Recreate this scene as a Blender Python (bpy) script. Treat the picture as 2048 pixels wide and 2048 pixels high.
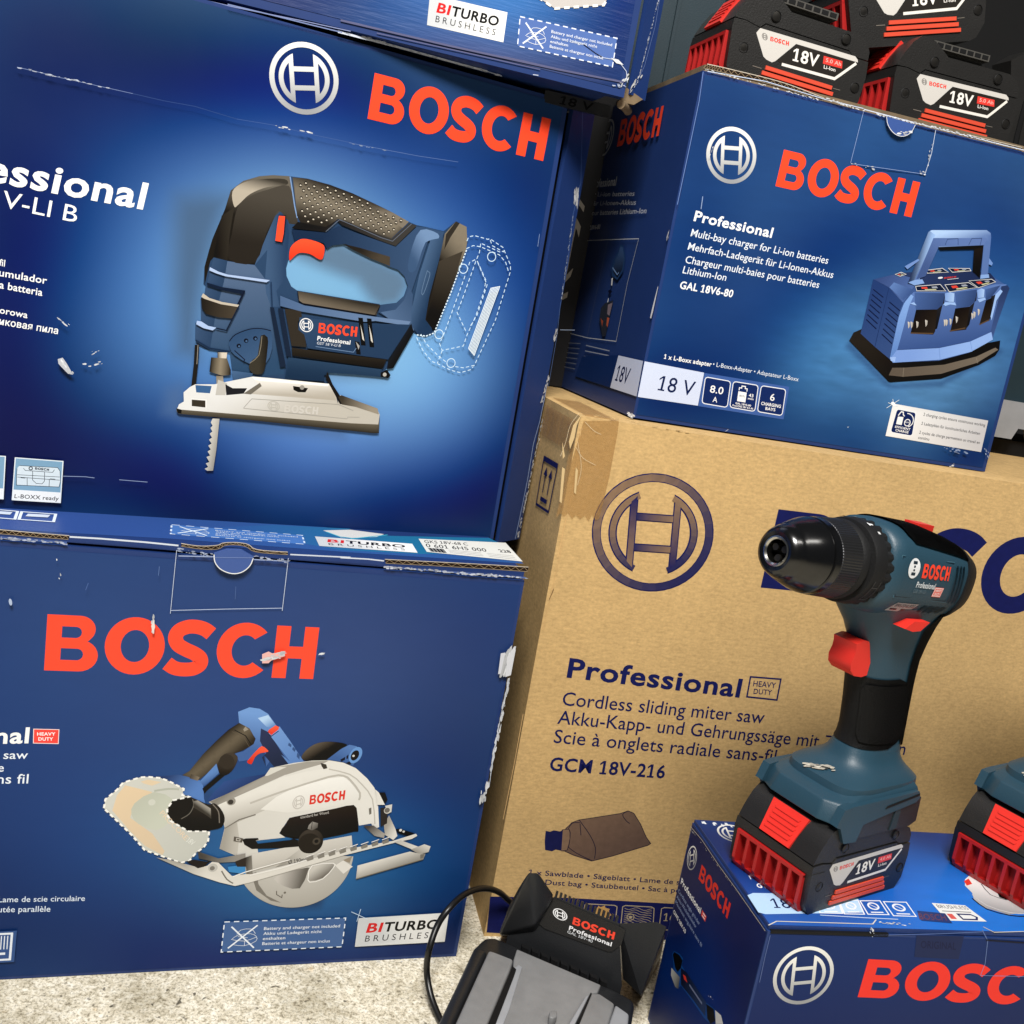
import bpy, bmesh, math, random
import numpy as np
from mathutils import Vector, Matrix, geometry, noise

for o in list(bpy.data.objects): bpy.data.objects.remove(o)
SC = bpy.context.scene
COL = SC.collection
R = math.radians

# ---------------------------------------------------------------- camera
cam = bpy.data.cameras.new('camera'); cam_o = bpy.data.objects.new('camera', cam); COL.objects.link(cam_o)
cam.sensor_width = 36.0; cam.sensor_fit = 'HORIZONTAL'; cam.lens = 35.457
cam.clip_start = 0.01; cam.clip_end = 60
cam_o.matrix_world = Matrix(((0.985, -0.1728, -0.0, 0.0),
                             (0.0353, 0.2012, -0.9789, 0.0),
                             (0.1691, 0.9642, 0.2043, 0.5621), (0,0,0,1)))
SC.camera = cam_o

# ---------------------------------------------------------------- light
w = bpy.data.worlds.new('World'); SC.world = w; w.use_nodes = True
w.node_tree.nodes['Background'].inputs[0].default_value = (0.85, 0.92, 1.0, 1)
w.node_tree.nodes['Background'].inputs[1].default_value = 0.06
SC.view_settings.view_transform = 'Standard'; SC.view_settings.look = 'None'
SC.view_settings.exposure = 0.0; SC.view_settings.gamma = 1.0; SC.view_settings.use_curve_mapping = False
def lamp(name, loc, target, sx, sy, power, col=(1,1,1)):
    l = bpy.data.lights.new(name, 'AREA'); l.shape = 'RECTANGLE'; l.size = sx; l.size_y = sy; l.energy = power; l.color = col
    o = bpy.data.objects.new(name, l); COL.objects.link(o); o.location = loc
    o.rotation_euler = (Vector(target)-Vector(loc)).to_track_quat('-Z', 'Y').to_euler()
    return o
lamp('ceiling_lamp', (-0.12, -0.55, 2.15), (0.12, 0.85, 0.35), 0.6, 0.5, 72, (1.0, 0.978, 0.94))
lamp('ceiling_lamp', (0.9, -0.5, 2.3), (0.2, 0.9, 0.3), 1.2, 0.3, 16, (1.0, 0.96, 0.9))
SC.cycles.max_bounces = 6; SC.cycles.diffuse_bounces = 3; SC.cycles.glossy_bounces = 3
SC.cycles.use_denoising = True
try: SC.cycles.denoiser = 'OPENIMAGEDENOISE'
except Exception: pass

# ---------------------------------------------------------------- materials
def lin(c):
    return tuple((x/255/12.92 if x/255 <= .04045 else ((x/255+.055)/1.055)**2.4) for x in c[:3])
def rgba(c): return (*lin(c), 1.0)
def mat(name, col, rough=.5, metal=0, bump=0, bscale=200, mottle=0, mscale=20, spec=.5, rvar=0, coat=0, stretch=None):
    m = bpy.data.materials.new(name); m.use_nodes = True; nt = m.node_tree; N = nt.nodes; L = nt.links
    b = N['Principled BSDF']; b.inputs['Base Color'].default_value = rgba(col) if col else (1,1,1,1)
    b.inputs['Roughness'].default_value = rough; b.inputs['Metallic'].default_value = metal
    b.inputs['Specular IOR Level'].default_value = spec
    if coat: b.inputs['Coat Weight'].default_value = coat; b.inputs['Coat Roughness'].default_value = .15
    tc = N.new('ShaderNodeTexCoord')
    vec = tc.outputs['Object']
    if stretch:
        mp = N.new('ShaderNodeMapping'); mp.inputs['Scale'].default_value = stretch
        L.new(vec, mp.inputs['Vector']); vec = mp.outputs['Vector']
    if col is None:
        at = N.new('ShaderNodeAttribute'); at.attribute_name = 'Col'; src = at.outputs['Color']
    else:
        rg = N.new('ShaderNodeRGB'); rg.outputs[0].default_value = rgba(col); src = rg.outputs[0]
    if mottle:
        nz = N.new('ShaderNodeTexNoise'); nz.inputs['Scale'].default_value = mscale; nz.inputs['Detail'].default_value = 6
        L.new(vec, nz.inputs['Vector'])
        mr = N.new('ShaderNodeMapRange'); mr.inputs[1].default_value = .3; mr.inputs[2].default_value = .7
        mr.inputs[3].default_value = 1-mottle; mr.inputs[4].default_value = 1+mottle; L.new(nz.outputs[0], mr.inputs[0])
        mx = N.new('ShaderNodeMix'); mx.data_type = 'RGBA'; mx.blend_type = 'MULTIPLY'; mx.inputs[0].default_value = 1
        L.new(src, mx.inputs[6]); L.new(mr.outputs[0], mx.inputs[7]); src = mx.outputs[2]
    L.new(src, b.inputs['Base Color'])
    if rvar:
        nr = N.new('ShaderNodeTexNoise'); nr.inputs['Scale'].default_value = 9; nr.inputs['Detail'].default_value = 4; L.new(vec, nr.inputs['Vector'])
        m2 = N.new('ShaderNodeMapRange'); m2.inputs[1].default_value = .3; m2.inputs[2].default_value = .7
        m2.inputs[3].default_value = rough-rvar; m2.inputs[4].default_value = rough+rvar; L.new(nr.outputs[0], m2.inputs[0]); L.new(m2.outputs[0], b.inputs['Roughness'])
    if bump:
        nb = N.new('ShaderNodeTexNoise'); nb.inputs['Scale'].default_value = bscale; nb.inputs['Detail'].default_value = 3; L.new(vec, nb.inputs['Vector'])
        bp = N.new('ShaderNodeBump'); bp.inputs['Strength'].default_value = bump; bp.inputs['Distance'].default_value = .002
        L.new(nb.outputs[0], bp.inputs['Height']); L.new(bp.outputs[0], b.inputs['Normal'])
    return m
M = {}
M['print'] = mat('printed_carton', None, .4, bump=.06, bscale=22, spec=.2, rvar=.06)
def bow(m, scale, dist):
    nt=m.node_tree; N=nt.nodes; L=nt.links; b=N['Principled BSDF']; old=b.inputs['Normal'].links[0].from_socket
    tc=N.new('ShaderNodeTexCoord'); nz=N.new('ShaderNodeTexNoise'); nz.inputs['Scale'].default_value=scale; nz.inputs['Detail'].default_value=1.5; L.new(tc.outputs['Object'],nz.inputs['Vector'])
    bp=N.new('ShaderNodeBump'); bp.inputs['Strength'].default_value=.6; bp.inputs['Distance'].default_value=dist; L.new(nz.outputs[0],bp.inputs['Height']); L.new(old,bp.inputs['Normal']); L.new(bp.outputs[0],b.inputs['Normal'])
bow(M['print'], 6, .004)
M['glossprint'] = mat('glossy_printed_carton', None, .34, bump=.2, bscale=26, spec=.42, rvar=.08, stretch=(2,1,20))
M['decal'] = mat('printed_decal', None, .4, spec=.4)
M['kraftprint'] = mat('ink_on_kraft', None, .75, spec=.15, mottle=.1, mscale=160)
M['blue'] = mat('blue_carton', (30,54,108), .42, bump=.08, bscale=30, spec=.35, mottle=.06)
M['rawboard'] = mat('raw_cardboard', (150,122,88), .85, mottle=.15, mscale=80, spec=.1)
M['black'] = mat('black_plastic', (30,29,28), .42, bump=.15, bscale=900, spec=.5, mottle=.12, mscale=30)
M['blackgloss'] = mat('glossy_black_plastic', (9,9,10), .2, spec=.7, mottle=.1)
M['rubber'] = mat('black_rubber', (22,22,23), .6, bump=.15, bscale=700, spec=.3, mottle=.12)
M['teal'] = mat('teal_plastic', (36,66,82), .42, bump=.1, bscale=1100, spec=.45, mottle=.06)
M['tealdark'] = mat('dark_teal_plastic', (30,48,56), .5, bump=.1, bscale=700, mottle=.1)
M['red'] = mat('red_plastic', (222,48,38), .42, spec=.45, bump=.05, bscale=700, mottle=.05)
M['darkred'] = mat('shaded_red_plastic', (172,30,29), .42, spec=.45, bump=.05, bscale=700, mottle=.05)  # red plastic darkened, with the shade on the pack fronts in its colour
M['stripe'] = mat('salmon_stripe', (214,76,52), .45, spec=.4)
M['rail'] = mat('contact_rail_plastic', (74,72,68), .45, spec=.4)
M['sleeve'] = mat('satin_black_metal', (58,58,60), .33, metal=.7)
M['darkboard'] = mat('dark_cardboard', (116,98,74), .9, mottle=.2, mscale=90)  # plain cardboard in a darker brown
M['steel'] = mat('bright_steel', (190,188,182), .22, metal=1)
M['screw'] = mat('dark_screw', (60,58,55), .35, metal=.8)
M['grey'] = mat('grey_plastic', (127,127,127), .5, bump=.12, bscale=900, spec=.4, mottle=.07, mscale=90)
M['lightgrey'] = mat('light_grey_plastic', (150,152,156), .45, spec=.4, mottle=.06, mscale=60)
M['slate'] = mat('slate_plastic', (33,34,36), .36, bump=.1, bscale=700, mottle=.08)
M['dark'] = mat('near_black_plastic', (20,20,21), .6, spec=.2, mottle=.2, mscale=12)
M['cable'] = mat('cable_rubber', (16,16,17), .35, spec=.5)

def kraft():
    m = mat('kraft_carton', (202,168,115), .8, bump=.12, bscale=120, spec=.12, mottle=.06, mscale=6)
    nt = m.node_tree; N = nt.nodes; L = nt.links; b = N['Principled BSDF']
    src = b.inputs['Base Color'].links[0].from_socket
    tc = N.new('ShaderNodeTexCoord')
    for sc, a0, a1 in (((150,150,420),.82,1.13), ((430,430,430),.88,1.09), ((34,34,40),.94,1.05)):
        mp = N.new('ShaderNodeMapping'); mp.inputs['Scale'].default_value = sc; L.new(tc.outputs['Object'], mp.inputs[0])
        nz = N.new('ShaderNodeTexNoise'); nz.inputs['Scale'].default_value = 1; nz.inputs['Detail'].default_value = 5; nz.inputs['Roughness'].default_value=.65; L.new(mp.outputs[0], nz.inputs[0])
        mr = N.new('ShaderNodeMapRange'); mr.inputs[1].default_value=.3; mr.inputs[2].default_value=.7; mr.inputs[3].default_value=a0; mr.inputs[4].default_value=a1; L.new(nz.outputs[0], mr.inputs[0])
        mx = N.new('ShaderNodeMix'); mx.data_type='RGBA'; mx.blend_type='MULTIPLY'; mx.inputs[0].default_value=1; L.new(src, mx.inputs[6]); L.new(mr.outputs[0], mx.inputs[7]); src = mx.outputs[2]
    L.new(src, b.inputs['Base Color'])
    return m
M['kraft'] = kraft()

def concrete():
    m = bpy.data.materials.new('concrete'); m.use_nodes = True; nt = m.node_tree; N = nt.nodes; L = nt.links; b = N['Principled BSDF']
    b.inputs['Roughness'].default_value = .85; b.inputs['Specular IOR Level'].default_value = .2
    tc = N.new('ShaderNodeTexCoord')
    def nz(scale, detail, rough=.6, dist=0):
        n = N.new('ShaderNodeTexNoise'); n.inputs['Scale'].default_value = scale; n.inputs['Detail'].default_value = detail; n.inputs['Roughness'].default_value = rough; n.inputs['Distortion'].default_value = dist
        L.new(tc.outputs['Object'], n.inputs['Vector']); return n.outputs[0]
    def ramp(src, stops):
        r = N.new('ShaderNodeValToRGB'); el = r.color_ramp.elements
        for i,(p,c) in enumerate(stops):
            e = el[i] if i < 2 else el.new(p)
            e.position = p; e.color = rgba(c)
        L.new(src, r.inputs[0]); return r.outputs[0]
    def mul(a, b_, f=1, mode='MULTIPLY'):
        x = N.new('ShaderNodeMix'); x.data_type='RGBA'; x.blend_type=mode; x.inputs[0].default_value=f; L.new(a,x.inputs[6]); L.new(b_,x.inputs[7]); return x.outputs[2]
    base = ramp(nz(150,9,.78,.3), [(.35,(132,124,106)),(.62,(252,247,232)),(.44,(218,208,184)),(.53,(240,232,212))])
    blot = ramp(nz(14,5,.6), [(.35,(216,214,208)),(.55,(255,255,255))])
    c = mul(base, blot)
    fine = ramp(nz(420,4,.7), [(.36,(150,144,132)),(.52,(255,255,255))])
    c = mul(c, fine, .8)
    pits = ramp(nz(120,2,.5,.3), [(.27,(70,66,60)),(.33,(255,255,255))])
    c = mul(c, pits, .85)
    stn = ramp(nz(11,4,.65,.6), [(.26,(104,98,86)),(.36,(255,255,255))])
    c = mul(c, stn, .75)
    yel = ramp(nz(55,2,.5), [(.70,(255,255,255)),(.78,(225,190,120))])
    c = mul(c, yel, .5)
    L.new(c, b.inputs['Base Color'])
    bp = N.new('ShaderNodeBump'); bp.inputs['Strength'].default_value=.45; bp.inputs['Distance'].default_value=.002
    L.new(nz(110,8,.7), bp.inputs['Height']); L.new(bp.outputs[0], b.inputs['Normal'])
    return m
M['concrete'] = concrete()

# ---------------------------------------------------------------- object helpers
def empty(name, label, cat, mw=None, group=None, kind=None):
    o = bpy.data.objects.new(name, None); COL.objects.link(o); o.empty_display_size = .02
    o['label'] = label; o['category'] = cat
    if group: o['group'] = group
    if kind: o['kind'] = kind
    if mw is not None: o.matrix_world = mw
    return o
def frame(ox, oy, oz, yaw): return Matrix.Translation((ox,oy,oz)) @ Matrix.Rotation(yaw, 4, 'Z')
def link(name, me, material, parent=None, smooth=None):
    o = bpy.data.objects.new(name, me); COL.objects.link(o)
    if material and not me.materials: me.materials.append(M[material] if isinstance(material,str) else material)
    if parent is not None: o.parent = parent
    if smooth is not None:
        for p in me.polygons: p.use_smooth = True
        try: me.set_sharp_from_angle(angle=R(smooth))
        except Exception: pass
    return o
def from_bm(name, bm, material, parent=None, smooth=None):
    bmesh.ops.recalc_face_normals(bm, faces=bm.faces)
    me = bpy.data.meshes.new(name); bm.to_mesh(me); bm.free()
    return link(name, me, material, parent, smooth)
def bevel(bm, w, seg=2, ang=25):
    es = [e for e in bm.edges if len(e.link_faces)==2 and e.calc_face_angle(0) > R(ang)]
    if es: bmesh.ops.bevel(bm, geom=es, offset=w, segments=seg, affect='EDGES', profile=.5, clamp_overlap=True)
def hexa(bm, pts):
    """eight corners: four of one face, then the four opposite, same order"""
    v = [bm.verts.new(p) for p in pts]
    for f in ((0,1,2,3),(7,6,5,4),(0,4,5,1),(1,5,6,2),(2,6,7,3),(3,7,4,0)): bm.faces.new([v[i] for i in f])
def boxbm(x0,x1,y0,y1,z0,z1,bm=None,bev=0,seg=2):
    b = bm or bmesh.new()
    hexa(b, [(x0,y0,z0),(x1,y0,z0),(x1,y0,z1),(x0,y0,z1),(x0,y1,z0),(x1,y1,z0),(x1,y1,z1),(x0,y1,z1)])
    if bev: bevel(b, bev, seg)
    return b
def prism(pts, fn0, fn1, bm=None):
    """extrude outline pts between two mappings"""
    b = bm or bmesh.new()
    a = [b.verts.new(fn0(p)) for p in pts]; c = [b.verts.new(fn1(p)) for p in pts]; n = len(pts)
    b.faces.new(a); b.faces.new(c[::-1])
    for i in range(n): b.faces.new((a[i], c[i], c[(i+1)%n], a[(i+1)%n]))
    return b
def loft(rings, bm=None, caps=True):
    b = bm or bmesh.new(); vr = [[b.verts.new(p) for p in r] for r in rings]; n = len(rings[0])
    for i in range(len(vr)-1):
        for j in range(n): b.faces.new((vr[i][j], vr[i][(j+1)%n], vr[i+1][(j+1)%n], vr[i+1][j]))
    if caps: b.faces.new(vr[0][::-1]); b.faces.new(vr[-1])
    return b
def superel(cx, cy, ax, ay, n, e):
    out = []
    for i in range(n):
        t = 2*math.pi*(i+.5)/n; c, s = math.cos(t), math.sin(t)
        out.append((cx+ax*math.copysign(abs(c)**(2/e), c), cy+ay*math.copysign(abs(s)**(2/e), s)))
    return out
def tube(pts, r, n=10, bm=None):
    b = bm or bmesh.new(); P = [Vector(p) for p in pts]; rings = []
    up = Vector((.3,.2,1)).normalized()
    for i,p in enumerate(P):
        t = (P[min(i+1,len(P)-1)]-P[max(i-1,0)]).normalized(); a = t.cross(up).normalized(); c = a.cross(t)
        rings.append([p+r*(a*math.cos(2*math.pi*k/n)+c*math.sin(2*math.pi*k/n)) for k in range(n)])
    return loft(rings, b)
def catmull(pts, seg=8, closed=False):
    P = [Vector(p) for p in pts]; n = len(P); out = []
    rng = range(n if closed else n-1)
    for i in rng:
        p1, p2 = P[i], P[(i+1)%n]
        p0 = P[(i-1)%n] if closed or i > 0 else p1*2-p2
        p3 = P[(i+2)%n] if closed or i < n-2 else p2*2-p1
        for k in range(seg):
            t = k/seg
            out.append(.5*((2*p1)+(p2-p0)*t+(2*p0-5*p1+4*p2-p3)*t*t+(3*p1-p0-3*p2+p3)*t**3))
    if not closed: out.append(P[-1])
    return out

# ---------------------------------------------------------------- printing: ink laid on a flat face
_txt = {}
def _glyph_mesh(s, weight):
    c = bpy.data.curves.new('lettering', 'FONT'); c.body = s; c.size = 1; c.offset = weight*.72; c.space_character = 1+weight*2.2; c.resolution_u = 3; c.fill_mode = 'FRONT'
    o = bpy.data.objects.new('lettering', c); COL.objects.link(o)
    dg = bpy.context.evaluated_depsgraph_get(); ev = o.evaluated_get(dg); me = ev.to_mesh()
    vs = [(v.co.x, v.co.y) for v in me.vertices]; fs = [tuple(p.vertices) for p in me.polygons]
    ev.to_mesh_clear(); bpy.data.objects.remove(o); bpy.data.curves.remove(c)
    return vs, fs
def glyphs(s, weight):
    k = (s, weight)
    if k in _txt: return _txt[k]
    vs, fs = _glyph_mesh(s, weight)
    if '1' in s:                         # the maker's figure one has a flag and a foot
        bx = lambda t: (min(v[0] for v in _glyph_mesh(t, weight)[0]), max(v[0] for v in _glyph_mesh(t, weight)[0]))
        o0, o1 = bx('1'); bar = bx('1')[0]; h = max(v[1] for v in _glyph_mesh('1', weight)[0]); y0 = min(v[1] for v in _glyph_mesh('1', weight)[0]); w_ = o1-o0
        for i, chh in enumerate(s):
            if chh == '1':
                x = bx(s[:i+1])[1]-w_
                n = len(vs); t = w_*.85
                vs += [(x,h),(x,h-t*1.1),(x-.16,h-.14-t*.9),(x-.16,h-.14)]; fs.append((n,n+1,n+2,n+3))
                n = len(vs); vs += [(x,y0),(x,y0+t*.8),(x-.13,y0+t*.8),(x-.13,y0)]; fs.append((n,n+1,n+2,n+3))
                n = len(vs); vs += [(x+w_,y0),(x+w_,y0+t*.8),(x+w_+.10,y0+t*.8),(x+w_+.10,y0)]; fs.append((n,n+1,n+2,n+3))
    x0 = min(v[0] for v in vs); x1 = max(v[0] for v in vs)
    cap = max(v[1] for v in _glyph_mesh('H', weight)[0])
    _txt[k] = ([((x-x0)/(x1-x0), y/cap) for x,y in vs], fs); return _txt[k]
class Ink:
    """collects flat inked shapes (mm on the face) into one mesh; to3 maps (u, v, height off the face) to local metres"""
    def __init__(s, to3, base=.3): s.to3=to3; s.V=[]; s.F=[]; s.C=[]; s.h=base; s.step=.006
    def add(s, vs, fs, cols, lift=0):
        n = len(s.V); s.h += s.step
        s.V += [s.to3(u*.001, v*.001, (s.h+lift)*.001) for u,v in vs]
        s.F += [tuple(i+n for i in f) for f in fs]
        cc = cols if isinstance(cols, list) else [lin(cols)]*len(vs)
        s.C += [tuple(max(q*.35, q-.0075) for q in c) for c in cc]
    def poly(s, pts, col, col2=None, p0=None, p1=None, smooth=0, holes=(), mid=None, lift=0):
        if smooth: pts = [tuple(p) for p in catmull(pts, smooth, True)]
        loops = [[Vector((p[0],p[1],0)) for p in l] for l in [pts]+list(holes)]
        flat = [p for l in loops for p in l]
        if col2 is None:
            tri = geometry.tessellate_polygon(loops); s.add([(p.x,p.y) for p in flat], tri, col, lift); return
        # graded ink: triangulate with inner points so the gradation is even
        xs=[p.x for p in flat]; ys=[p.y for p in flat]; st=max(max(xs)-min(xs), max(ys)-min(ys))/14
        co=[p.to_2d() for p in flat]; ed=[]; k=0
        for l in loops:
            ed += [(k+i, k+(i+1)%len(l)) for i in range(len(l))]; k += len(l)
        y=min(ys)+st/2
        while y<max(ys):
            x=min(xs)+st/2
            while x<max(xs): co.append(Vector((x+.11*st*math.sin(y*7+x), y+.07*st))); x+=st
            y+=st
        r = geometry.delaunay_2d_cdt(co, ed, [], 0, 1e-5)
        vs=[(v.x,v.y) for v in r[0]]; inside=[]
        def inn(x,y):
            c=False
            for l in loops:
                j=len(l)-1
                for i in range(len(l)):
                    if (l[i].y>y)!=(l[j].y>y) and x<(l[j].x-l[i].x)*(y-l[i].y)/(l[j].y-l[i].y)+l[i].x: c=not c
                    j=i
            return c
        for f in r[2]:
            cx=sum(vs[i][0] for i in f)/len(f); cy=sum(vs[i][1] for i in f)/len(f)
            if inn(cx,cy): inside.append(tuple(f))
        a,b=lin(col),lin(col2); m_=lin(mid) if mid else None; dx,dy=p1[0]-p0[0],p1[1]-p0[1]; dd=dx*dx+dy*dy; cols=[]
        for x,y in vs:
            t=max(0,min(1,((x-p0[0])*dx+(y-p0[1])*dy)/dd))
            if m_: c=[a[i]+(m_[i]-a[i])*t*2 if t<.5 else m_[i]+(b[i]-m_[i])*(t*2-1) for i in range(3)]
            else: c=[a[i]+(b[i]-a[i])*t for i in range(3)]
            cols.append(tuple(c))
        s.add(vs, inside, cols, lift)
    def line(s, pts, wd, col, closed=False, smooth=0):
        if smooth: pts=[tuple(p) for p in catmull(pts,smooth,closed)]
        P=[Vector(p) for p in pts]; n=len(P); L=[];Rr=[]
        for i in range(n):
            a=P[i-1] if (i>0 or closed) else P[i]; b=P[(i+1)%n] if (i<n-1 or closed) else P[i]
            d1=(P[i]-a); d2=(b-P[i])
            d1=d1.normalized() if d1.length>1e-9 else d2.normalized(); d2=d2.normalized() if d2.length>1e-9 else d1
            t=(d1+d2); t=t.normalized() if t.length>1e-6 else d1
            k=1/max(.5,abs(t.dot(d1))); nn=Vector((-t.y,t.x))*wd/2*k
            L.append(P[i]+nn); Rr.append(P[i]-nn)
        fs=[]
        for i in range(n if closed else n-1): j=(i+1)%n; fs.append((i,j,n+j,n+i))
        s.add([tuple(p) for p in L+Rr], fs, col)
    def dashes(s, pts, wd, col, dash, gap=None, closed=False, smooth=0):
        gap=gap or dash*.8
        if smooth: pts=[tuple(p) for p in catmull(pts,smooth,closed)]
        P=[Vector(p) for p in pts]+([Vector(pts[0])] if closed else []); acc=0; cur=[P[0]]; on=True
        for i in range(len(P)-1):
            a,b=P[i],P[i+1]; L=(b-a).length; pos=0
            if L<1e-9: continue
            while True:
                need=(dash if on else gap)-acc
                if pos+need<L:
                    pos+=need; q=a+(b-a)*(pos/L)
                    if on: s.line([tuple(c) for c in cur]+[tuple(q)],wd,col)
                    cur=[q]; on=not on; acc=0
                else:
                    acc+=L-pos
                    if on: cur.append(b)
                    break
        if on and len(cur)>1 and acc>dash*.3: s.line([tuple(c) for c in cur],wd,col)
    def ellipse(s, c, px_, py_, col, inner=0, n=40, arc=(0,360), col2=None):
        """centre, point on the horizontal axis, point on the vertical axis"""
        a=Vector(px_)-Vector(c); b=Vector(py_)-Vector(c); c=Vector(c)
        N=n; ts=[R(arc[0]+(arc[1]-arc[0])*i/N) for i in range(N+1)]
        o=[c+a*math.cos(t)+b*math.sin(t) for t in ts]
        def cl(t):
            if col2 is None: return lin(col)
            k=.5+.5*math.sin(t); A,B=lin(col2),lin(col); return tuple(A[i]+(B[i]-A[i])*k for i in range(3))
        if inner:
            ii=[c+(a*math.cos(t)+b*math.sin(t))*inner for t in ts]
            s.add([tuple(p) for p in o+ii], [(i,i+1,N+2+i,N+1+i) for i in range(N)], [cl(t) for t in ts]*2)
        else:
            s.add([tuple(p) for p in o]+[tuple(c)], [(i,i+1,N+1) for i in range(N)], [cl(t) for t in ts]+[lin(col)])
    def circ(s, c, r, col, inner=0, n=28): s.ellipse(c,(c[0]+r,c[1]),(c[0],c[1]+r),col,inner,n)
    def text(s, st, P, col, weight=0.0):
        """P = baseline left, baseline right, cap height above the left end"""
        vs,fs=glyphs(st,weight); a,b,t=[Vector(p) for p in P]; U=b-a; V=t-a
        s.add([tuple(a+U*x+V*y) for x,y in vs], fs, col)
    def word(s, P, col):
        """the heavy five letter maker's mark; P = lower left, lower right, upper left"""
        a,b,t=[Vector(p) for p in P]; U=(b-a)/4.72; V=t-a
        mp=lambda p: tuple(a+U*p[0]+V*p[1])
        def arc(cx,cy,rx,ry,a0,a1,n=14): return [(cx+rx*math.cos(R(a0+(a1-a0)*i/n)), cy+ry*math.sin(R(a0+(a1-a0)*i/n))) for i in range(n+1)]
        def g(o,holes=()): s.poly([mp(p) for p in o],col,holes=[[mp(p) for p in h] for h in holes])
        # B
        o=[(0,0),(.55,0)]+arc(.58,.285,.32,.285,-90,62,10)+[(.70,.535)]+arc(.56,.76,.27,.24,-35,90,10)+[(0,1)]
        h1=[(.26,.20)]+[(.54,.20)]+arc(.54,.305,.105,.105,-80,80,6)+[(.54,.41),(.26,.41)]
        h2=[(.26,.60),(.50,.60)]+arc(.50,.70,.10,.10,-80,80,6)+[(.50,.80),(.26,.80)]
        q=.955; g([(x*q,y) for x,y in o],[[(x*q,y) for x,y in h] for h in (h1,h2)])
        # O
        cx=1.465; g(arc(cx,.5,.505,.525,0,350,36),[arc(cx,.5,.24,.295,0,347,28)])
        # S : thick centre line
        cl=[(2.12,.205),(2.25,.125),(2.40,.10),(2.58,.12),(2.695,.205),(2.69,.32),(2.58,.405),(2.42,.475),(2.28,.56),(2.225,.69),(2.28,.82),(2.43,.895),(2.59,.90),(2.73,.86),(2.84,.785)]
        C_=catmull([(p[0]-.085,p[1]) for p in cl],5); Lf=[];Rt=[]
        for i,p in enumerate(C_):
            tt=(C_[min(i+1,len(C_)-1)]-C_[max(i-1,0)]).normalized(); nn=Vector((-tt.y,tt.x))*.128
            Lf.append(p+nn);Rt.append(p-nn)
        n=len(C_); s.add([mp(p) for p in Lf+Rt],[(i,i+1,n+i+1,n+i) for i in range(n-1)],col)
        # C
        cx=3.385; g(arc(cx,.5,.505,.525,43,317,30)+arc(cx,.5,.24,.29,311,49,24))
        # H
        x=3.92; q=.26
        g([(x,0),(x+q,0),(x+q,.385),(x+.52,.385),(x+.52,0),(x+.78,0),(x+.78,1),(x+.52,1),(x+.52,.615),(x+q,.615),(x+q,1),(x,1)])
    def emblem(s, c, px_, py_, col, col2=None, thick=.145, dark=None):
        """ring around the double anchor; c centre, px_ right end, py_ top end of the ring"""
        s.ellipse(c,px_,py_,col,1-thick,48,col2=col2)
        a=Vector(px_)-Vector(c); b=Vector(py_)-Vector(c); c0=Vector(c)
        mp=lambda p: tuple(c0+a*p[0]+b*p[1])
        def gp(o,holes=()):
            if col2: s.poly([mp(p) for p in o],col,col2,mp((0,.62)),mp((0,-.62)),holes=[[mp(p) for p in h] for h in holes])
            else: s.poly([mp(p) for p in o],col,holes=[[mp(p) for p in h] for h in holes])
        ro,xi=.735,.29; w_=thick*.95; sgn=[-1,1]
        for g_ in sgn:
            ya=math.sqrt(ro*ro-xi*xi); a0=math.degrees(math.atan2(ya,xi))
            o=[(g_*ro*math.cos(R(a0-2*a0*i/20)), ro*math.sin(R(a0-2*a0*i/20))) for i in range(21)]
            o=o+[(g_*(xi-.0),-ya),(g_*(xi-.04),ya*-.97)] if False else o
            ri=ro-w_; xo=xi+w_*.95; yb=math.sqrt(max(.01,ri*ri-xo*xo)); b0=math.degrees(math.atan2(yb,xo))
            h=[(g_*ri*math.cos(R(b0-2*b0*i/16)), ri*math.sin(R(b0-2*b0*i/16))) for i in range(17)]
            gp(o,[h])
        for yy in (.19,-.19-w_): gp([(-xi,yy),(xi,yy),(xi,yy+w_),(-xi,yy+w_)])
    def chips(s, p0, p1, n, size, seed, col=(225,228,232), spread=1.0, run=1.6):
        rnd=random.Random(seed); a,b=Vector(p0),Vector(p1); d=(b-a).normalized(); nn=Vector((-d.y,d.x))
        for i in range(n):
            t=rnd.random(); c=a+(b-a)*t+nn*rnd.uniform(-spread,spread)*size; r=size*rnd.uniform(.25,1)
            k=rnd.randint(5,8); pts=[]
            for j in range(k):
                th=2*math.pi*j/k; rr=r*rnd.uniform(.45,1)
                pts.append(tuple(c+d*rr*run*math.cos(th)+nn*rr*.6*math.sin(th)))
            g=rnd.uniform(.75,1.0); s.poly(pts,tuple(x*g for x in col))
    def build(s, name, parent, material='print'):
        me=bpy.data.meshes.new(name); me.from_pydata(s.V,[],s.F); at=me.color_attributes.new('Col','FLOAT_COLOR','POINT')
        for i,c in enumerate(s.C): at.data[i].color=(*c,1)
        me.validate(); return link(name,me,material,parent)
def fplane(): return lambda u,v,h:(u,-h,v)         # front face
def lplane(): return lambda u,v,h:(-h,u,v)         # left face
def tplane(H): return lambda u,v,h:(u,v,H+h)       # top face
HAZE=np.array((.0115,.0095,.0085))   # the gloss of the print adds about this much, so the ink is that much darker
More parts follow.
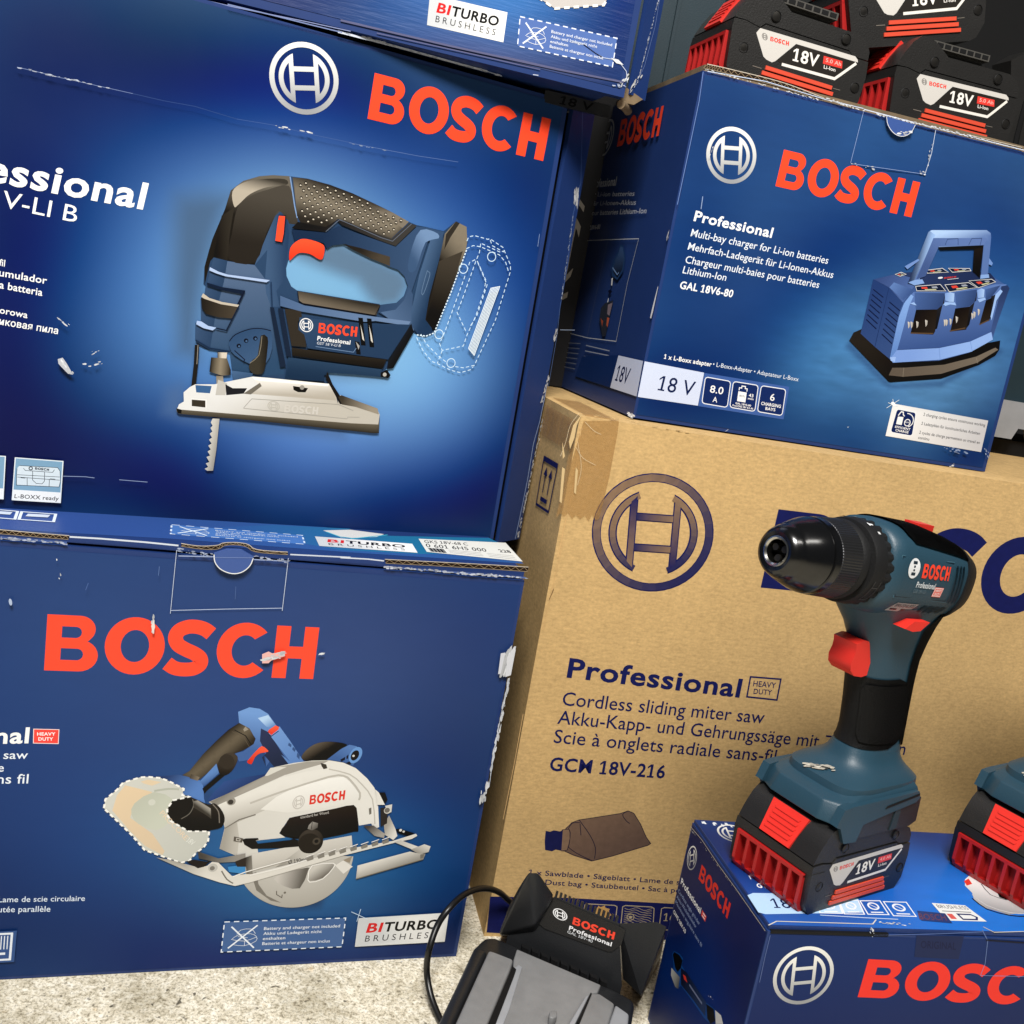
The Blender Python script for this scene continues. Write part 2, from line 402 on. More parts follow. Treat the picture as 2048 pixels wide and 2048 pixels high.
def sheet(quad, nx, ny, samples, sig, soft, to3, name, parent, material='print', off=.15, streak=0, seed=0, even=.09):
    """the printed face: ink colours blended between sample spots; soft = feathered printed shapes"""
    A,B,C,D=[Vector(p) for p in quad]; V=[];Cc=[];F=[]
    sm=[(p[0],p[1],lin(c)) for p,c in samples]
    softs=[]
    for pts,col,al,fe in soft: softs.append(([(p[0],p[1]) for p in pts],lin(col),al,fe))
    def sd(x,y,P):
        c=False; dm=1e9; j=len(P)-1
        for i in range(len(P)):
            xi,yi=P[i];xj,yj=P[j]
            if (yi>y)!=(yj>y) and x<(xj-xi)*(y-yi)/(yj-yi)+xi: c=not c
            ex,ey=xj-xi,yj-yi; t=((x-xi)*ex+(y-yi)*ey)/max(1e-9,ex*ex+ey*ey); t=max(0,min(1,t)); dm=min(dm,math.hypot(x-xi-ex*t,y-yi-ey*t)); j=i
        return dm if c else -dm
    # smooth surface through the sample colours (regularised Gaussian interpolation)
    P_=np.array([(p[0],p[1]) for p in sm]); Cv=np.array([p[2] for p in sm]); mean=Cv.mean(0)
    K=np.exp(-((P_[:,None]-P_[None])**2).sum(2)/(2*(sig*2.2)**2)); Wt=np.linalg.solve(K+even*np.eye(len(sm)),Cv-mean); lo=Cv.min(0); hi=Cv.max(0)
    boxes=[(min(p[0] for p in P)-fe,max(p[0] for p in P)+fe,min(p[1] for p in P)-fe,max(p[1] for p in P)+fe) for P,c,al,fe in softs]
    for j in range(ny+1):
        for i in range(nx+1):
            s_,t_=i/nx,j/ny; p=(A*(1-s_)+B*s_)*(1-t_)+(D*(1-s_)+C*s_)*t_
            x,y=p.x,p.y
            kk=np.exp(-((P_[:,0]-x)**2+(P_[:,1]-y)**2)/(2*(sig*2.2)**2)); c=np.clip(mean+kk@Wt,lo,hi); c=list(np.maximum(c*.25,c-HAZE))
            if streak:
                g=1+streak*(noise.noise((x*.03+seed,y*.14,seed))+.6*noise.noise((x*.09,y*.4,seed+3)))*min(1,c[1]*5)
                c=[q*g for q in c]
            for (P,col,al,fe),bx in zip(softs,boxes):
                if not (bx[0]<x<bx[1] and bx[2]<y<bx[3]): continue
                k=max(0,min(1,.5+sd(x,y,P)/fe)); k=k*k*(3-2*k)*al
                c=[c[q]+(col[q]-c[q])*k for q in range(3)]
            V.append(to3(x*.001,y*.001,off*.001)); Cc.append(tuple(float(q) for q in c))
    for j in range(ny):
        for i in range(nx): k=j*(nx+1)+i; F.append((k,k+1,k+nx+2,k+nx+1))
    me=bpy.data.meshes.new(name); me.from_pydata(V,[],F); at=me.color_attributes.new('Col','FLOAT_COLOR','POINT')
    for i,c in enumerate(Cc): at.data[i].color=(*c,1)
    return link(name,me,material,parent,smooth=60)
def m3(p, h=0): return (p[0]*.001, p[1]*.001, h)
def carton(parent, quad, depth, material, bev=.003, name='body'):
    """a carton from its four front corners (lower left, lower right, upper right, upper left; mm on the front face)"""
    bm=bmesh.new(); hexa(bm,[(p[0]*.001,0,p[1]*.001) for p in quad]+[(p[0]*.001,depth,p[1]*.001) for p in quad]); bevel(bm,bev,2)
    return from_bm(name,bm,material,parent,smooth=40)
WHITE=(245,246,246); RED=(250,76,48); NAVY=(24,34,84)

# ================================================================ SETTING
bm = bmesh.new(); bmesh.ops.create_grid(bm, x_segments=2, y_segments=2, size=3.0)
fl = from_bm('floor', bm, 'concrete'); fl.location = (0, 1.0, 0); fl['kind'] = 'structure'
bw = boxbm(-3, 3, 0, .05, 0, 2.6); M['wallm'] = mat('dark_wall', (20,20,21), .9, mottle=.15, mscale=4)
wl = from_bm('wall', bw, 'wallm'); wl.location = (0, 2.35, 0); wl['kind'] = 'structure'

# ================================================================ JIGSAW CARTON
jig = empty('carton', 'large blue carton with a printed jigsaw, on top of the circular saw carton', 'carton',
            frame(-0.0118, 0.8873, 0.3486, 0.4642), 'blue cartons')
JQ = [(-640,2),(0,0),(-1,379),(-640,381)]
carton(jig, [(-640,2),(-14,1),(-16,378),(-640,380)], .25, 'blue')
# front panel stands a few millimetres proud of the carton and leaves a dark gap at the end flap
pb = boxbm(-.64, -.0015, -.0005, .010, .001, .3785); bevel(pb, .004, 3)
fp = from_bm('front_panel', pb, 'blue', jig, smooth=40)
for v in fp.data.vertices:
    v.co.y -= .0006
# end flap, slightly open
DJ = Matrix.Translation((.003,.004,0)) @ Matrix.Rotation(R(30), 4, 'Z')
fb = boxbm(.006, .040, .0, .004, -.004, .379, bev=.0015)
ef = from_bm('end_flap', fb, 'blue', jig, smooth=40); ef.matrix_local = DJ
ib = boxbm(-.012, .02, .022, .026, .002, .374); from_bm('inner_flap', ib, 'dark', jig)  # near-black sheet: the shade inside the gap is put into its colour
C = [(p,c) for p,c in zip([(-419.3,344.6),(-358.4,341.9),(-281.8,338.1),(-163,341.9),(-52.4,316.8),(-7.9,326.1),(-396.9,271.4),(-321,284.9),(-258.3,284.7),(-195.7,294.4),(-115.3,299.9),(-46,282.2),(-3.6,257.1),(-391.6,189.1),(-347.4,203.9),(-311.3,252.6),(-315,181),(-303.5,131.2),(-342.7,144.1),(-380.7,120.8),(-82.8,181.9),(-95.6,151),(-127.4,130.3),(-64.9,129.4),(-32.7,210.3),(-1.6,172),(-101.3,73.8),(-186.8,74),(-167,80.1),(-225.4,62.2),(-272.9,77.4),(-337.7,82),(-383.6,65.9),(-139.6,35.9),(-71.9,32.1),(-29,58),(-16.1,13),(-260.3,26.7),(-367.7,26.1),(-218.9,4.8),(-224.3,248.2),(-163.6,205.7),(-196,145.8),(1.2,106),(-5,60),(-57.7,86.7),(-247.7,88),(-205.3,92.6),(-66.8,246),(-443.1,245.2),(-436.7,113.2),(-431.5,6.2)],
 [(30,50,98),(26,45,94),(27,47,98),(28,49,104),(32,56,116),(27,48,104),(26,48,105),(32,60,125),(50,86,162),(58,94,170),(46,78,152),(40,70,143),(34,60,126),(22,48,110),(35,70,140),(62,102,172),(74,120,188),(78,126,190),(46,82,152),(24,48,106),(98,150,216),(120,176,230),(118,172,226),(94,145,210),(54,94,170),(35,64,130),(72,113,188),(84,128,204),(82,126,200),(60,100,172),(44,78,152),(27,52,112),(22,42,95),(38,66,132),(30,55,116),(28,50,112),(20,36,86),(25,45,100),(20,38,88),(20,34,78),(110,160,210),(115,170,220),(110,160,215),(30,56,120),(27,50,112),(60,98,175),(60,100,172),(84,130,200),(56,98,172),(26,46,98),(22,42,98),(18,34,80)])]
soft = [([(-298.8,243.7),(-280.2,249.8),(-262.4,251.7),(-264.1,236.6),(-271.9,193.6),(-274.2,159.3),(-273.6,129.3),(-287.9,131.7),(-296.8,181.1),(-300.6,229.7)], (66,92,124), .92, 26),
        ([(-211.6,222.8),(-205.8,215.3),(-184.6,210.4),(-158,205.4),(-146,193.8),(-136.6,188.7),(-121.4,193.5),(-115.3,209),(-120.6,219.1),(-135.5,223.5),(-174.8,234),(-197.1,231)], (88,114,140), .95, 16),
        ([(-172,130.7),(-151.8,135.1),(-122.6,135),(-121.9,130.4),(-160,125.7),(-169.5,126.4)], (95,128,165), .7, 12),
        ([(-292.5,103.2),(-282.5,108.6),(-273.5,84.3),(-211.1,86.7),(-151.7,86.9),(-150.7,79.4),(-224.4,78),(-279.8,80.8),(-293.4,85)], (70,100,145), .8, 16)]
sheet([(-560,3),(-5,3),(-6,375),(-560,377)], 170, 118, [(p,tuple(min(255,v*(.9 if c[1]<75 else (.93 if c[1]<120 else 1.0))) for v in (c[0]*1.04,c[1],c[2]*.955))) for p,c in C], 26, soft, fplane(), 'printed_face', jig, off=1.6, even=.16)
I = Ink(fplane(), 1.75)
SIL=(240,240,236); SILD=(150,152,156)
I.emblem(*[(-218.4,344),(-193.2,349.4),(-223.3,368.4)], SIL, SILD)
I.word([(-167.4,327.2),(-15,327.7),(-166.5,360.6)], RED)
I.text('Professional', [(-477.9,230.2),(-321,230.6),(-475.5,248.4)], WHITE, .035)
I.text('GST 18 V-LI B', [(-473.3,216.8),(-363.8,213),(-472.3,227.9)], WHITE, .0)
for s_,P in (('Piła wyrzynarka sin fil', [(-453,177.5),(-406.5,175.4),(-452.8,182)]),('Sierra de calar acumulador', [(-465.3,169.9),(-379.6,167.8),(-465.1,174.8)]),('Seghetto alternativo a batteria', [(-469.2,163),(-381.9,159.1),(-469,168)]),
             ('Wyrzynarka akumulatorowa', [(-468.6,146.7),(-390.3,142.2),(-468.3,151.2)]),('Аккумуляторная лобзиковая пила', [(-476.6,138),(-370.1,133.9),(-476.3,142.7)])):
    I.text(s_, P, WHITE, .018)
# --- printed jigsaw
NV=(46,68,98); NV2=(64,86,118); NVD=(32,48,74); BK=(44,40,36); BKD=(24,22,21); BKL=(120,112,100)
hole=[(-213.9,212.7),(-208.2,219.3),(-201.2,220.5),(-194.7,218.6),(-189.2,217.8),(-187.4,221.6),(-185.8,226.3),(-181.7,229.6),(-174.7,232.2)]+[(-171.6,232.5),(-154.6,227),(-135.2,221.6),(-126.6,220.1),(-120.7,216.1),(-116.5,208.8),(-118.2,200.6),(-123.6,194.2),(-136.8,190.5)]+[(-137.8,191),(-169,191.1),(-204.6,191.2),(-209.3,193.5),(-213.8,200.6),(-214.9,206.5)]
outer=[(-264.6,241.4),(-262,255.1),(-253.8,263.6),(-242.7,269.2),(-232.9,272),(-220.7,273.7),(-207.3,274.7),(-189.5,273.7),(-171,270.9),(-151.9,266.5)]+[(-137.3,262.9),(-123,258.4),(-116.5,257.1),(-109,257.1),(-92.8,256.6),(-83.5,266.2),(-74.2,263.5),(-71.7,252.5),(-71.6,245.4),(-79.4,209.7),(-89.2,175.5),(-95.2,171.5),(-104,171.8),(-107.4,172.9),(-118.8,141.6),(-124,140.4),(-128.3,133.2),(-150.4,132.4),(-172.4,131.2),(-174.2,129.5),(-168.6,122.1),(-160.5,107.8)]+[(-205.6,120.1),(-230.4,118.9),(-236.6,111.9),(-243.6,111.9),(-246.6,123.1),(-249.8,136.8),(-258.3,136.5),(-268.5,136.9),(-273.7,138.8),(-276,142.8),(-277.1,155.5),(-273.2,157.8),(-275.2,173.6),(-272.8,178.3),(-272.5,183.4),(-274.3,184.8),(-274.8,197.3),(-272.8,210.1),(-271.2,218.7)]
I.poly(outer, NV, holes=[hole])
I.poly([(-269,205),(-258.9,204.2),(-258.8,195.8),(-261.5,181.7),(-263.9,165.1),(-264.3,145.3),(-265.3,138.2),(-273.8,139.6),(-275.8,142.8),(-276.9,155.1),(-273.3,157.7),(-275.1,173.7),(-272.8,178.3)], (58,80,112),(40,60,88),[(-275.9,176.1)][0],[(-257.4,174.7)][0])
I.poly([(-258.9,204.2),(-238.6,204.7),(-227.9,194),(-223,175.7),(-210.1,142.1),(-206.3,125.5),(-230.6,120.7),(-246.7,124),(-249.9,137.7),(-264.4,138.3),(-263.1,165.3),(-259.7,188.8)], (82,102,132),(46,72,102),[(-246.5,199.5)][0],[(-228.3,130.8)][0])
I.poly([(-231.1,242.8),(-225.5,246.4),(-219.3,245),(-215.9,232.1),(-215.3,220.2),(-215.4,206.4),(-214.5,199.7),(-220.2,188.3),(-216.1,176.7),(-223,175.7),(-227.7,185.4),(-229.7,194.6),(-230.7,217.5),(-238.6,204.7)], (62,86,118),(40,60,90),[(-229.8,217.7)][0],[(-216.2,220.1)][0])
# black head
I.poly([(-264.6,241.4),(-262,255.1),(-253.8,263.6),(-242.7,269.2),(-232.9,272),(-220.7,273.7),(-218.6,267.8),(-215.6,257.5),(-211.6,246.5),(-209.9,240),(-216.8,239.6),(-219.3,245),(-224.7,247),(-227.7,243.4),(-232,229.2),(-238.7,205.1),(-247.1,204.5),(-258.9,204.6),(-269,205.4),(-271.1,202.1),(-273.4,184.1),(-274.8,197.3),(-272.8,210.1),(-271.2,218.7)], (100,94,84),(34,31,28),[(-242.1,263.9)][0],[(-245.9,238.3)][0])
I.poly([(-260.7,254.5),(-253.7,262.4),(-240.8,267.5),(-224.2,270.9),(-222,267.1),(-236,262.7),(-247.8,255.4),(-255.2,246.5),(-258.3,244.3)], (58,54,48),(176,166,150),[(-244.3,268.4)][0],[(-244.7,257.6)][0],smooth=4)
I.poly([(-255.8,243.9),(-247.7,253.8),(-235,261.2),(-220.2,266.7),(-213.9,251.1),(-210.9,240.7),(-218,241.9),(-224.8,247.4),(-228.6,243.3),(-232.9,229),(-238.8,206.8),(-258.2,206),(-257.8,224.5)], (72,67,60),(42,38,34),[(-243,257.2)][0],[(-244,221.9)][0],smooth=3)
I.poly([(-269.2,207.4),(-266.5,236.1),(-258.2,243.5),(-259.4,224.2),(-259,205),(-269,205.4)], (28,25,23),(50,46,40),[(-268.8,219.2)][0],[(-258.2,221.1)][0])
I.line([(-220.2,273.5),(-217.3,263.9),(-214.1,252.8),(-211.2,244.9)], .9, (120,148,190))
# dotted grip
grip=[(-218.3,273.3),(-207.3,274.7),(-189.5,273.7),(-171,270.9),(-151.9,266.5)]+[(-137.3,262.9),(-123,258.4),(-135.3,243),(-144.8,244.2),(-169.8,248.2),(-180,250.1),(-186,243.3)]+[(-188.8,242.2),(-208.4,242),(-211.6,246.5)]
I.poly(grip,(36,32,29),(46,42,37),[(-180.3,272.1)][0],[(-183.9,245.7)][0],mid=(128,119,104))
I.poly([(-156.4,266.9),(-137.3,262.9),(-123,258.4),(-127.4,252.7),(-147.2,260.1)],(60,55,48),(122,113,100),[(-148.2,266.6)][0],[(-147.2,260.1)][0])
g0=[(-209.1,265.1),(-201.1,263.9),(-203.4,254.4)]; A_=Vector(g0[0]);U_=Vector(g0[1])-A_;V_=(Vector(g0[2])-A_)
def inpoly(p,P):
    c=False;j=len(P)-1
    for i in range(len(P)):
        if (P[i][1]>p[1])!=(P[j][1]>p[1]) and p[0]<(P[j][0]-P[i][0])*(p[1]-P[i][1])/(P[j][1]-P[i][1])+P[i][0]: c=not c
        j=i
    return c
gm=(sum(p[0] for p in grip)/len(grip),sum(p[1] for p in grip)/len(grip))
gi=[(gm[0]+(p[0]-gm[0])*.92,gm[1]+(p[1]-gm[1])*.88) for p in grip]
ax=Vector(([(-130,255.6)][0][0]-[(-211.9,269.2)][0][0], [(-130,255.6)][0][1]-[(-211.9,269.2)][0][1])).normalized(); ay=Vector((-ax.y,ax.x))
c0=Vector([(-211.9,269.2)][0])
for r_ in range(-12,12):
    for q_ in range(0,24):
        p=c0+ax*(q_*6.6+(3.3 if r_%2 else 0))+ay*(r_*2.9)
        if inpoly(p,gi):
            I.ellipse(tuple(p),(p.x+1.15,p.y),(p.x,p.y+.95),(18,16,15),n=10); I.ellipse((p.x+.1,p.y-.35),(p.x+.85,p.y-.35),(p.x+.1,p.y+.2),(205,195,178),n=8)
I.poly([(-210.6,242),(-188.8,242.2),(-179.9,249.9),(-167.9,248.7)]+[(-169.8,248.2),(-144.8,244.2),(-135.3,243),(-122.9,257.4),(-116.4,256.7),(-131.4,237.9),(-146.3,240.1),(-176.5,246),(-180.8,248.5),(-186.8,241.3)]+[(-188.3,238.4),(-214.7,236.6)],(28,26,26),(60,58,56),[(-194.1,241.2)][0],[(-128.6,247.1)][0])
I.line([(-188.4,238.8),(-179,249.6),(-167.7,247.4)]+[(-144.6,242.3),(-134.5,241.2),(-120.8,257.3)],.5,(96,104,118))
# lower edge of the grip and rear post
I.poly([(-214.6,235.7),(-188.3,238),(-179.2,244.8),(-167,242.7)]+[(-146.2,239.6),(-131.3,237.4),(-116.3,255.7),(-108.9,256.6),(-92.7,256.1),(-93.6,248.5),(-105.2,246.5),(-108.5,227.1),(-112,208.6),(-114.8,192.1),(-123.1,183.7),(-130.2,181.7),(-138,184.5),(-136.8,190.5),(-123.6,194.2),(-118.2,200.6),(-116.5,208.8),(-120.7,216.1),(-126.6,220.1),(-135.2,221.6),(-171.6,232.5)]+[(-181.7,229.6),(-185.8,226.3),(-189,230),(-203.4,230.5),(-210.9,227)],(30,45,70),(56,78,110),[(-193,232.8)][0],[(-116.6,237.6)][0])
I.poly([(-112.8,253.9),(-97.7,253.7),(-97.8,247.8),(-107.1,245.1),(-112,222.5),(-118.3,221.5),(-118.3,235.3)],(60,84,118),(110,138,176),[(-120.7,236.8)][0],[(-107.7,249)][0],smooth=3)
I.poly([(-174.1,232.2),(-159.4,231.5),(-134.8,229),(-133.7,221.8),(-150.2,224.9),(-165.1,229)],(40,36,32),(72,64,54),[(-157.2,230.4)][0],[(-145.8,222.7)][0])
I.poly([(-115.1,208.1),(-111.1,202.7),(-109,182.8),(-105.4,174.2),(-129,180.9),(-136,184.8),(-123.9,188.7),(-117.8,197.6)],(80,104,138),(60,82,114),[(-129.3,182.8)][0],[(-112.5,198.4)][0])
# battery foot
I.poly([(-103.2,247.8),(-93,251.6),(-91.1,240),(-97.2,190.7),(-89.1,174.9),(-95.2,171.5),(-101.8,171.6),(-108.2,177.8),(-110.5,188.7),(-108.3,219.2)],(74,100,134),(34,54,82),[(-108.8,229)][0],[(-92,225.9)][0])
I.poly([(-91.9,254.8),(-84,265.9),(-74.2,263.5),(-71.6,252.5),(-71.6,245.4),(-79.4,209.7),(-87.6,175.7),(-97.3,184.5),(-97,202.9),(-93.3,233.7)],(128,118,102),(34,31,28),[(-79.7,251)][0],[(-92.2,233.8)][0])
I.poly([(-90.8,254.5),(-84,265.9),(-80.5,265.3),(-86.6,252.8),(-90.3,242.2)],(52,48,43))
I.poly([(-93.1,232.7),(-74.1,244),(-79.4,209.7),(-87.6,175.7),(-96.7,184.6)],(64,58,50),(24,22,20),[(-85.8,234.9)][0],[(-91.8,191.5)][0])
I.line([(-102.3,222.1),(-104.1,206.8),(-102.2,205.1),(-99.3,220.6),(-101.3,222.8)],.5,(96,120,150),closed=True,smooth=3)
# trigger and lock
I.poly([(-213.5,212.8),(-213.8,222.2),(-208.5,228.7),(-202.5,230.7),(-191.6,229.6),(-187.8,226.8),(-188,218.9),(-190.9,217.4),(-198.5,220.1),(-206.4,219.6),(-210.4,215.9)],(250,84,52),(226,60,38),[(-201.5,229.5)][0],[(-199.8,216.9)][0],smooth=3)
I.poly([(-225.2,243.8),(-220.7,244.3),(-220.2,231.3),(-220.7,225.2),(-225.7,225.2),(-225.7,237.1)],(250,80,50)); I.line([(-225.7,244.2),(-220.1,244.9),(-219.7,231.4),(-220.3,224.8),(-226.1,224.6)],.4,(20,22,30))
# waist bands
I.poly([(-271.1,197.9),(-264.6,195.6),(-257.8,194.6),(-226.3,195.6),(-228.7,193.5),(-259.4,193.1),(-266.1,194.1),(-271.3,195.4)],(170,190,225))
I.line([(-225.3,194.4),(-222.2,175.8),(-212.9,150.7)],1.0,(36,54,82))
I.poly([(-272,186.4),(-261,184.8),(-243.6,185),(-244.6,181.9),(-261.6,182.6),(-271.8,184.3)],(26,36,54))
I.line([(-244.2,184.5),(-247.9,173.6)],1.4,(24,32,48))
I.poly([(-274,178.1),(-269.2,175.4),(-259.8,173.9),(-247.1,173.7),(-247.3,172),(-260.4,172.1),(-272.4,174.1),(-275,175.4)],(190,180,164))
I.poly([(-275.1,174.7),(-260.4,172.1),(-247.3,172),(-251,162.8),(-261.1,162.1),(-270.4,163.3),(-273.7,167.1)],(36,33,30),(70,62,52),[(-273.4,168)][0],[(-249.8,168.1)][0])
I.line([(-247,172.9),(-254.2,153.2),(-261.9,153.8)],1.0,(26,36,54))
I.poly([(-276.3,157.3),(-273.1,157.3),(-267.8,154.7),(-261.9,154.3),(-264.2,151.8),(-271,152.5),(-276.6,154.7)],(168,190,228))
I.line([(-275.8,142.8),(-265.3,138.2),(-249.9,137.7)],1.2,(30,46,70))
# quadrant plate
I.poly([(-251.2,145.4),(-247.1,151.2),(-236.5,156.6),(-227.9,157.8),(-220.9,157.5),(-218.4,144.6),(-222.2,131.6),(-233.5,130.1),(-246.2,135.5),(-250.2,140.2)],(48,72,104),(60,86,120),[(-245,155)][0],[(-234,134.5)][0],smooth=2)
I.line([(-251.2,145.4),(-247.1,151.2),(-236.5,156.9),(-228,158.3),(-220.9,157.7)],.7,(18,28,44),smooth=3)
for p in [(-243.8,142.9),(-238.8,147.6),(-232.1,150.3)]: I.circ(p,1.7,(14,22,36)); I.circ((p[0]+.3,p[1]-.3),.8,(70,96,130))
I.line([(-246.6,139),(-238.2,133),(-238.8,131.2)],.7,(20,30,48))
I.poly([(-228.2,153),(-222.9,152.4),(-221.9,144.1),(-222,129.8),(-223.9,123.7),(-230.9,123.3),(-234.6,128.2),(-232.1,133.8),(-228.7,137.9)],(58,54,46),(36,33,29),[(-228.4,139.7)][0],[(-222.4,140.5)][0],smooth=2)
I.line([(-227.3,152.6),(-227.8,138),(-234,130.9)],.5,(130,122,106),smooth=2)
# motor housing
I.poly([(-212.5,176),(-200,176.5),(-198.6,172.3),(-201.1,167.5),(-199.9,161.4),(-194.6,158.6),(-192,149.1),(-203.7,148.4)],(52,47,41))
I.poly([(-204.5,190.8),(-137.3,190.6),(-139.4,182),(-199,182.4),(-202.8,184.1)],(46,42,37),(112,102,88),[(-178.3,191.4)][0],[(-179,182.4)][0]); I.line([(-204.4,190.8),(-202.2,183.3),(-198.5,181.9),(-140.3,181.7),(-137.2,189.7)],.5,(20,24,34))
I.poly([(-217.2,185.3),(-203.4,182.2),(-197.9,180.8),(-140.1,180.6)]+[(-109.8,181.2),(-111.4,177.4),(-139.1,177.4)]+[(-148,175.3),(-199,175.8),(-216.2,177.6)],(76,100,136),(104,128,164),[(-213.2,181.6)][0],[(-128.9,179.9)][0])
I.poly([(-200.3,171.2),(-149.7,174.1)]+[(-109.4,178.7),(-124.1,148.1),(-130.5,148.2)]+[(-151.7,148.1),(-191,148.3),(-195,158.5),(-199.9,161.4)],(48,70,100),(40,60,88),[(-185,172.5)][0],[(-163.1,148.4)][0])
I.poly([(-203.5,147.1),(-186.2,147.1),(-125.6,147.9)]+[(-125.2,148.4),(-127.3,141)]+[(-128.3,140),(-202.3,140.9)],(48,43,37),(24,22,20),[(-172.6,149)][0],[(-172.2,139)][0])
I.poly([(-109,179.8),(-105.8,173.1),(-118.8,141.6),(-124,140.4),(-123.9,147.1)],(30,32,36),(14,14,15),[(-119,156.9)][0],[(-112,153.8)][0])
I.poly([(-205.2,139.2),(-128.2,139.5)]+[(-128.3,133.2),(-150.4,132.4),(-172.4,131.2),(-175.1,128.3)]+[(-175.5,129.4),(-173.9,124),(-205.8,121.9)],(44,66,92),(30,48,72),[(-180.8,140.6)][0],[(-180.9,127.8)][0])
for a_,b_ in (((485,990),(555,1240)),((560,1000),(630,1260))):
    P=[(-210.3,258.3),(-200.9,260.1),(-209.2,249.3)]; o_=Vector(P[0]);ux=(Vector(P[1])-o_)/100;uy=(Vector(P[2])-o_)/100
    g=lambda x,y: tuple(o_+ux*x+uy*y)
    I.poly([g(*a_),g(a_[0]+40,a_[1]+5),g(b_[0],b_[1]),g(b_[0]-40,b_[1]-5)],(16,16,17))
    I.poly([g(a_[0]+20,a_[1]+60),g(a_[0]+45,a_[1]+150),g(b_[0]-12,b_[1]-40),g(a_[0]+40,b_[1]-60)],(214,208,198))
I.poly([(-154,159.2),(-150,158.8),(-147.5,149),(-151.2,149)],(22,22,24)); I.poly([(-153.1,158.8),(-149.5,155.8),(-149.9,152.7)],(170,166,160))
I.poly([(-128.8,136.7),(-123.9,139.9),(-120.1,135.7),(-121.8,133.1),(-128.3,133.2)],(20,18,17)); I.circ([(-125.2,135.6)][0],1.6,(180,176,168))
for P in ([(-223.9,175.5),(-220.8,175.6),(-206.1,131.9),(-210.5,130.8)],[(-217.7,175.6),(-213.8,176),(-202.6,139.5),(-206.7,139.9)]): I.poly(P,(30,40,58))
I.line([(-184.8,150.5),(-153.9,150.1),(-152,153.6)],.5,(110,136,170))
I.emblem(*[(-194.3,166),(-189,166.6),(-195.3,171.3)],(244,244,244),thick=.13)
I.word([(-184.2,161.4),(-152.8,162.7),(-184.5,169.2)],(240,78,52)); I.text('Professional',[(-184.3,155.6),(-157.4,155.8),(-184.3,159)],WHITE,.03); I.text('GST 18 V-LI B',[(-184.2,152.4),(-164.9,152.8),(-184.1,154.4)],(220,226,236),.0)
# chuck, wire guard, blade, sole plate
I.line([(-274.5,139.5),(-273.8,124.9),(-273.9,107.4)],3.2,(34,32,30)); I.line([(-273.8,139.6),(-273.1,125)],.5,(140,134,124))
I.poly([(-259.1,136),(-251.9,136.7),(-251.9,132.1),(-258.5,131.7)],(60,54,46),(210,200,184),[(-258.9,133.8)][0],[(-255.5,134.3)][0])
I.poly([(-263.3,131.5),(-251.5,132.2),(-247.7,123.8),(-247.5,119.9),(-253.8,118.7),(-263.4,120.5)],(30,27,24),(40,36,32),[(-263.2,126.3)][0],[(-248.2,126.4)][0],mid=(140,128,108))
I.poly([(-247.1,123.5),(-230.9,123.3),(-232,116.9),(-236.6,111.9),(-243.6,111.9)],(70,98,134),(42,64,92),[(-241.5,123.8)][0],[(-236.7,112.7)][0])
I.poly([(-258.1,118.1),(-253,118.3),(-250.9,107.5),(-256.4,106.8)],(120,108,90),(200,192,180),[(-258.1,118.1)][0],[(-251.8,107.4)][0])
PL_=(224,223,220)
I.poly([(-284,89.5),(-283,93.1),(-279.7,95.6),(-280.6,102.5),(-276.4,107.2),(-272.7,109.7),(-258.7,111.4),(-230.8,120.8),(-218.2,121.4),(-167.3,122.5),(-160.6,107)]+[(-161.3,113.8),(-159.3,114.5),(-127.7,107.3),(-124.6,102.4),(-123.2,87.9),(-128.3,86.3)]+[(-225.4,86.6),(-282.3,85.9)],PL_,(190,184,172),[(-228.9,116.5)][0],[(-211.1,86.7)][0])
I.poly([(-230.8,120.8),(-167.3,122.5),(-162.5,109.8),(-236.2,107),(-225.9,115.4)],(176,168,154),(236,232,224),[(-199.5,109.9)][0],[(-201,121.4)][0])
I.poly([(-231.4,120.5),(-222.4,120.9),(-170.3,122.5),(-170.7,120.4),(-224.9,118.1),(-229.1,118.6)],(246,244,238))
I.poly([(-272.6,109.1),(-260.6,109.8),(-261.3,104.1),(-271.4,103.6)],(60,96,140)); I.poly([(-274.1,97.7),(-264.1,98.1),(-263.5,92.8),(-273.6,92.8)],(56,50,42)); I.line([(-274.9,98.3),(-263.4,98.6),(-263.1,92.3)],.6,(240,238,232))
I.poly([(-198.7,117.3),(-186.6,117),(-188.3,113.4),(-194.1,112.9),(-197.9,114.2)],(20,18,16)); I.circ([(-191.4,117)][0],1.8,(150,146,138))
I.poly([(-256.4,115.2),(-249.3,113.3),(-249.7,104),(-257.1,103.2)],(190,186,178)); I.poly([(-250.6,112.4),(-244.8,110),(-233.9,111.3),(-236.2,106.8),(-249,104.1)],(34,34,38)); I.poly([(-236.2,106.8),(-224.7,116.7),(-223,114.3),(-230.6,106.8)],(110,104,94))
I.poly([(-173,132.1),(-167.3,122.5),(-154.6,107.7),(-159.1,107.2),(-170.3,122.5),(-173.9,127.6)],(30,28,28))
I.poly([(-161.2,112.8),(-158.8,114.6),(-127.1,107.2),(-125.3,102.4),(-145.6,106.4),(-157.3,107.1)],(60,54,46),(150,140,124),[(-157.8,111.1)][0],[(-132.8,105.7)][0])
I.poly([(-284.7,89.9),(-280.6,89.2),(-225.9,90.6),(-147.9,92.6)]+[(-124.6,94),(-124.6,102.4),(-123,86.8),(-128.3,86.3)]+[(-225.4,86.6),(-282.3,85.8),(-284.2,87.4)],(96,88,74),(46,42,36),[(-225.8,89.5)][0],[(-225.7,86.3)][0])
I.poly([(-284.7,89.7),(-280.6,89.2),(-280.6,86.1),(-283.3,86.4)],(12,11,10))
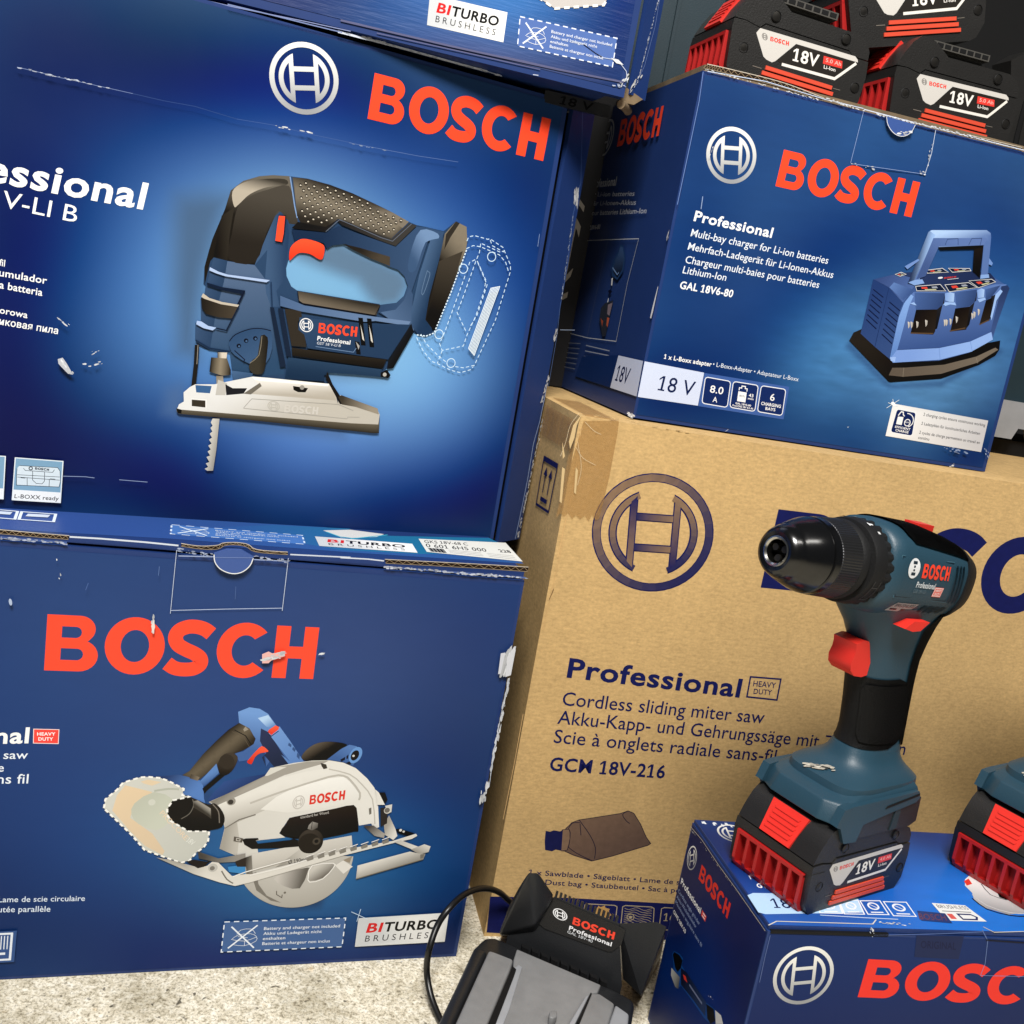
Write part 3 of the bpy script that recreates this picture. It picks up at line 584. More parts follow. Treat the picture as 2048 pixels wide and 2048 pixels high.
I.line([(-234.9,95.7),(-229.5,103.5)]+[(-160.3,106.8),(-147.3,103.1)],.35,(150,146,138)); I.line([(-234.9,95.4)]+[(-151.5,95.9),(-151.2,97.5),(-141.3,98.3)],.35,(160,156,148))
I.emblem(*[(-211.9,99.7),(-207,99.9),(-212.6,103.7)],(186,182,172),thick=.16); I.word([(-203.3,95.6),(-176.1,96.6),(-203.2,101.9)],(204,199,190))
bl=[(-257.3,84.9),(-252.1,85.2),(-251.9,60.7),(-252.6,43.9),(-257,43.4),(-259.1,44.8)]; T_=[(-257.3,84.9),(-258.6,71.6),(-258.5,44.9)]
I.poly(bl+[(-256.6,46.5),(-258.7,49.2),(-256.1,50.5),(-258.7,54.3),(-256.1,55.7),(-258.3,58.7),(-256.1,60.6),(-258.3,63.3),(-256,65.3),(-258.2,68.1),(-256.2,70),(-258.2,72.8),(-256.4,74.7),(-258.1,77.4),(-256.7,79.3),(-258.3,81.7)],(204,200,190),(150,146,138),[(-258,65.9)][0],[(-251,65.2)][0])
# dashed outline of the battery
DW=(206,230,246)
for P,sm in (([(-72.2,252.4),(-71.2,256),(-66.5,257.9),(-54,257.1),(-52.4,257.9),(-39.5,253.1),(-36.3,248.5),(-30.2,240.4),(-29.2,235.3),(-35.5,193.7),(-48,153.3),(-50.8,149.2),(-59.4,145.5),(-68.6,146.4),(-81.7,150.5),(-86.4,151.5),(-95.4,159.1),(-103.7,170.3)],0),([(-71.7,246.4),(-66.2,249.9),(-59.5,250.1),(-41.7,246.6),(-35,241.6),(-30.7,234.1)],0),([(-59.9,252.5),(-59.8,245.5),(-61.5,239.1),(-68.5,205.3),(-71.2,194.6),(-59.4,178.7)],0),([(-58.8,252.7),(-39.8,248.5)],0),
    ([(-68.1,228.9),(-67.1,236.1),(-63.1,238.8),(-60.8,238.7),(-50.4,224.6),(-50,216.4),(-54.1,194),(-59.2,177.6),(-60.9,168),(-79.1,161.8),(-82.3,167.1),(-79.4,176.8),(-68.9,226.7)],0),([(-60,237.3),(-48.5,220.8),(-53.1,195.2),(-58,184.1)],0),([(-99.7,172.4),(-94.2,165.5),(-81.7,156.8),(-73.7,152.6)],0),([(-65.3,150),(-57.8,149.9),(-48.6,153.2)],0),([(-79.1,161.8),(-81.7,150.5)],0),([(-52.2,256.9),(-49.8,252.8),(-38.9,249.6),(-37.6,252.4)],0)):
    I.dashes(P,.62,DW,2.9,2.0)
I.dashes([(-71.6,245.4),(-79.4,209.7),(-88.6,175),(-95.2,171.5),(-103.9,171.3)],1.0,(220,238,250),1.6,1.1)
for p in [(-48.7,243.9),(-71.9,230.2),(-84.2,174.6),(-69.7,152.5)]: I.circ(p,4.0,DW,.84)
P=[(-44.7,218.8),(-37.1,221.4),(-50.1,161.5),(-56.1,166.5)]
for i in range(7):
    t=i/6; a_=Vector(P[0]).lerp(Vector(P[1]),t); b_=Vector(P[3]).lerp(Vector(P[2]),t); I.line([tuple(a_),tuple(b_)],.75,(228,240,248))
I.line(P,.5,(228,240,248),closed=True)
# small picture squares
for P in ([(-391.6,41.9),(-360.1,42),(-359.7,10.7),(-391.7,10.6)],[(-428.3,41.8),(-398.1,42.3),(-397.7,10.8),(-428.3,10.9)]):
    I.poly(P,(126,164,190)); a_,b_,c_,d_=[Vector(p) for p in P]
    I.poly([tuple(d_.lerp(a_,.245)),tuple(c_.lerp(b_,.245)),tuple(c_),tuple(d_)],(238,240,240)); I.line([tuple(p) for p in P],.7,(232,238,240),closed=True)
I.text('L-BOXX ready',[(-390.4,12),(-361,12.2),(-390.3,15)],(20,24,34),.01)
I.poly([(-388.6,36.4),(-363.3,37),(-361.6,34.6),(-360.7,27.1),(-361.4,22.5),(-389.6,21.8),(-390,28.8),(-390,34.2)],(214,226,232)); IK=(40,48,58)
for P in ([(-388.6,36.4),(-363.3,37),(-361.6,34.6),(-360.7,27.1),(-361.4,22.5),(-389.6,21.8),(-390,28.8),(-390,34.2)],[(-389.7,29.5),(-361.3,30.1)],[(-385.8,34.6),(-384.5,33.1),(-366.4,33.2),(-365.4,35.3)],[(-379.7,33.1),(-379.3,26.3),(-376.7,24),(-372.9,24),(-371.4,26.2),(-371.8,33.1)],[(-389.4,27.8),(-361.2,27.7)],[(-383,27.7),(-382.6,21.9)],[(-368.2,27.6),(-368.1,22.3)],[(-387.2,27.4),(-384.2,27.4)],[(-367.9,28.3),(-364.3,28.2)]): I.line(P,.35,IK)
I.word([(-378.3,34.4),(-368.9,34.1),(-378.3,36.1)],IK); I.circ([(-381.1,35)][0],1.4,IK,.6)
# glare painted along the top fold, then creases and scuffs
I.line([(-198.8,381.2),(-153.6,382.2),(-108.9,382.5),(-77.9,382.8)],1.5,(205,212,226)); I.line([(-77.9,382.8),(-65,382.3)],.7,(170,180,200)); I.line([(-278.3,378.9),(-246.4,380),(-220.1,380.7),(-195.6,381.5)],.8,(120,134,176)); I.chips(*[(-182.2,382.3),(-68.3,382.8)],40,1.2,40,col=(206,212,224),spread=.6,run=3)
SC_=(190,200,222)
I.line([(-406.8,305.6),(-396.4,305.6),(-380.8,305.3),(-363.8,305.5),(-346.5,305.7),(-334.7,305.8)],.3,(120,136,176)); I.line([(-334.7,305.8),(-314.2,305.8),(-293.3,306.9),(-263.8,304.9)],.28,(58,78,124)); I.line([(-263.8,304.9),(-237.6,306.6),(-210.4,306.2),(-177.8,306.9)],.3,(70,92,142)); I.line([(-180,306.5),(-149.6,307.6),(-124.2,308.6),(-90.6,311.1)],.3,(96,116,160))
I.chips(*[(-406.8,305.6),(-345.3,305.7)],22,1.1,3,col=(190,198,216),spread=.4,run=2.6); I.chips(*[(-240.2,306.3),(-207.7,306.8)],9,1.4,4,spread=.5,run=2.4); I.chips(*[(-177.1,306.4),(-148,306.9)],8,1.0,41,col=(150,165,195),spread=.3,run=2.6)
I.poly([(-368.9,116.5),(-365.8,118),(-363.1,114.6),(-360.4,110.4),(-358,106.7),(-361.4,106.9),(-365.9,111),(-368.2,113.3)],(186,188,196)); I.chips(*[(-367.4,116.1),(-359,107.2)],16,1.6,5,spread=.8)
I.chips(*[(-353.9,113.2),(-337.2,118.3)],6,1.6,6); I.chips(*[(-348.6,122.5),(-342.2,126.7)],5,1.2,7)
I.line([(-359.5,31.1),(-344.1,31.9),(-337.8,31.5)],.4,(150,165,196)); I.line([(-320.5,31.5),(-300.3,31.3)],.4,(150,165,196)); I.chips(*[(-399.2,0.1),(-139.9,1.7)],60,1.1,8,col=(150,165,200),spread=.6,run=2.4)
I.line([(-9.4,269.6),(-9.1,259.2)],.3,(150,170,205)); I.chips(*[(-370.7,146),(-363.2,141)],4,1.2,9,run=3)
I.build('printed_graphics', jig)
# worn fold of the end flap
EI = Ink(lambda u,v,h:(u,-h,v), .1)
CH=(215,216,218)
EI.line([(18.9,381.2),(28.1,350.4),(36.9,321.3),(33.4,291.3),(39,250.8),(39.1,213.7),(42.4,187.6),(43.1,140.9)],.5,(92,118,170))
EI.line([(39.7,151.6),(40.3,131.4),(39.1,109.3),(35.1,87.4),(36,56.2),(34.9,28.4),(32.9,-3.1)],.9,(150,168,205))
EI.chips(*[(31.7,314.3),(35.7,301)],44,3.0,11,col=CH,spread=1.0); EI.chips(*[(33.4,291.3),(38.1,220.2)],70,1.2,12,col=(190,198,212),spread=.6); EI.chips(*[(38.8,195.7),(38.2,182.6)],18,2.0,13,col=CH)
EI.chips(*[(39.7,151.6),(35,126.5)],40,1.6,14,col=CH,spread=.9); EI.chips(*[(40.9,111),(34.7,-1.7)],150,1.5,15,col=CH,spread=.7); EI.line([(42.9,193.4),(67.6,195)],.4,(170,185,210))
ch = EI.build('worn_edge', ef)

# ================================================================ CIRCULAR SAW CARTON
saw = empty('carton', 'blue carton with a printed circular saw, standing on the concrete floor', 'carton',
            frame(0.0208, 0.7829, 0, 0.3433), 'blue cartons')
SH = 0.3486
carton(saw, [(-640,1),(-2,0),(-1.5,345),(-640,344)], .31, 'blue')
Cs = [(p,c) for p,c in zip([(-365.9,332.2),(-251.1,337.9),(-141.9,338.9),(-20.6,335.8),(-361.7,266.4),(-242.4,252.9),(-129,245.4),(-24.9,262.6),(-340.3,190.2),(-272,191.5),(-203.1,226),(-123.2,202.9),(-27.1,173.4),(-348.3,109.5),(-281.7,99.8),(-220.1,107.3),(-165.1,97.4),(-114.9,82.6),(-67.8,104.6),(-145.8,132.8),(-52.1,141.4),(-329.4,32.9),(-240.2,46.2),(-161.5,33.5),(-76.8,19.9),(-21.7,31.8),(-423.6,263.1),(-415,70.2)],
 [(46,66,114),(48,68,116),(50,68,114),(42,60,108),(46,68,118),(50,70,120),(54,72,120),(46,62,108),(42,64,116),(46,70,122),(48,70,122),(46,68,118),(38,56,102),(36,58,110),(40,70,124),(46,90,142),(52,108,160),(48,100,152),(40,84,138),(46,88,140),(36,62,116),(32,50,96),(36,58,108),(38,66,116),(34,54,102),(30,46,92),(40,60,110),(30,48,94)])]
softs = [([(-161.3,65.7),(-129.2,66.9),(-115.5,87.2),(-127.4,52.9),(-151.6,51.6),(-177.2,66.2)],(28,54,92),.8,8),([(-241,167.1),(-209.7,150.3),(-238.9,146.1)],(34,52,92),.5,10)]
sheet([(-560,3),(-5,3),(-4,341),(-560,341)], 150, 96, Cs, 26, softs, fplane(), 'printed_face', saw, off=.35, streak=.10, seed=2)
I = Ink(fplane(), .4)
I.word([(-348.5,251.9),(-158.1,253.5),(-349.1,294)], (246,78,54))
I.text('Professional', [(-455.1,191.4),(-354.9,195.8),(-454.9,203.5)], WHITE, .035)
I.poly([(-352.2,206.6),(-335.5,206.6),(-335.2,195.5),(-351.7,195.6)],(236,74,66)); I.line([(-352.2,206.6),(-335.5,206.6),(-335.2,195.5),(-351.7,195.6)],.5,(240,220,220),closed=True)
I.text('HEAVY',[(-349.6,201.6),(-337.5,201.9),(-349.8,204.1)],WHITE,.03); I.text('DUTY',[(-348.5,197.7),(-338.8,197.9),(-348.7,200.2)],WHITE,.03)
I.text('Cordless circular saw',[(-447.2,181.3),(-354.7,183.3),(-447,187.6)],(232,240,250),.008); I.text('Akku-Handkreissäge',[(-444.6,171.7),(-369.7,173),(-444.4,178)],(232,240,250),.008); I.text('Scie circulaire sans fil',[(-453,162),(-353.1,163.8),(-452.9,169.4)],(232,240,250),.008)
I.text('1 x Saw blade • Sägeblatt • Lame de scie circulaire',[(-438.6,68.1),(-307.5,66),(-438.6,72.6)],(214,226,244),.01); I.text('1 x Parallel guide • Parallelanschlag • Butée parallèle',[(-469.7,61),(-331,57.7),(-469.7,65.8)],(214,226,244),.01)
# drawing of the saw
SL=(206,204,198); SL2=(232,230,224); BL=(78,116,176); BLD=(44,66,116); BK=(30,26,24)
gm=(232,232,226)
I.poly([(-271.4,169.5),(-250.2,171.9),(-241.7,169.8),(-231.5,166.4),(-229.2,151.6),(-227.2,146.3),(-244.4,151.6),(-260.2,160.2)],(42,62,108),(86,126,190),[(-256.7,170.5)][0],[(-237.5,157.7)][0])
I.poly([(-226.8,149.8),(-222.2,157.7),(-215.5,166.6),(-200.3,170.2),(-185,173),(-169.7,178.5),(-167.1,176.7),(-166.2,169.6),(-213.8,150.7)],(50,78,136),(36,56,104),[(-215.5,166.6)][0],[(-206.5,155.2)][0])
# top handle
I.poly([(-211.8,224.5),(-203.8,228.5),(-196,227.5),(-189.3,223.5),(-182.8,215),(-169.5,197.9)]+[(-157.1,184.3),(-168.9,178.8),(-179.7,192.3)]+[(-185.7,179.2),(-187.8,190.5),(-190.6,194),(-197.3,185.1),(-206.5,183.3),(-210.3,190.1),(-204.3,192),(-197.3,198.2),(-196.2,202.6),(-201.7,210.2),(-210,215.1)],(112,152,210),(66,98,156),[(-195.5,223.3)][0],[(-198.3,193.8)][0])
I.poly([(-196.6,219.8),(-189.2,222.6),(-182.8,214.6),(-188,212.3),(-189.7,213.1)],(176,206,238),(100,140,196),[(-191.1,219.1)][0],[(-186.4,212.3)][0])
I.poly([(-193.3,211.3),(-186.7,208),(-167.4,180.3)]+[(-167.9,180.1),(-177.9,177.4),(-188.8,189.5)]+[(-185.7,179.2),(-189.7,187),(-187,190.6),(-192.9,200.9)],(44,52,84),(34,42,66),[(-188.6,204.5)][0],[(-178.3,183.7)][0])
I.poly([(-187,207.1),(-179.5,213.4),(-170,201.4)]+[(-157.5,184.3),(-167.5,180.1),(-175.4,189.7)]+[(-167.8,183.8)],(112,150,208),(92,130,190),[(-183,209.8)][0],[(-163.5,183.8)][0])
for k in range(3):
    t=k*.06
    I.poly([(-170.7,199.9),(-168.5,198.2),(-168.6,195.9),(-171.2,197.7)] if k==0 else ([(-167.1,196.5),(-164.8,194.3),(-165.4,192.1),(-167.6,194.3)] if k==1 else [(-163.3,191.7),(-161,189.1),(-160.9,185.6),(-163.3,188.2)]),(58,84,130))
I.poly([(-188,208.8),(-187,210.6),(-182.7,214.2),(-179.8,212.9),(-180,210.8),(-184.9,205.9)],(246,92,62),(222,60,42),[(-184.2,213.3)][0],[(-184.3,207.2)][0]); I.line([(-186.9,206.7),(-184.8,205),(-179.8,209.5)],.6,(20,22,30))
I.poly([(-190.9,196.6),(-187,194.1),(-185.6,191.9),(-191.7,190.5),(-195.2,186.9),(-196.9,181.2),(-200.6,182.9),(-199,186),(-195,192.2)],(240,90,62),(206,52,38),[(-192.2,194.8)][0],[(-197.2,183.4)][0],smooth=2)
I.poly([(-247.1,171.5),(-242.2,175),(-233.8,188.9),(-224.5,201.1),(-217.1,209.8),(-210,215.5),(-201.8,211.1),(-196.6,202.6),(-197.3,198.2),(-204.4,192.9),(-210.3,190.1),(-217.5,185.7),(-221.6,181.3),(-234.7,167.3)],(22,18,16),(46,40,34),[(-230.1,196.7)][0],[(-215.7,183.1)][0],mid=(104,94,78))
I.line([(-212.8,209.5),(-204.2,205),(-198.7,197.3)],.7,(20,17,15)); I.line([(-214.6,208.1),(-205.7,204.1),(-200.1,195.5)],.4,(90,80,68)); I.poly([(-205.1,212.7),(-202.5,210.2),(-205.4,208.4),(-206.4,210.1)],(150,142,128))
I.poly([(-240.8,172.4),(-234.2,169.9),(-235.4,166.8),(-241.6,168.9)],(60,52,44),(120,110,96),[(-241.8,170.7)][0],[(-235.6,169)][0])
I.poly([(-221.8,183),(-218.6,189.1),(-213.4,190.5),(-208.5,188),(-208,183.2),(-211,175.3),(-216,171.4),(-220.4,173.5),(-222.2,177.8)],(66,58,50),(28,24,21),[(-215.3,186.6)][0],[(-216.9,172.7)][0],smooth=3); I.ellipse(*[(-215.7,183.1),(-210.5,184.9),(-217.9,189.1)],(52,46,40),n=24)
I.poly([(-233.8,166.4),(-223.2,181.3),(-220.4,173.5),(-230.3,162.1)],(92,132,192),(60,90,146),[(-229.7,170.8)][0],[(-226.1,165.6)][0])
I.poly([(-231.3,160.3),(-220,172.6),(-216,171.4),(-227.7,158.6),(-229.3,156)],(14,12,11))
# front grip
I.poly([(-159.4,189.1),(-155.3,195.4),(-148.6,200),(-138.3,201.5),(-125.7,199.6),(-127.6,195.1),(-133.4,189.6),(-138.7,185.9),(-152.3,184.4),(-158.1,185.6)],(96,86,74),(18,15,14),[(-152.4,198.1)][0],[(-146.6,190.2)][0],smooth=3)
I.poly([(-139.5,185.9),(-129.3,195.5),(-123.2,199.2),(-117.2,198),(-113.7,190.8),(-118.1,180.8),(-126.1,184.3)],(86,122,180),(64,96,152),[(-123.8,197.8)][0],[(-129.6,186.1)][0])
I.ellipse(*[(-117.1,190.3),(-112,191.9),(-117.1,197.2)],(104,148,206)); I.ellipse(*[(-117.6,190),(-114.4,190.8),(-117.5,194.4)],(30,26,24)); I.circ([(-118.7,189.6)][0],1.0,(200,200,196))
for P in ([(-128.8,186.1),(-125.1,188.8),(-125.1,186.1),(-127.7,184.3)],[(-124.3,189.3),(-122.8,190.7),(-122.7,187.1),(-124,186.9)],[(-123.9,183.4),(-121.2,184.8),(-119.2,182.1),(-122.5,182.1)]): I.poly(P,(18,24,40))
# blade guard body
I.poly([(-225.5,149),(-214.2,155.1),(-184.8,171.2),(-175.2,177.5)]+[(-186.2,170.6),(-183.3,176.4),(-178.9,179.1),(-165,182.8),(-150.8,185),(-137.8,185.5),(-126,183.6),(-115.4,179),(-104.9,170),(-97.8,161.8),(-93.6,151.6),(-88.8,126.4),(-92.9,124.5),(-95.8,129.7),(-105.7,127.9),(-108.9,138.7),(-112.4,145.2),(-127.2,143.3),(-162.4,135.2),(-168.8,121.6),(-163.5,117.9),(-185.8,115.4),(-182.8,103.5),(-186.7,102.7)]+[(-197.4,101.2),(-213.2,108.7),(-211.2,126.7),(-216,142.8)],SL,(226,224,218),[(-202.2,115.8)][0],[(-116.3,173.6)][0])
I.poly([(-225.1,149),(-214.2,155.1),(-175.2,177.5)]+[(-178.9,178.9),(-153.9,184.3),(-137.7,185.2),(-142.3,182.3),(-156.3,177.6),(-170.9,172.1)]+[(-169.1,173.2),(-218.7,146.3)],(128,124,116),(160,156,148),[(-214.2,155.1)][0],[(-209.9,150.7)][0])
I.poly([(-185.5,171.2),(-182.4,178.3),(-175.4,179.3),(-169.8,179.4),(-183.2,171.7)],(212,210,202))
I.poly([(-218.7,146.3),(-169,172.3)]+[(-170.7,170.8),(-152.8,175.9),(-136.9,178.8),(-125.1,177.1),(-119.6,173.5),(-135.9,171.6),(-154.7,165.1),(-179,153.3)]+[(-163.9,151.7),(-211.2,126.7),(-213.2,138.3)],(226,224,218),(176,172,164),[(-206.1,151.6)][0],[(-199.9,131.1)][0])
I.poly([(-162.4,161.4),(-135.7,169.8),(-124.3,171.2),(-118.8,167.2),(-109.8,157.1),(-109.5,151.6),(-113.7,148.9),(-137.2,143.4),(-164.6,139.8),(-185.7,142.6),(-175,153.3)],(240,239,235),(222,220,214),[(-140.6,169.7)][0],[(-137.2,143.4)][0])
I.line([(-194.3,147.9),(-171.6,157.8),(-135.9,171.1),(-124.4,172.1),(-118.1,168.1),(-109,157.1),(-108.9,150.7)],1.6,(186,182,174),smooth=2); I.line([(-136.8,177.9),(-119.6,173.5),(-108.3,164.5),(-98,151.6),(-92.7,129.2)],1.0,(190,186,178),smooth=2)
I.line([(-211.1,126.2),(-201,133.8),(-188.9,138.2)],1.1,(120,116,108)); I.poly([(-211.1,125.8),(-202.4,132),(-199.2,117.6),(-199.1,102.6),(-213.2,108.7)],(158,154,146),(188,184,176),[(-210.5,120.4)][0],[(-200.3,120.3)][0])
I.emblem(*[(-156.9,148.8),(-152.2,150.2),(-157.5,154.7)],(196,192,186),thick=.16); I.word([(-148.3,146.8),(-120.6,151.4),(-148.6,155)],(216,58,46))
I.poly([(-168.4,121.6),(-164.5,129.8),(-162.3,134.8),(-152.9,137.5),(-127.2,143.3),(-112.6,146.5),(-108.5,138.7),(-105.6,123.7),(-109.2,122.4),(-133.7,116.6),(-156.9,116.9)],(38,32,28),(14,11,10),[(-136.6,138.8)][0],[(-134.2,120.3)][0],smooth=2)
I.text('standard for Wood',[(-153.5,134.5),(-131.6,138.9),(-154.3,136.8)],(196,192,186),.0)
I.poly([(-144,183.1),(-139.4,181.9),(-138.1,178.7),(-140.9,177.8),(-142.9,180.5)],(60,56,50))
I.poly([(-99.8,143.3),(-97.8,144.2),(-97,138.6),(-98.6,137.7)],(110,106,98)); I.circ([(-208.8,149.7)][0],3.4,(150,146,138)); I.circ([(-209.1,149.1)][0],2.1,(60,56,52))
# lower guard, blade disc
I.ellipse(*[(-153.5,103),(-107.1,106.8),(-161.1,151.5)],SL,n=60,arc=(182,352),col2=(168,164,156))
I.poly([(-193.9,102.8),(-110.5,119.1),(-108.1,107.8),(-129.7,98.8),(-192.2,87.2)],(214,211,205),(184,180,172),[(-158.4,116)][0],[(-153.9,92.7)][0])
I.poly([(-168.4,91.2),(-151.5,106.6),(-143.6,102.8),(-132.5,107.2),(-145.9,95.3)],(150,146,138),(206,203,196),[(-163.8,92.9)][0],[(-140.5,104.6)][0])
I.poly([(-186.5,86.1),(-182.6,87.8),(-179.7,76.6),(-172,66.1),(-159.7,59.1),(-168.2,61.3),(-180.7,71.1)],(120,116,108))
I.poly([(-168,80.9),(-160.5,86.3),(-142.8,90.6),(-141.7,87.7),(-146.3,71.9),(-159,74.1)],(196,192,186),(96,92,86),[(-165.5,79.9)][0],[(-145.4,77.5)][0],smooth=2)
I.poly([(-137.9,91.4),(-123.2,93.9),(-121.8,90.1),(-129,80.8),(-139.2,78.3),(-140.6,83)],(200,197,190),(90,84,76),[(-136.9,89.5)][0],[(-128.9,79.9)][0],smooth=2); I.line([(-138.9,92.4),(-122.3,94.1),(-121.4,90.1),(-128.9,79.9),(-139.1,77.3),(-140.9,83)],.7,(236,234,230),closed=True,smooth=2)
I.line([(-164.7,70.1),(-164.3,66.8),(-159.8,63.8),(-159.8,66.6)],.7,(90,84,76)); I.circ([(-157.9,68.3)][0],1,(110,104,96))
I.poly([(-115,96.6),(-107.4,100.2),(-108.7,94.1)],(150,138,120)); I.poly([(-120.4,92),(-114.2,96.6),(-105.7,90.7),(-112.5,84.2)],(222,219,213))
I.text('Ø 190mm',[(-158.2,94.2),(-142.8,97.2),(-158.7,97.5)],(40,36,32),.01)
# lever and knob
I.poly([(-196.7,116.6),(-194.4,117.5),(-184.9,117.8),(-184,116.5),(-186.3,115.6),(-184.3,112.8),(-159.5,115.7)]+[(-156.9,116.9),(-150.8,114.5),(-150.2,109.9),(-165.7,108.7),(-189.8,108.2)]+[(-188.6,108.3),(-194.6,112.1)],(26,22,20))
I.poly([(-203.3,119.4),(-196,117.5),(-196.8,113.9),(-203.3,115.3)],(90,84,76)); I.line([(-201.2,117.8),(-198.4,117.1),(-198.5,115.3),(-201.2,115.8)],.6,(190,186,178),closed=True)
I.ellipse(*[(-143,114.4),(-133.9,118.4),(-147.2,124.6)],(60,54,48),n=36,col2=(16,14,12)); I.ellipse(*[(-144,112.5),(-136.1,115.7),(-147.5,120.9)],(38,34,30),n=30); I.circ([(-138.4,114.3)][0],3.2,(70,64,56)); I.circ([(-138.4,114.3)][0],1.6,(20,18,16))
I.poly([(-146.4,128.7),(-144,131.9),(-139.2,130.5),(-139.1,126.4),(-143,124.1),(-146.9,125.5)],(150,146,140),(70,66,60),[(-145.4,130.6)][0],[(-139.8,125)][0]); I.line([(-143.9,131.5),(-143.9,125)],.5,(50,46,42))
# dust spout
I.poly([(-225.7,147.2),(-221.2,148.1),(-216.1,143.6),(-212.1,135.6),(-213.6,127.6),(-221.9,125),(-229.4,123.3),(-238.7,124.3),(-246.1,129.7),(-252.5,134.1),(-255.3,139.4),(-255.1,145.5),(-251.9,150.7),(-246.2,154.2),(-240.1,153.7),(-235.3,151.6)],(46,42,38),(14,12,11),[(-236.9,151.6)][0],[(-237.5,126.9)][0],smooth=3)
I.ellipse(*[(-246,144.1),(-236.6,148.9),(-250,154.2)],(28,25,22),n=30); I.line([(-237.6,151.6),(-236.3,146.3),(-238.7,139.3),(-244.3,134.9)],.6,(110,106,98),smooth=3)
I.poly([(-236.7,149.8),(-233.7,150.7),(-223.4,143.7),(-222.1,134.8),(-225.5,137.5),(-236.2,144.6)],(60,56,50),(150,146,138),[(-232.3,144.6)][0],[(-230.3,147.2)][0]); I.line([(-222.3,147.2),(-217.4,141),(-215.6,131.2)],.8,(120,114,106),smooth=3)
# ghost battery
gb=[(-300.2,144.2),(-299.7,151.5),(-292.4,159.2),(-288.6,165.1),(-277.3,169.5),(-271.5,170.1),(-262.6,169.2),(-256.4,166.7),(-244.9,160.3),(-245.5,155),(-240.1,153.7),(-251.9,150.7),(-255.3,143.7),(-254.8,138.5),(-251.7,133.2),(-238,124.3),(-222.6,124.1),(-222.5,116.1),(-225.1,110.7),(-230.7,105.4),(-234.7,99.2),(-240.7,97.5),(-250.2,101.3),(-268.2,108.8),(-279,122.1)]
I.poly(gb,(204,205,198),(192,194,187),[(-289.6,160)][0],[(-232.4,107.2)][0])
I.poly([(-286.9,163),(-267.4,157.6),(-268.4,152.4),(-279.7,146.3),(-281,136),(-264.2,122.8),(-253.8,107.6),(-255,104.1),(-268.5,112.3),(-280.8,125.6),(-294.2,142.1),(-292,154.9)],(222,200,168),(212,192,164),[(-289.2,155.8)][0],[(-259.3,109.5)][0])
I.poly([(-276.3,166.1),(-271.3,167.8),(-261.5,165.8),(-267.9,162.7),(-273.9,164.4)],(220,200,170)); I.poly([(-279.1,148.1),(-265.9,157.6),(-252,151.5),(-255.6,142.8),(-253.1,132.3),(-261.5,125.4),(-274.6,130.7),(-280.4,138.6)],(186,190,176),(196,200,186),[(-274.2,151.5)][0],[(-257.8,134.1)][0],smooth=2); I.circ([(-266.8,148.9)][0],2.6,(204,206,196))
I.line([(-266,158.4),(-255.8,160.2),(-248.2,159.8)],1.6,(176,180,168),smooth=2); I.text('PROCORE',[(-260.5,139.4),(-239.5,116.3),(-258.2,142.4)],(226,204,176),.0); I.text('18V',[(-239,115.8),(-234,111.8),(-236.7,119.4)],(224,226,220),.0)
I.dashes(gb,1.5,(240,240,236),3.2,2.2,closed=True)
# base plate
I.poly([(-259.4,102.4),(-250.1,100.4),(-240.7,97.4),(-226.3,92.7),(-221,94.4),(-217.5,97.9),(-212.7,96.9),(-204.7,88.5),(-201.1,84.8),(-190.9,86.3)]+[(-187.3,86.1),(-146.2,97.2),(-108.9,107.8),(-76.1,113.9),(-56.9,120.4),(-55.5,118.4),(-59.7,115.6),(-75,112),(-114.8,101.3),(-186.4,78.7)]+[(-197.8,75.9),(-210.1,79.5),(-230.4,87.4)],(158,154,146),(216,213,206),[(-239.2,98.4)][0],[(-222.4,85.3)][0])
I.poly([(-236.9,98.4),(-231.7,100),(-221.4,98),(-217.7,99.8),(-223.3,93.5),(-227.8,92.3)],(34,30,30)); I.poly([(-229.3,107.2),(-213.1,100.6),(-193,104.7),(-191.8,93.7),(-197,97.5),(-211.9,96.9),(-227.9,100.9)],(70,66,62),(140,136,130),[(-224.3,103.5)][0],[(-200.4,99.4)][0])
I.poly([(-205.2,93.1),(-191.9,94.6),(-190.9,86.3),(-203.9,88.5)],(62,132,190)); I.poly([(-200.2,97.6),(-192.6,101.1),(-190.9,92.8),(-198.1,93)],(48,42,38)); I.poly([(-192.6,101.1),(-188,102.8),(-185.3,86.2),(-190.1,86.3)],(52,48,44),(130,126,118),[(-192.2,97.4)][0],[(-186.6,97.3)][0])
I.circ([(-216.5,92.5)][0],3.6,(186,184,178)); I.circ([(-216.9,92.1)][0],1.9,(120,116,110)); I.line([(-209.6,89.6),(-204.8,82.1),(-199.6,78.3)],1.0,(110,106,98),smooth=2)
for k in range(8):
    a_=Vector([(-144.7,99.1)][0]).lerp(Vector([(-84.8,113.6)][0]),k/7); dx=(Vector([(-84.8,113.6)][0])-Vector([(-144.7,99.1)][0]))/7
    I.poly([tuple(a_),tuple(a_+dx*.6+Vector((0,1.5))),tuple(a_+dx*.7+Vector((0,-2.2))),tuple(a_+dx*.15+Vector((0,-2.8)))],(130,126,118)); I.line([tuple(a_+Vector((0,1.6))),tuple(a_+dx*.7+Vector((0,2.6)))],.7,(236,234,230))
I.line([(-200.3,84.3),(-191.2,88.2),(-180.3,91.6),(-157.4,98.5)],.9,(236,234,230)); I.line([(-187.2,85.2),(-163.5,91.1),(-144.6,97.7)],.9,(236,234,230))
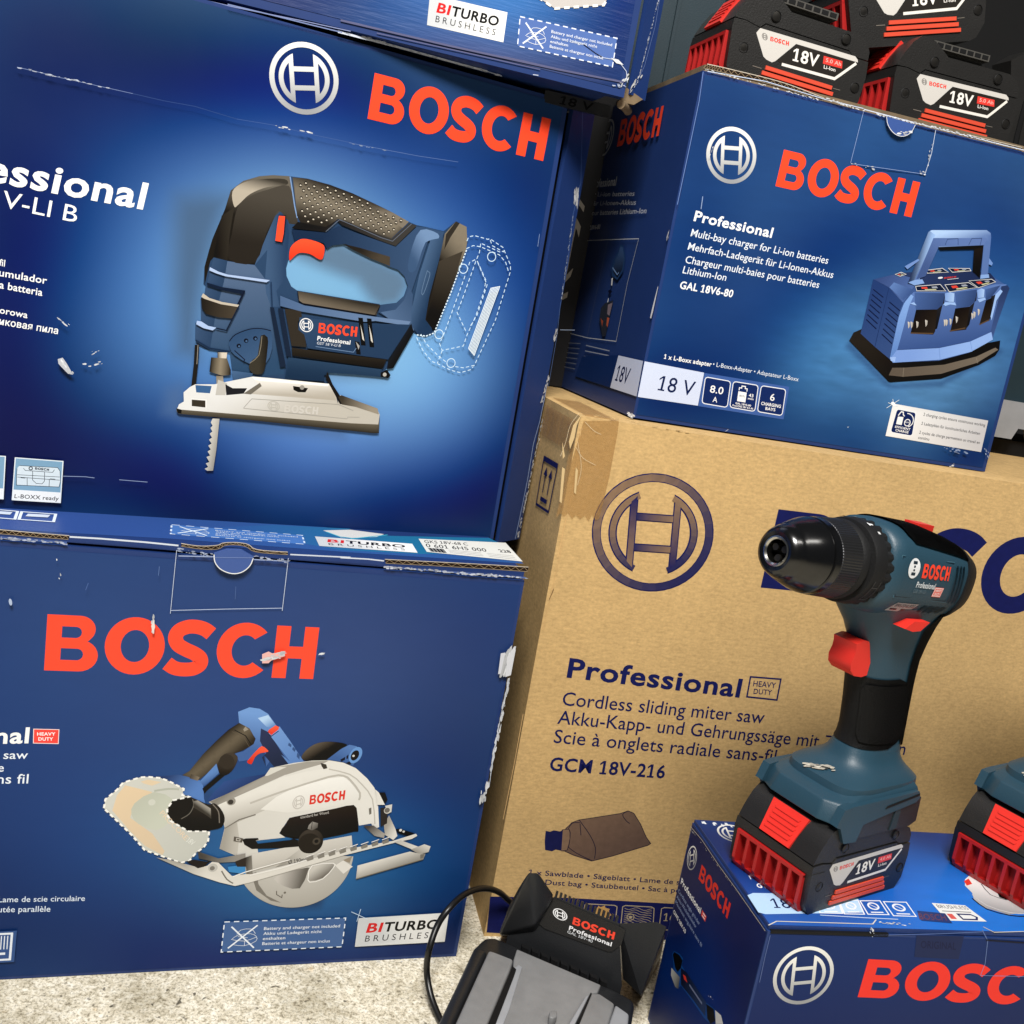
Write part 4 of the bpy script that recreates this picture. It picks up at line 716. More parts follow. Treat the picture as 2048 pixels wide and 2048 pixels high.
I.poly([(-85.2,128.2),(-82.3,137.6),(-75.2,125.3),(-72.5,118.6),(-75.4,114.9),(-83.1,119.7)],(220,217,210),(160,156,148),[(-74.7,121.5)][0],[(-83.8,124.5)][0]); I.poly([(-90.5,144.2),(-84.2,145.1),(-82.9,130.1),(-87.7,127.3)],(48,44,42)); I.poly([(-94.3,158.1),(-88.7,158.2),(-85.6,151.7),(-87.2,147.9),(-91.5,153.5)],(28,26,26)); I.circ([(-84.2,141.9)][0],3.0,(190,188,182)); I.poly([(-97.2,160.9),(-93.8,158.1),(-87.1,147),(-93.5,147),(-94.1,150.7)],(224,222,216))
I.poly([(-86.9,146.1),(-81.1,147.5),(-80.8,140.4),(-83.4,139.5)],(206,204,198)); I.circ([(-84.5,142.1)][0],2.2,(110,106,100))
I.poly([(-102.4,128.4),(-93.8,128.3),(-83.2,120.7),(-83.5,116.9),(-91.6,118.9)],(70,64,60),(160,156,150),[(-97.1,127.4)][0],[(-88,117.9)][0]); I.poly([(-75.1,124.8),(-71.7,125.3),(-57.9,120.9),(-63.7,118.5),(-72,121)],(20,18,18)); I.circ([(-70.6,123.9)][0],1.2,(220,218,212)); I.circ([(-67.8,122.6)][0],1.0,(200,198,192))
I.poly([(-74.3,113),(-69.3,114.8),(-51.4,107.8),(-49.2,104.9),(-53.5,104)],(190,187,180),(224,221,214),[(-73.4,112.9)][0],[(-50.9,104.9)][0]); I.poly([(-59.1,106),(-48.3,110.7),(-42.6,108.6),(-43.5,103.3),(-51.3,101.5)],(214,211,204),(160,156,148),[(-46.3,109.7)][0],[(-50.5,102)][0])
I.poly([(-102,92),(-59.7,104.1),(-51.4,102),(-46,101.9),(-47,96.6),(-101.6,79.6)],(218,215,208),(150,146,138),[(-79.9,97.8)][0],[(-75.7,87.1)][0]); I.line([(-101.6,79.6),(-47,96.6)],.8,(120,112,98)); I.poly([(-50.3,101),(-46.5,101.9),(-47.1,97.6),(-49.7,97.1)],(120,116,108))
# stickers
def notice(I,P,face,ink,dash,fs=1.0):
    a_,b_,c_,d_=[Vector(p) for p in P]; g=lambda x,y: tuple((a_.lerp(b_,x)).lerp(d_.lerp(c_,x),y))
    I.poly(P,face); I.dashes(P,dash*.22,ink,dash,dash*.75,closed=True)
    for o_ in ([(.07,.60),(.12,.45),(.22,.42),(.27,.52),(.27,.68),(.18,.82),(.08,.76)],[(.11,.42),(.14,.28),(.22,.26),(.26,.42)],[(.08,.60),(.18,.66),(.27,.54)],[(.18,.66),(.18,.82)],[(.12,.50),(.20,.55)]): I.line([g(*p) for p in o_],dash*.09,ink,smooth=2)
    I.line([g(.06,.16),g(.26,.90)],dash*.30,ink); I.line([g(.05,.88),g(.27,.14)],dash*.30,ink)
    for k,(t,x1) in enumerate((('Battery and charger not included',.96),('Akku und Ladegerät nicht',.81),('enthalten',.51),('Batterie et chargeur non inclus',.89))): I.text(t,[g(.325,.31+.17*k),g(x1,.31+.17*k),g(.325,.21+.17*k)],ink,.012)
notice(I,[(-202.5,43.9),(-105.2,43.4),(-104.6,16.2),(-202.1,16.6)],(70,100,150),(225,233,245),4.2)
def turbo(I,P):
    a_,b_,c_,d_=[Vector(p) for p in P]; g=lambda x,y: tuple((a_.lerp(b_,x)).lerp(d_.lerp(c_,x),y))
    I.poly(P,(200,203,206),(240,240,238),g(.3,.9),g(.85,.05),mid=(232,232,230))
    I.text('BI',[g(.10,.52),g(.265,.52),g(.12,.20)],(206,40,40),.04); I.text('TURBO',[g(.285,.52),g(.90,.52),g(.30,.20)],(22,20,20),.04); I.text('B R U S H L E S S',[g(.10,.84),g(.88,.84),g(.105,.63)],(52,52,54),.0)
turbo(I,[(-94.4,42.9),(-16.3,44.9),(-15.5,16.5),(-93.7,15.7)])
I.line([(-101.3,49.2),(-86.6,41.7)],.5,(200,220,240)); I.line([(-95.4,39.6),(-93.7,51.5)],.5,(200,220,240))
I.poly([(-378.9,42.8),(-352.7,43.4),(-352.9,16.6),(-378.7,16.3)],(56,84,136)); I.line([(-377.6,40.9),(-355.9,41.1),(-356,19),(-377.3,18.7)],1.6,(225,232,242),closed=True)
for k in range(7): I.line([tuple(Vector([(-371.4,39.4)][0]).lerp(Vector([(-358.6,39.3)][0]),k/6)),tuple(Vector([(-371.5,27.7)][0]).lerp(Vector([(-358.5,27.9)][0]),k/6))],.7,(225,232,242))
I.line([(-371.8,24),(-359.5,24.2)],2,(225,232,242))
# tab outline, scuffs
I.line([(-268.2,348.4),(-267.9,300.3)],.35,(196,206,226)); I.line([(-268.1,302.7),(-229.1,306.4),(-189.3,309.8)],.4,(190,202,226)); I.line([(-189.5,348.9),(-189,307.7)],.4,(196,206,226))
I.line([(-339,351.8),(-318.6,352.3),(-289.9,352.3),(-267.3,351.8)],1.2,(206,214,226)); I.line([(-188.5,351.8),(-143.8,353.3)],1.0,(200,208,222)); I.line([(-151.3,352.5),(-130.7,353.1),(-118,352.7)],1.0,(206,212,222))
I.line([(-382.3,347.5),(-340.4,347.4)],1.6,(70,92,150)); I.chips(*[(-382.3,347.5),(-340.4,347)],50,1.5,21,col=(180,190,214),spread=.6); I.line([(-116.6,348),(-1.8,348.2)],1.4,(84,104,158)); I.chips(*[(-116.6,348),(-1,348.2)],110,1.7,22,col=(200,206,220),spread=.5)
I.line([(-266.6,344.4),(-242.3,345.8)],.8,(150,165,200)); I.line([(-214.1,346.1),(-189.2,346.8)],.8,(150,165,200)); I.chips(*[(-267,349.2),(-242.3,346.5)],24,1.4,23,col=(170,182,208)); I.chips(*[(-214.3,348.2),(-188.6,346.8)],22,1.4,24,col=(176,186,210))
I.chips(*[(-279.6,298.9),(-278.7,285)],12,2.0,25,spread=.3); I.poly([(-280.1,290.5),(-278.7,295.4),(-277.4,290),(-278.3,284.3)],(222,214,206)); I.poly([(-199.8,273),(-195.4,275.4),(-192.5,274.1),(-184.6,275.3),(-182.6,272.4),(-186.7,270.7),(-192.5,268.3),(-194.3,266),(-198.9,265.7)],(228,178,172)); I.chips(*[(-198.8,270.1),(-184.3,273.1)],18,2.6,26,spread=.9); I.chips(*[(-156.4,274.5),(-153.7,275)],4,2.0,27)
I.ellipse(*[(-372.7,302.4),(-371.6,302.1),(-373,304.9)],(170,184,210),n=12); I.chips(*[(-345.5,338.4),(-340.7,311)],3,1.2,28)
I.chips(*[(-4,287.2),(-7.1,264.9)],50,3.2,29,col=(216,218,222),spread=1.0,run=2.2); I.poly([(-6,280.8),(-1.4,290.5),(0.2,287.4),(-0,265.2),(-4.4,263.4)],(206,208,214)); I.poly([(-11.9,283.6),(-8.2,284.6),(-8.9,266.4),(-11.1,265.5)],(204,206,214))
I.chips(*[(-0.9,261.4),(-3,159.9)],90,2.0,30,col=(222,224,228),spread=.5,run=2.6); I.chips(*[(-5.4,159.9),(-4.8,151.5)],10,2.6,31,run=2.5); I.line([(-1.4,259.8),(-2.4,234),(-2.9,196.4),(-1.5,164.9)],.5,(190,198,214)); I.chips(*[(-76.3,2.1),(-2.5,2.3)],6,1.4,32)
I.line([(-278.7,336),(-278.7,329.2)],.3,(100,124,170)); I.line([(-224.7,325),(-224.1,315.2)],.25,(90,112,160)); I.line([(-324.3,320.2),(-325.7,314.8)],.4,(80,104,156))
I.build('printed_graphics', saw)
# thumb tongue of the lid over the front panel
to = Ink(fplane(), 0); tp = [(-242.6,348.5),(-241.3,342.5),(-237.6,337.9),(-232.2,335.3),(-226.4,334.7),(-220.8,336.8),(-216.5,341.7),(-214.6,348.2),(-223.9,352.9),(-234.1,352.3)]
bm = prism(tp, lambda p:(p[0]*.001,-.0012,p[1]*.001), lambda p:(p[0]*.001,-.0042,p[1]*.001)); M['tongue']=mat('blue_tongue',(56,84,148),.4)
tg = from_bm('tongue', bm, 'tongue', saw)
J2 = Ink(fplane(), 4.4); J2.line([(-242.5,347.9),(-241.3,342.5),(-237.6,337.9),(-232.2,335.3),(-226.4,334.7),(-220.8,336.8),(-216.5,341.7),(-214.8,347.4)],.7,(226,228,230),smooth=3); J2.line([(-242,345.8),(-215,347.8)],.4,(120,140,190)); J2.build('cut_edge', tg)
# lid
lidp = boxbm(-.64, -.002, .0025, .30, .3465, .3515); lid = from_bm('lid', lidp, 'blue', saw); RP_ = lid
T_ = Ink(tplane(.3515), .1)
T_.poly([(-482.1,43.9),(-288.7,81.3),(-154.9,89.4),(0,60.3),(5.6,27.2),(-140.5,18),(-272.9,15.1),(-469.2,-4.4)],(52,76,140),(50,90,150),[(-388.2,37.6)][0],[(-52.9,45.4)][0])
T_.poly([(-252,50.7),(-195.1,80.7),(-129.3,91.5)]+[(-140.7,70.9),(-93.2,80.4),(-2.4,103.1),(4.9,82.2),(8.4,61),(-82.1,30.5),(-147.7,22)]+[(-184.8,36.1)],(52,84,150),(40,110,150),[(-238.8,44.7)][0],[(-95.5,68.6)][0])
T_.poly([(-154.3,77.6),(-129.9,87.9)]+[(-102,83.3),(-110.2,72.3),(-133.2,61.3),(-142.2,60.7)]+[(-144.2,64.3)],(206,206,204)); T_.line([(-151.8,73.9),(-142.9,62.6),(-133.9,61.1)]+[(-133.5,59.1),(-99.2,81.9)],1.6,(70,170,190))
notice(T_,[(-272.6,54.3),(-173.6,56.1),(-174.2,30.2),(-272.9,27.6)],(74,116,182),(206,222,240),6)
turbo(T_,[(-163.6,55.6),(-134.8,55.5)][:1]+[(-82.8,58.9),(-83.9,32.5)]+[(-163.3,28.4)])
T_.poly([(-73.4,77.1),(9.2,90.3),(6.5,32.6),(-75.2,37.5)],(226,226,220))
P=[(-73.4,77.1),(9.2,90.3),(6.5,32.6),(-75.2,37.5)]; a_,b_,c_,d_=[Vector(p) for p in P]; g=lambda x,y: tuple((a_.lerp(b_,x)).lerp(d_.lerp(c_,x),y))
T_.text('GKS 18V-68 C',[g(.04,.30),g(.52,.30),g(.05,.08)],(44,44,44),.01); T_.text('0 601 6H5 000',[g(.03,.62),g(.68,.62),g(.04,.36)],(44,44,44),.01); T_.text('228',[g(.83,.58),g(.96,.58),g(.83,.42)],(40,40,40),.03)
for k in range(14): T_.line([g(.04+.012*k,.68),g(.05+.012*k,.95)],.5+(k%3)*.35,(50,50,50))
for k in range(3): T_.line([g(.25,.72+.09*k),g(.6,.72+.09*k)],.4,(110,110,108)); T_.line([g(.66,.72+.09*k),g(.95,.74+.09*k)],.4,(110,110,108))
for P in ([(-376.5,53),(-353.9,54.5),(-353,32.8),(-375.3,31.5)],[(-400,53.1),(-379.2,53),(-377.9,31),(-397.5,31)]):
    T_.line(P,2.0,(214,224,240),closed=True); a_,b_,c_,d_=[Vector(p) for p in P]; T_.poly([tuple(a_.lerp(c_,.2)),tuple(a_.lerp(b_,.85).lerp(d_.lerp(c_,.85),.15)),tuple(a_.lerp(b_,.8).lerp(d_.lerp(c_,.8),.5)),tuple(a_.lerp(b_,.15).lerp(d_.lerp(c_,.15),.55))],(196,206,222))
T_.build('printed_graphics', lid)
# raw corrugated edge of the lid
def flutes(I, P, n, seed):
    top,bot=P; rnd=random.Random(seed); tp=catmull(top,max(1,int(n/len(top))) ); bt=catmull(bot,max(1,int(n/len(bot))))
    def at(L,t): k=t*(len(L)-1); i=min(int(k),len(L)-2); return L[i].lerp(L[i+1],k-i)
    N=n
    Tp=[at(tp,i/N) for i in range(N+1)]; Bt=[at(bt,i/N) for i in range(N+1)]
    I.poly([tuple(p) for p in Tp]+[tuple(p) for p in Bt[::-1]],(40,32,26))
    I.line([tuple(p) for p in Tp],.55,(196,186,170)); I.line([tuple(p) for p in Bt],.45,(150,134,112))
    z=[]
    for i in range(N+1): z.append(tuple(Tp[i].lerp(Bt[i],.12 if i%2 else .88)+Vector((rnd.uniform(-.3,.3),0))))
    I.line(z,.35,(150,128,98))
RE=Ink(lambda u,v,h:(u,-h,v),-2.3); flutes(RE,([(-411,351.6),(-382.6,351.7),(-360.1,351.4),(-339.5,351.4)],[(-410.9,348.7),(-382.4,348.8),(-360,348.6),(-339.9,348.6)]),30,1); RE.build('raw_edge_or_gap', RP_, 'kraftprint')
RE=Ink(lambda u,v,h:(u,-h,v),-2.3); flutes(RE,([(-265.5,352.3),(-252.9,351.5),(-240.5,353.1),(-236.9,355.2),(-228.1,356.4),(-219.1,355.8),(-212.2,352.2),(-189.9,352.3)],[(-265.3,350.3),(-252.7,349.3),(-240.2,350.1),(-235.5,353.3),(-227.9,354.5),(-220.1,353.8),(-212.6,350.3),(-189.7,350.3)]),26,2); RE.build('raw_edge_or_gap', RP_, 'kraftprint')
RE=Ink(lambda u,v,h:(u,-h,v),-2.3); flutes(RE,([(-116.6,352.8),(-80.9,353.9),(-36.7,355.2),(0.7,356)],[(-115.4,349.7),(-80.4,350.7),(-36.1,351.7),(0.6,352.2)]),30,3); RE.build('raw_edge_or_gap', RP_, 'kraftprint')

# ================================================================ CHARGER CARTON
chg = empty('carton', 'blue carton with a printed multi-bay charger, standing on the brown carton', 'carton',
            frame(0.0875, 0.8672, 0.48, 0.2846), 'blue cartons')
GQ=[(-1.7,2),(366.8,-1.9)]+[(364,283)]+[(1.8,285.8)]
carton(chg, [(0.5,1),(367,-1.5),(364,284),(2,284)], .30, 'blue', bev=.0025)
Cg=[(p,c) for p,c in zip([(11.5,271.1),(93.8,272.9),(246.8,259),(329.2,236.1),(13.2,224.8),(116.9,183.9),(209.8,209.5),(302.3,217.9),(22,146.1),(104.9,135.5),(166.6,146),(324.9,182),(22.1,62.4),(95.9,73.7),(139.2,98),(167.5,66.9),(254.3,56.8),(305.4,68.8),(342.2,111.7),(341.5,148.5),(13.1,18),(84.5,19.2),(160.4,16.1),(237.5,21.8),(311.5,12.6),(341.2,26.1),(185.5,114.2),(301.6,169)],
 [(40,68,124),(44,76,134),(46,78,136),(46,76,132),(38,66,124),(42,72,132),(40,70,132),(40,70,132),(34,60,120),(40,70,132),(42,78,140),(44,84,150),(32,58,118),(38,68,130),(50,98,162),(70,128,190),(82,138,198),(84,140,198),(74,128,190),(60,110,174),(28,52,110),(32,58,116),(42,80,140),(50,92,152),(42,78,136),(34,62,118),(70,126,188),(54,98,162)])]
sheet([(3,4),(363,2),(361,281),(4.5,281)], 150, 110, [(p,(c[0]*.96,c[1]*.9,c[2]*.87)) for p,c in Cg], 17, [([(190.4,96.8),(241.6,64.5),(292.8,75.7),(346.9,113.7),(351.3,110.7),(294.4,70.3),(240.6,60.6),(186.8,90.8)],(40,70,116),.7,7)], fplane(), 'printed_face', chg, off=.35, streak=.22, seed=5)
I=Ink(fplane(),.4)
I.emblem(*[(41.3,226.1),(63.6,229.1),(37.1,247.9)],SIL,SILD)
I.word([(86.2,210.3),(221.5,209.6),(86.9,239.9)],RED)
I.text('Professional',[(19.5,169.7),(92.8,169),(20,177.9)],WHITE,.035)
for s_,P in (('Multi-bay charger for Li-ion batteries',[(19.6,157.1),(150.6,157.1),(20.1,163.1)]),('Mehrfach-Ladegerät für Li-Ionen-Akkus',[(19.4,146.1),(158.6,146.3),(19.9,152)]),('Chargeur multi-baies pour batteries',[(19.4,135.2),(147.3,135.8),(19.9,141.1)]),('Lithium-Ion',[(19,126.6),(59.3,127),(19.5,132.5)])): I.text(s_,P,(232,238,246),.006)
I.text('GAL 18V6-80',[(19.1,114),(68.6,114.7),(19.4,120.1)],WHITE,.032)
I.text('1 x L-Boxx adapter',[(17.7,54.5),(62.8,55.8)][:1]+[(62.7,54.4),(16.8,58.8)][:1]+[(17.7,58.3)],WHITE,.032); I.text('• L-Boxx-Adapter • Adaptateur L-Boxx',[(63.9,55),(148.5,54),(63.8,58.6)],(222,230,242),.004)
I.poly([(1.1,49.6),(28.8,49.1)][:1]+[(57.3,48.2),(57.9,19.4)]+[(1.2,19.1)],(206,216,240)); I.text('18 V',[(17.3,27.4),(58.8,27.8)][:1]+[(51.3,26.8)]+[(17.9,40)],(28,38,78),.006)
I.poly([(57.8,48),(141,48),(142.5,18.8),(58.3,19.1)],(66,96,160))
def badge(I,P,fill=(30,46,96)):
    a_,b_,c_,d_=[Vector(p) for p in P]; g=lambda x,y: tuple((a_.lerp(b_,x)).lerp(d_.lerp(c_,x),y))
    o_=[g(.1,0),g(.9,0),g(.97,.03),g(1,.1),g(1,.9),g(.97,.97),g(.9,1),g(.1,1),g(.03,.97),g(0,.9),g(0,.1),g(.03,.03)]
    I.poly(o_,fill); I.line(o_,.75,(236,240,246),closed=True); return g
g=badge(I,[(59.3,44.9),(83.9,44.5),(85.8,21.7),(61.1,22.1)]); I.text('8.0',[g(.24,.54),g(.76,.54),g(.25,.27)],WHITE,.015); I.text('A',[g(.4,.88),g(.58,.88),g(.4,.68)],WHITE,.01)
g=badge(I,[(86.3,44.9),(110.9,44.9),(112.9,21.9),(88.1,22.3)]); I.poly([g(.27,.2),g(.36,.2),g(.36,.12),g(.5,.12),g(.5,.2),g(.58,.2),g(.58,.3),g(.27,.3)],(30,46,96)); I.line([g(.27,.3),g(.27,.2),g(.36,.2),g(.36,.12),g(.5,.12),g(.5,.2),g(.58,.2),g(.58,.3)],.8,WHITE); I.poly([g(.25,.34),g(.58,.34),g(.58,.72),g(.25,.72)],WHITE); I.text('80%',[g(.31,.54),g(.53,.54),g(.31,.46)],(60,70,100),.0); I.text('43',[g(.68,.48),g(.86,.48),g(.68,.36)],WHITE,.02); I.text('min',[g(.66,.58),g(.88,.58),g(.66,.51)],WHITE,.03); I.text('GAL 18V6-80',[g(.2,.84),g(.82,.84),g(.2,.77)],WHITE,.03); I.text('ProCORE 18V 8.0 Ah',[g(.1,.94),g(.92,.94),g(.1,.87)],WHITE,.03)
g=badge(I,[(113.7,45.2),(138.3,45.3),(140.2,21.9),(115.4,22.2)]); I.text('6',[g(.42,.5),g(.6,.5),g(.42,.24)],WHITE,.012); I.text('CHARGING',[g(.1,.72),g(.9,.72),g(.1,.60)],WHITE,.03); I.text('BAYS',[g(.3,.88),g(.7,.88),g(.3,.77)],WHITE,.03)
# charging cycles sticker
P=[(248.9,48.2),(354.9,46.8),(356.3,16.5),(249.4,18.1)]; a_,b_,c_,d_=[Vector(p) for p in P]; g=lambda x,y: tuple((a_.lerp(b_,x)).lerp(d_.lerp(c_,x),y))
I.poly(P,(236,236,236),(196,196,200),g(.2,.1),g(.9,.9)); gg=badge(I,[(254.3,43.9),(275.3,43.4),(277.4,21.5),(253.5,22.1)],(26,40,88))
I.poly([gg(.15,.3),gg(.42,.28),gg(.42,.62),gg(.15,.62)],WHITE); I.line([gg(.15,.26),gg(.2,.16),gg(.25,.08),gg(.36,.08),gg(.38,.18),gg(.46,.24)],1.0,WHITE); I.circ(gg(.66,.48),3.4,WHITE); I.circ(gg(.66,.48),2.6,(26,40,88)); I.ellipse(gg(.62,.38),gg(.95,.38),gg(.62,.08),WHITE,.88,24,(-70,100)); I.text('80%',[gg(.54,.5),gg(.78,.5),gg(.54,.44)],WHITE,.0); I.text('EFFICIENT',[gg(.14,.78),gg(.86,.78),gg(.14,.69)],WHITE,.03); I.text('CHARGE',[gg(.2,.92),gg(.8,.92),gg(.2,.82)],WHITE,.03)
for t,y,x1 in (('2 charging cycles ensure continuous working',.20,.98),('2 Ladezyklen für kontinuierliches Arbeiten',.48,.945),('2 cycles de charge permettent un travail en',.76,.965),('continu',.92,.44)): I.text(t,[g(.325,y),g(x1,y),g(.325,y-.09)],(66,66,70),.004)
for q in ([(243.2,43.2),(254.2,52.3)],[(247.4,52.2),(251.3,43.5)],[(243.6,48.3),(255,46)]): I.line(q,.5,(226,236,246))
I.ellipse(*[(249.2,47.9),(251.6,47.7),(248.3,49.8)],(250,250,250),n=12)
# drawing of the charger
I.poly([(188.9,96.5),(191.4,104.1),(199.4,108.9),(235.5,85.6),(344.5,120.9),(346.1,112.7),(343.5,106.7),(328.8,96),(292.2,77.5),(241,66.7),(238.9,66.7)],(40,36,32),(24,21,19),[(210.3,99.9)][0],[(250.9,69.5)][0])
I.poly([(237.2,72.6),(238.9,79.7),(251.7,81.7),(291.6,90.4),(323.3,102.7),(341.2,113.8),(345,112.5),(326.1,97.5),(290.9,81.9),(252,73.4)],(92,82,72),(112,102,90),[(242.2,77.5)][0],[(329.3,101.7)][0]); I.line([(250.7,81.5),(252,73.4)],.5,(130,120,106)); I.line([(323.6,101.8),(326.8,97.1)],.5,(132,122,108))
I.poly([(198.2,152.1),(215.5,148),(216.5,151.7),(238.3,163.3),(312.7,177.9),(321.7,174),(339,168.8),(338.3,164.1),(335.7,120.4),(314.8,105.1),(285.2,93.2),(238.1,84.2),(234.1,86.8),(198.6,104.3)],(60,84,134),(66,92,146),[(208.2,144.1)][0],[(305.3,142.2)][0])
I.poly([(198.2,152.1),(215.5,148),(233.9,136.8),(232.2,130.3),(234.1,86.8),(215.8,95.3),(198.6,104.3)],(40,60,108),(54,76,124),[(198.3,142.4)][0],[(235.1,94.7)][0]); I.line([(215.7,147.1),(215.9,94.9)],.6,(34,50,92))
for k in range(7):
    t=k/6
    a_=Vector([(200.6,143.7)][0]).lerp(Vector([(200.8,117.2)][0]),t); b_=Vector([(212.4,138.6)][0]).lerp(Vector([(213.1,110.7)][0]),t); I.line([tuple(a_),tuple(b_)],.9,(22,32,60))
    a_=Vector([(219.5,135.8)][0]).lerp(Vector([(219.8,107.2)][0]),t); b_=Vector([(232.5,129.9)][0]).lerp(Vector([(232.5,100.6)][0]),t); I.line([tuple(a_),tuple(b_)],.9,(22,32,60))
I.poly([(198.7,152.1),(218.3,159.9),(234,163.5),(241.1,154.1),(233.2,137.6),(215.5,148)],(56,74,122),(76,100,154),[(204.9,155.8)][0],[(234.2,141.4)][0]); I.poly([(216,148),(219.3,153),(240,150.3),(233.2,139.4)],(92,122,178),(62,86,138),[(218.7,151.2)][0],[(235.7,143.4)][0])
I.poly([(218.1,160.7),(233.8,164.3),(247.9,166.7),(298.8,176.4),(315,177.4),(321.9,173.2),(318.6,169.9),(273.9,155.1),(241.3,153.2),(245.9,159.3)],(44,56,92),(36,46,78),[(244.9,162.7)][0],[(307,171.5)][0])
# front with three bays
I.poly([(235,138.8),(241.7,148.4),(274.5,153.4),(305.5,162.3),(323.3,168.9),(335,170.9),(335.7,120.4),(312.7,115),(281.8,104.6),(238.9,96.2)],(92,120,178),(58,82,136),[(248.9,149.2)][0],[(263.3,100.9)][0])
I.poly([(330.2,168.3),(336.3,170.2),(339.3,168),(335.3,125),(331.5,126.3)],(44,58,96),(60,80,128),[(331.3,164.8)][0],[(336.3,128.9)][0])
I.poly([(234.5,136.9),(239.3,145.8),(242.3,144.5),(240.3,135.2),(239.7,104.5),(238.9,88.9),(233.8,88.1),(232.6,125)],(128,164,220),(96,132,194),[(236.2,141.7)][0],[(237.1,95)][0])
I.poly([(239,95.7),(281.9,104.2),(312.7,115),(332.4,126.9),(336.2,120.5),(316.6,106.3),(286,94.2),(238.1,84.2),(234.5,87.3)],(120,152,214),(140,172,228),[(253.5,97.5)][0],[(306.5,102.9)][0]); I.line([(281.9,104.2),(286,94.2)],.4,(100,132,196)); I.line([(312.7,115),(317.7,106.5)],.4,(104,136,200))
I.poly([(233.6,88.5),(239.7,89.7),(240,84.9),(235.5,85.6)],(150,180,232))
for P in ([(242.3,148),(273.6,152.6),(275.3,143.7),(269.6,137.3),(248.1,133.8),(245.6,138.8)],[(283.2,154.9),(305.3,161.3),(307.8,151.8),(302.1,145.4),(289,141.4),(288,144.9)],[(314.2,162.8),(328.9,168.9),(322.7,157),(317.8,153.4)]): I.poly(P,(70,96,150),(48,66,108),P[0],P[2])
for P in ([(275.3,143.7),(273.7,152.4),(274.6,120.9),(271,118.5),(269.6,137.3)],[(307.8,151.8),(306.1,160.6),(307,129.7),(304.9,125.7),(302.6,145.5)],[(322.4,157.8),(330.8,162.9),(327.6,138.5),(323.6,137)]): I.poly(P,(40,40,44),(24,22,22),P[0],P[3])
for P in ([(248.2,133.6),(269.6,137.3),(273.3,118),(272.1,115),(248.6,112.2)],[(288,141.2),(302.6,145.3),(305.2,124.8),(289,120.4)],[(317.8,153.4),(323.8,157.2),(327.1,136.6),(317.6,131.4)]): I.poly(P,(26,23,21),(44,38,34),P[0],P[2])
for P in ([(248.5,112.7),(271.8,115.9)],[(288.3,120.8),(303.7,126)],[(317.6,131.4),(326.4,137)]): I.line(P,1.1,(90,70,52))
for x,y in ((815,1080),(845,1080),(905,1078),(1000,1065),(1200,1066),(1220,1064),(1262,1055),(1328,1034),(1498,1000),(1520,985),(1565,958)):
    q=[(143.9,193.1),(153.4,194.8),(146,185)]; o_=Vector(q[0]);ux=(Vector(q[1])-o_)/100;uy=(Vector(q[2])-o_)/100
    f=lambda a_,b_: tuple(o_+ux*a_+uy*b_); I.poly([f(x-6,y-35),f(x+22,y-22),f(x+18,y+18),f(x+2,y+42)],(214,208,200),(140,134,126),f(x-6,y),f(x+22,y))
for P in ([(273.2,152.3),(278.5,154.3),(283,154),(284.7,146.6),(280,145.8),(275.5,146.4)],[(305.6,160.5),(309.7,163),(313.1,162.6),(314.8,155.7),(308.8,153.8)]): I.poly(P,(120,152,208),(160,190,232),P[0],P[2])
for P in ([(274.5,142.6),(276,144.9),(285.9,146.3),(288.2,144),(281.7,143.8),(277,141.7)],[(308.5,152.8),(315.4,155.6),(317.5,154.3),(311.5,150.6)],[(240,137.9),(244.3,139.6),(247.6,137.3),(245,137.3)],[(326.1,160.3),(330,165.5),(332.7,164.1),(328.9,155.3),(329.2,137),(327,140.3)]): I.poly(P,(150,182,232))
# labels on the top
for P,sg in (([(241.8,153.3),(266.2,159.2),(273.5,154.6),(244,149.7)],1),([(271,159.6),(294.6,165.6),(304.8,162.9),(277.4,154.4)],1),([(294.7,167.2),(317.7,172.6),(322.6,171),(306.4,162.9)],1),([(248.4,168.6),(264.1,173.1),(271.3,170.8),(250.2,166.3)],1),([(270.2,174.2),(291.9,177.7),(294,176),(275.4,171.5)],1),([(218.3,159.9),(223.8,162.6),(229.3,161.8),(223.8,159.1)],0)):
    I.poly(P,(30,36,56)); I.line(P,.5,(214,214,214),closed=True); a_,b_,c_,d_=[Vector(p) for p in P]; g=lambda x,y: tuple((a_.lerp(b_,x)).lerp(d_.lerp(c_,x),y))
    I.poly([g(.2,.25),g(.42,.25),g(.42,.6),g(.2,.6)],(214,70,56)); I.poly([g(.3,.68),g(.7,.68),g(.7,.85),g(.3,.85)],(190,190,150)); I.poly([g(.6,.25),g(.8,.25),g(.8,.55),g(.6,.55)],(150,156,170))
I.ellipse(*[(264.5,164.7),(267,165.3),(264.5,165.6)],(220,224,230),n=12); I.word([(268.4,164.5),(280.3,167.7),(268.3,165.8)],(200,66,60)); I.line([(272.1,164.5),(283.1,167.5)],.5,(190,194,206))
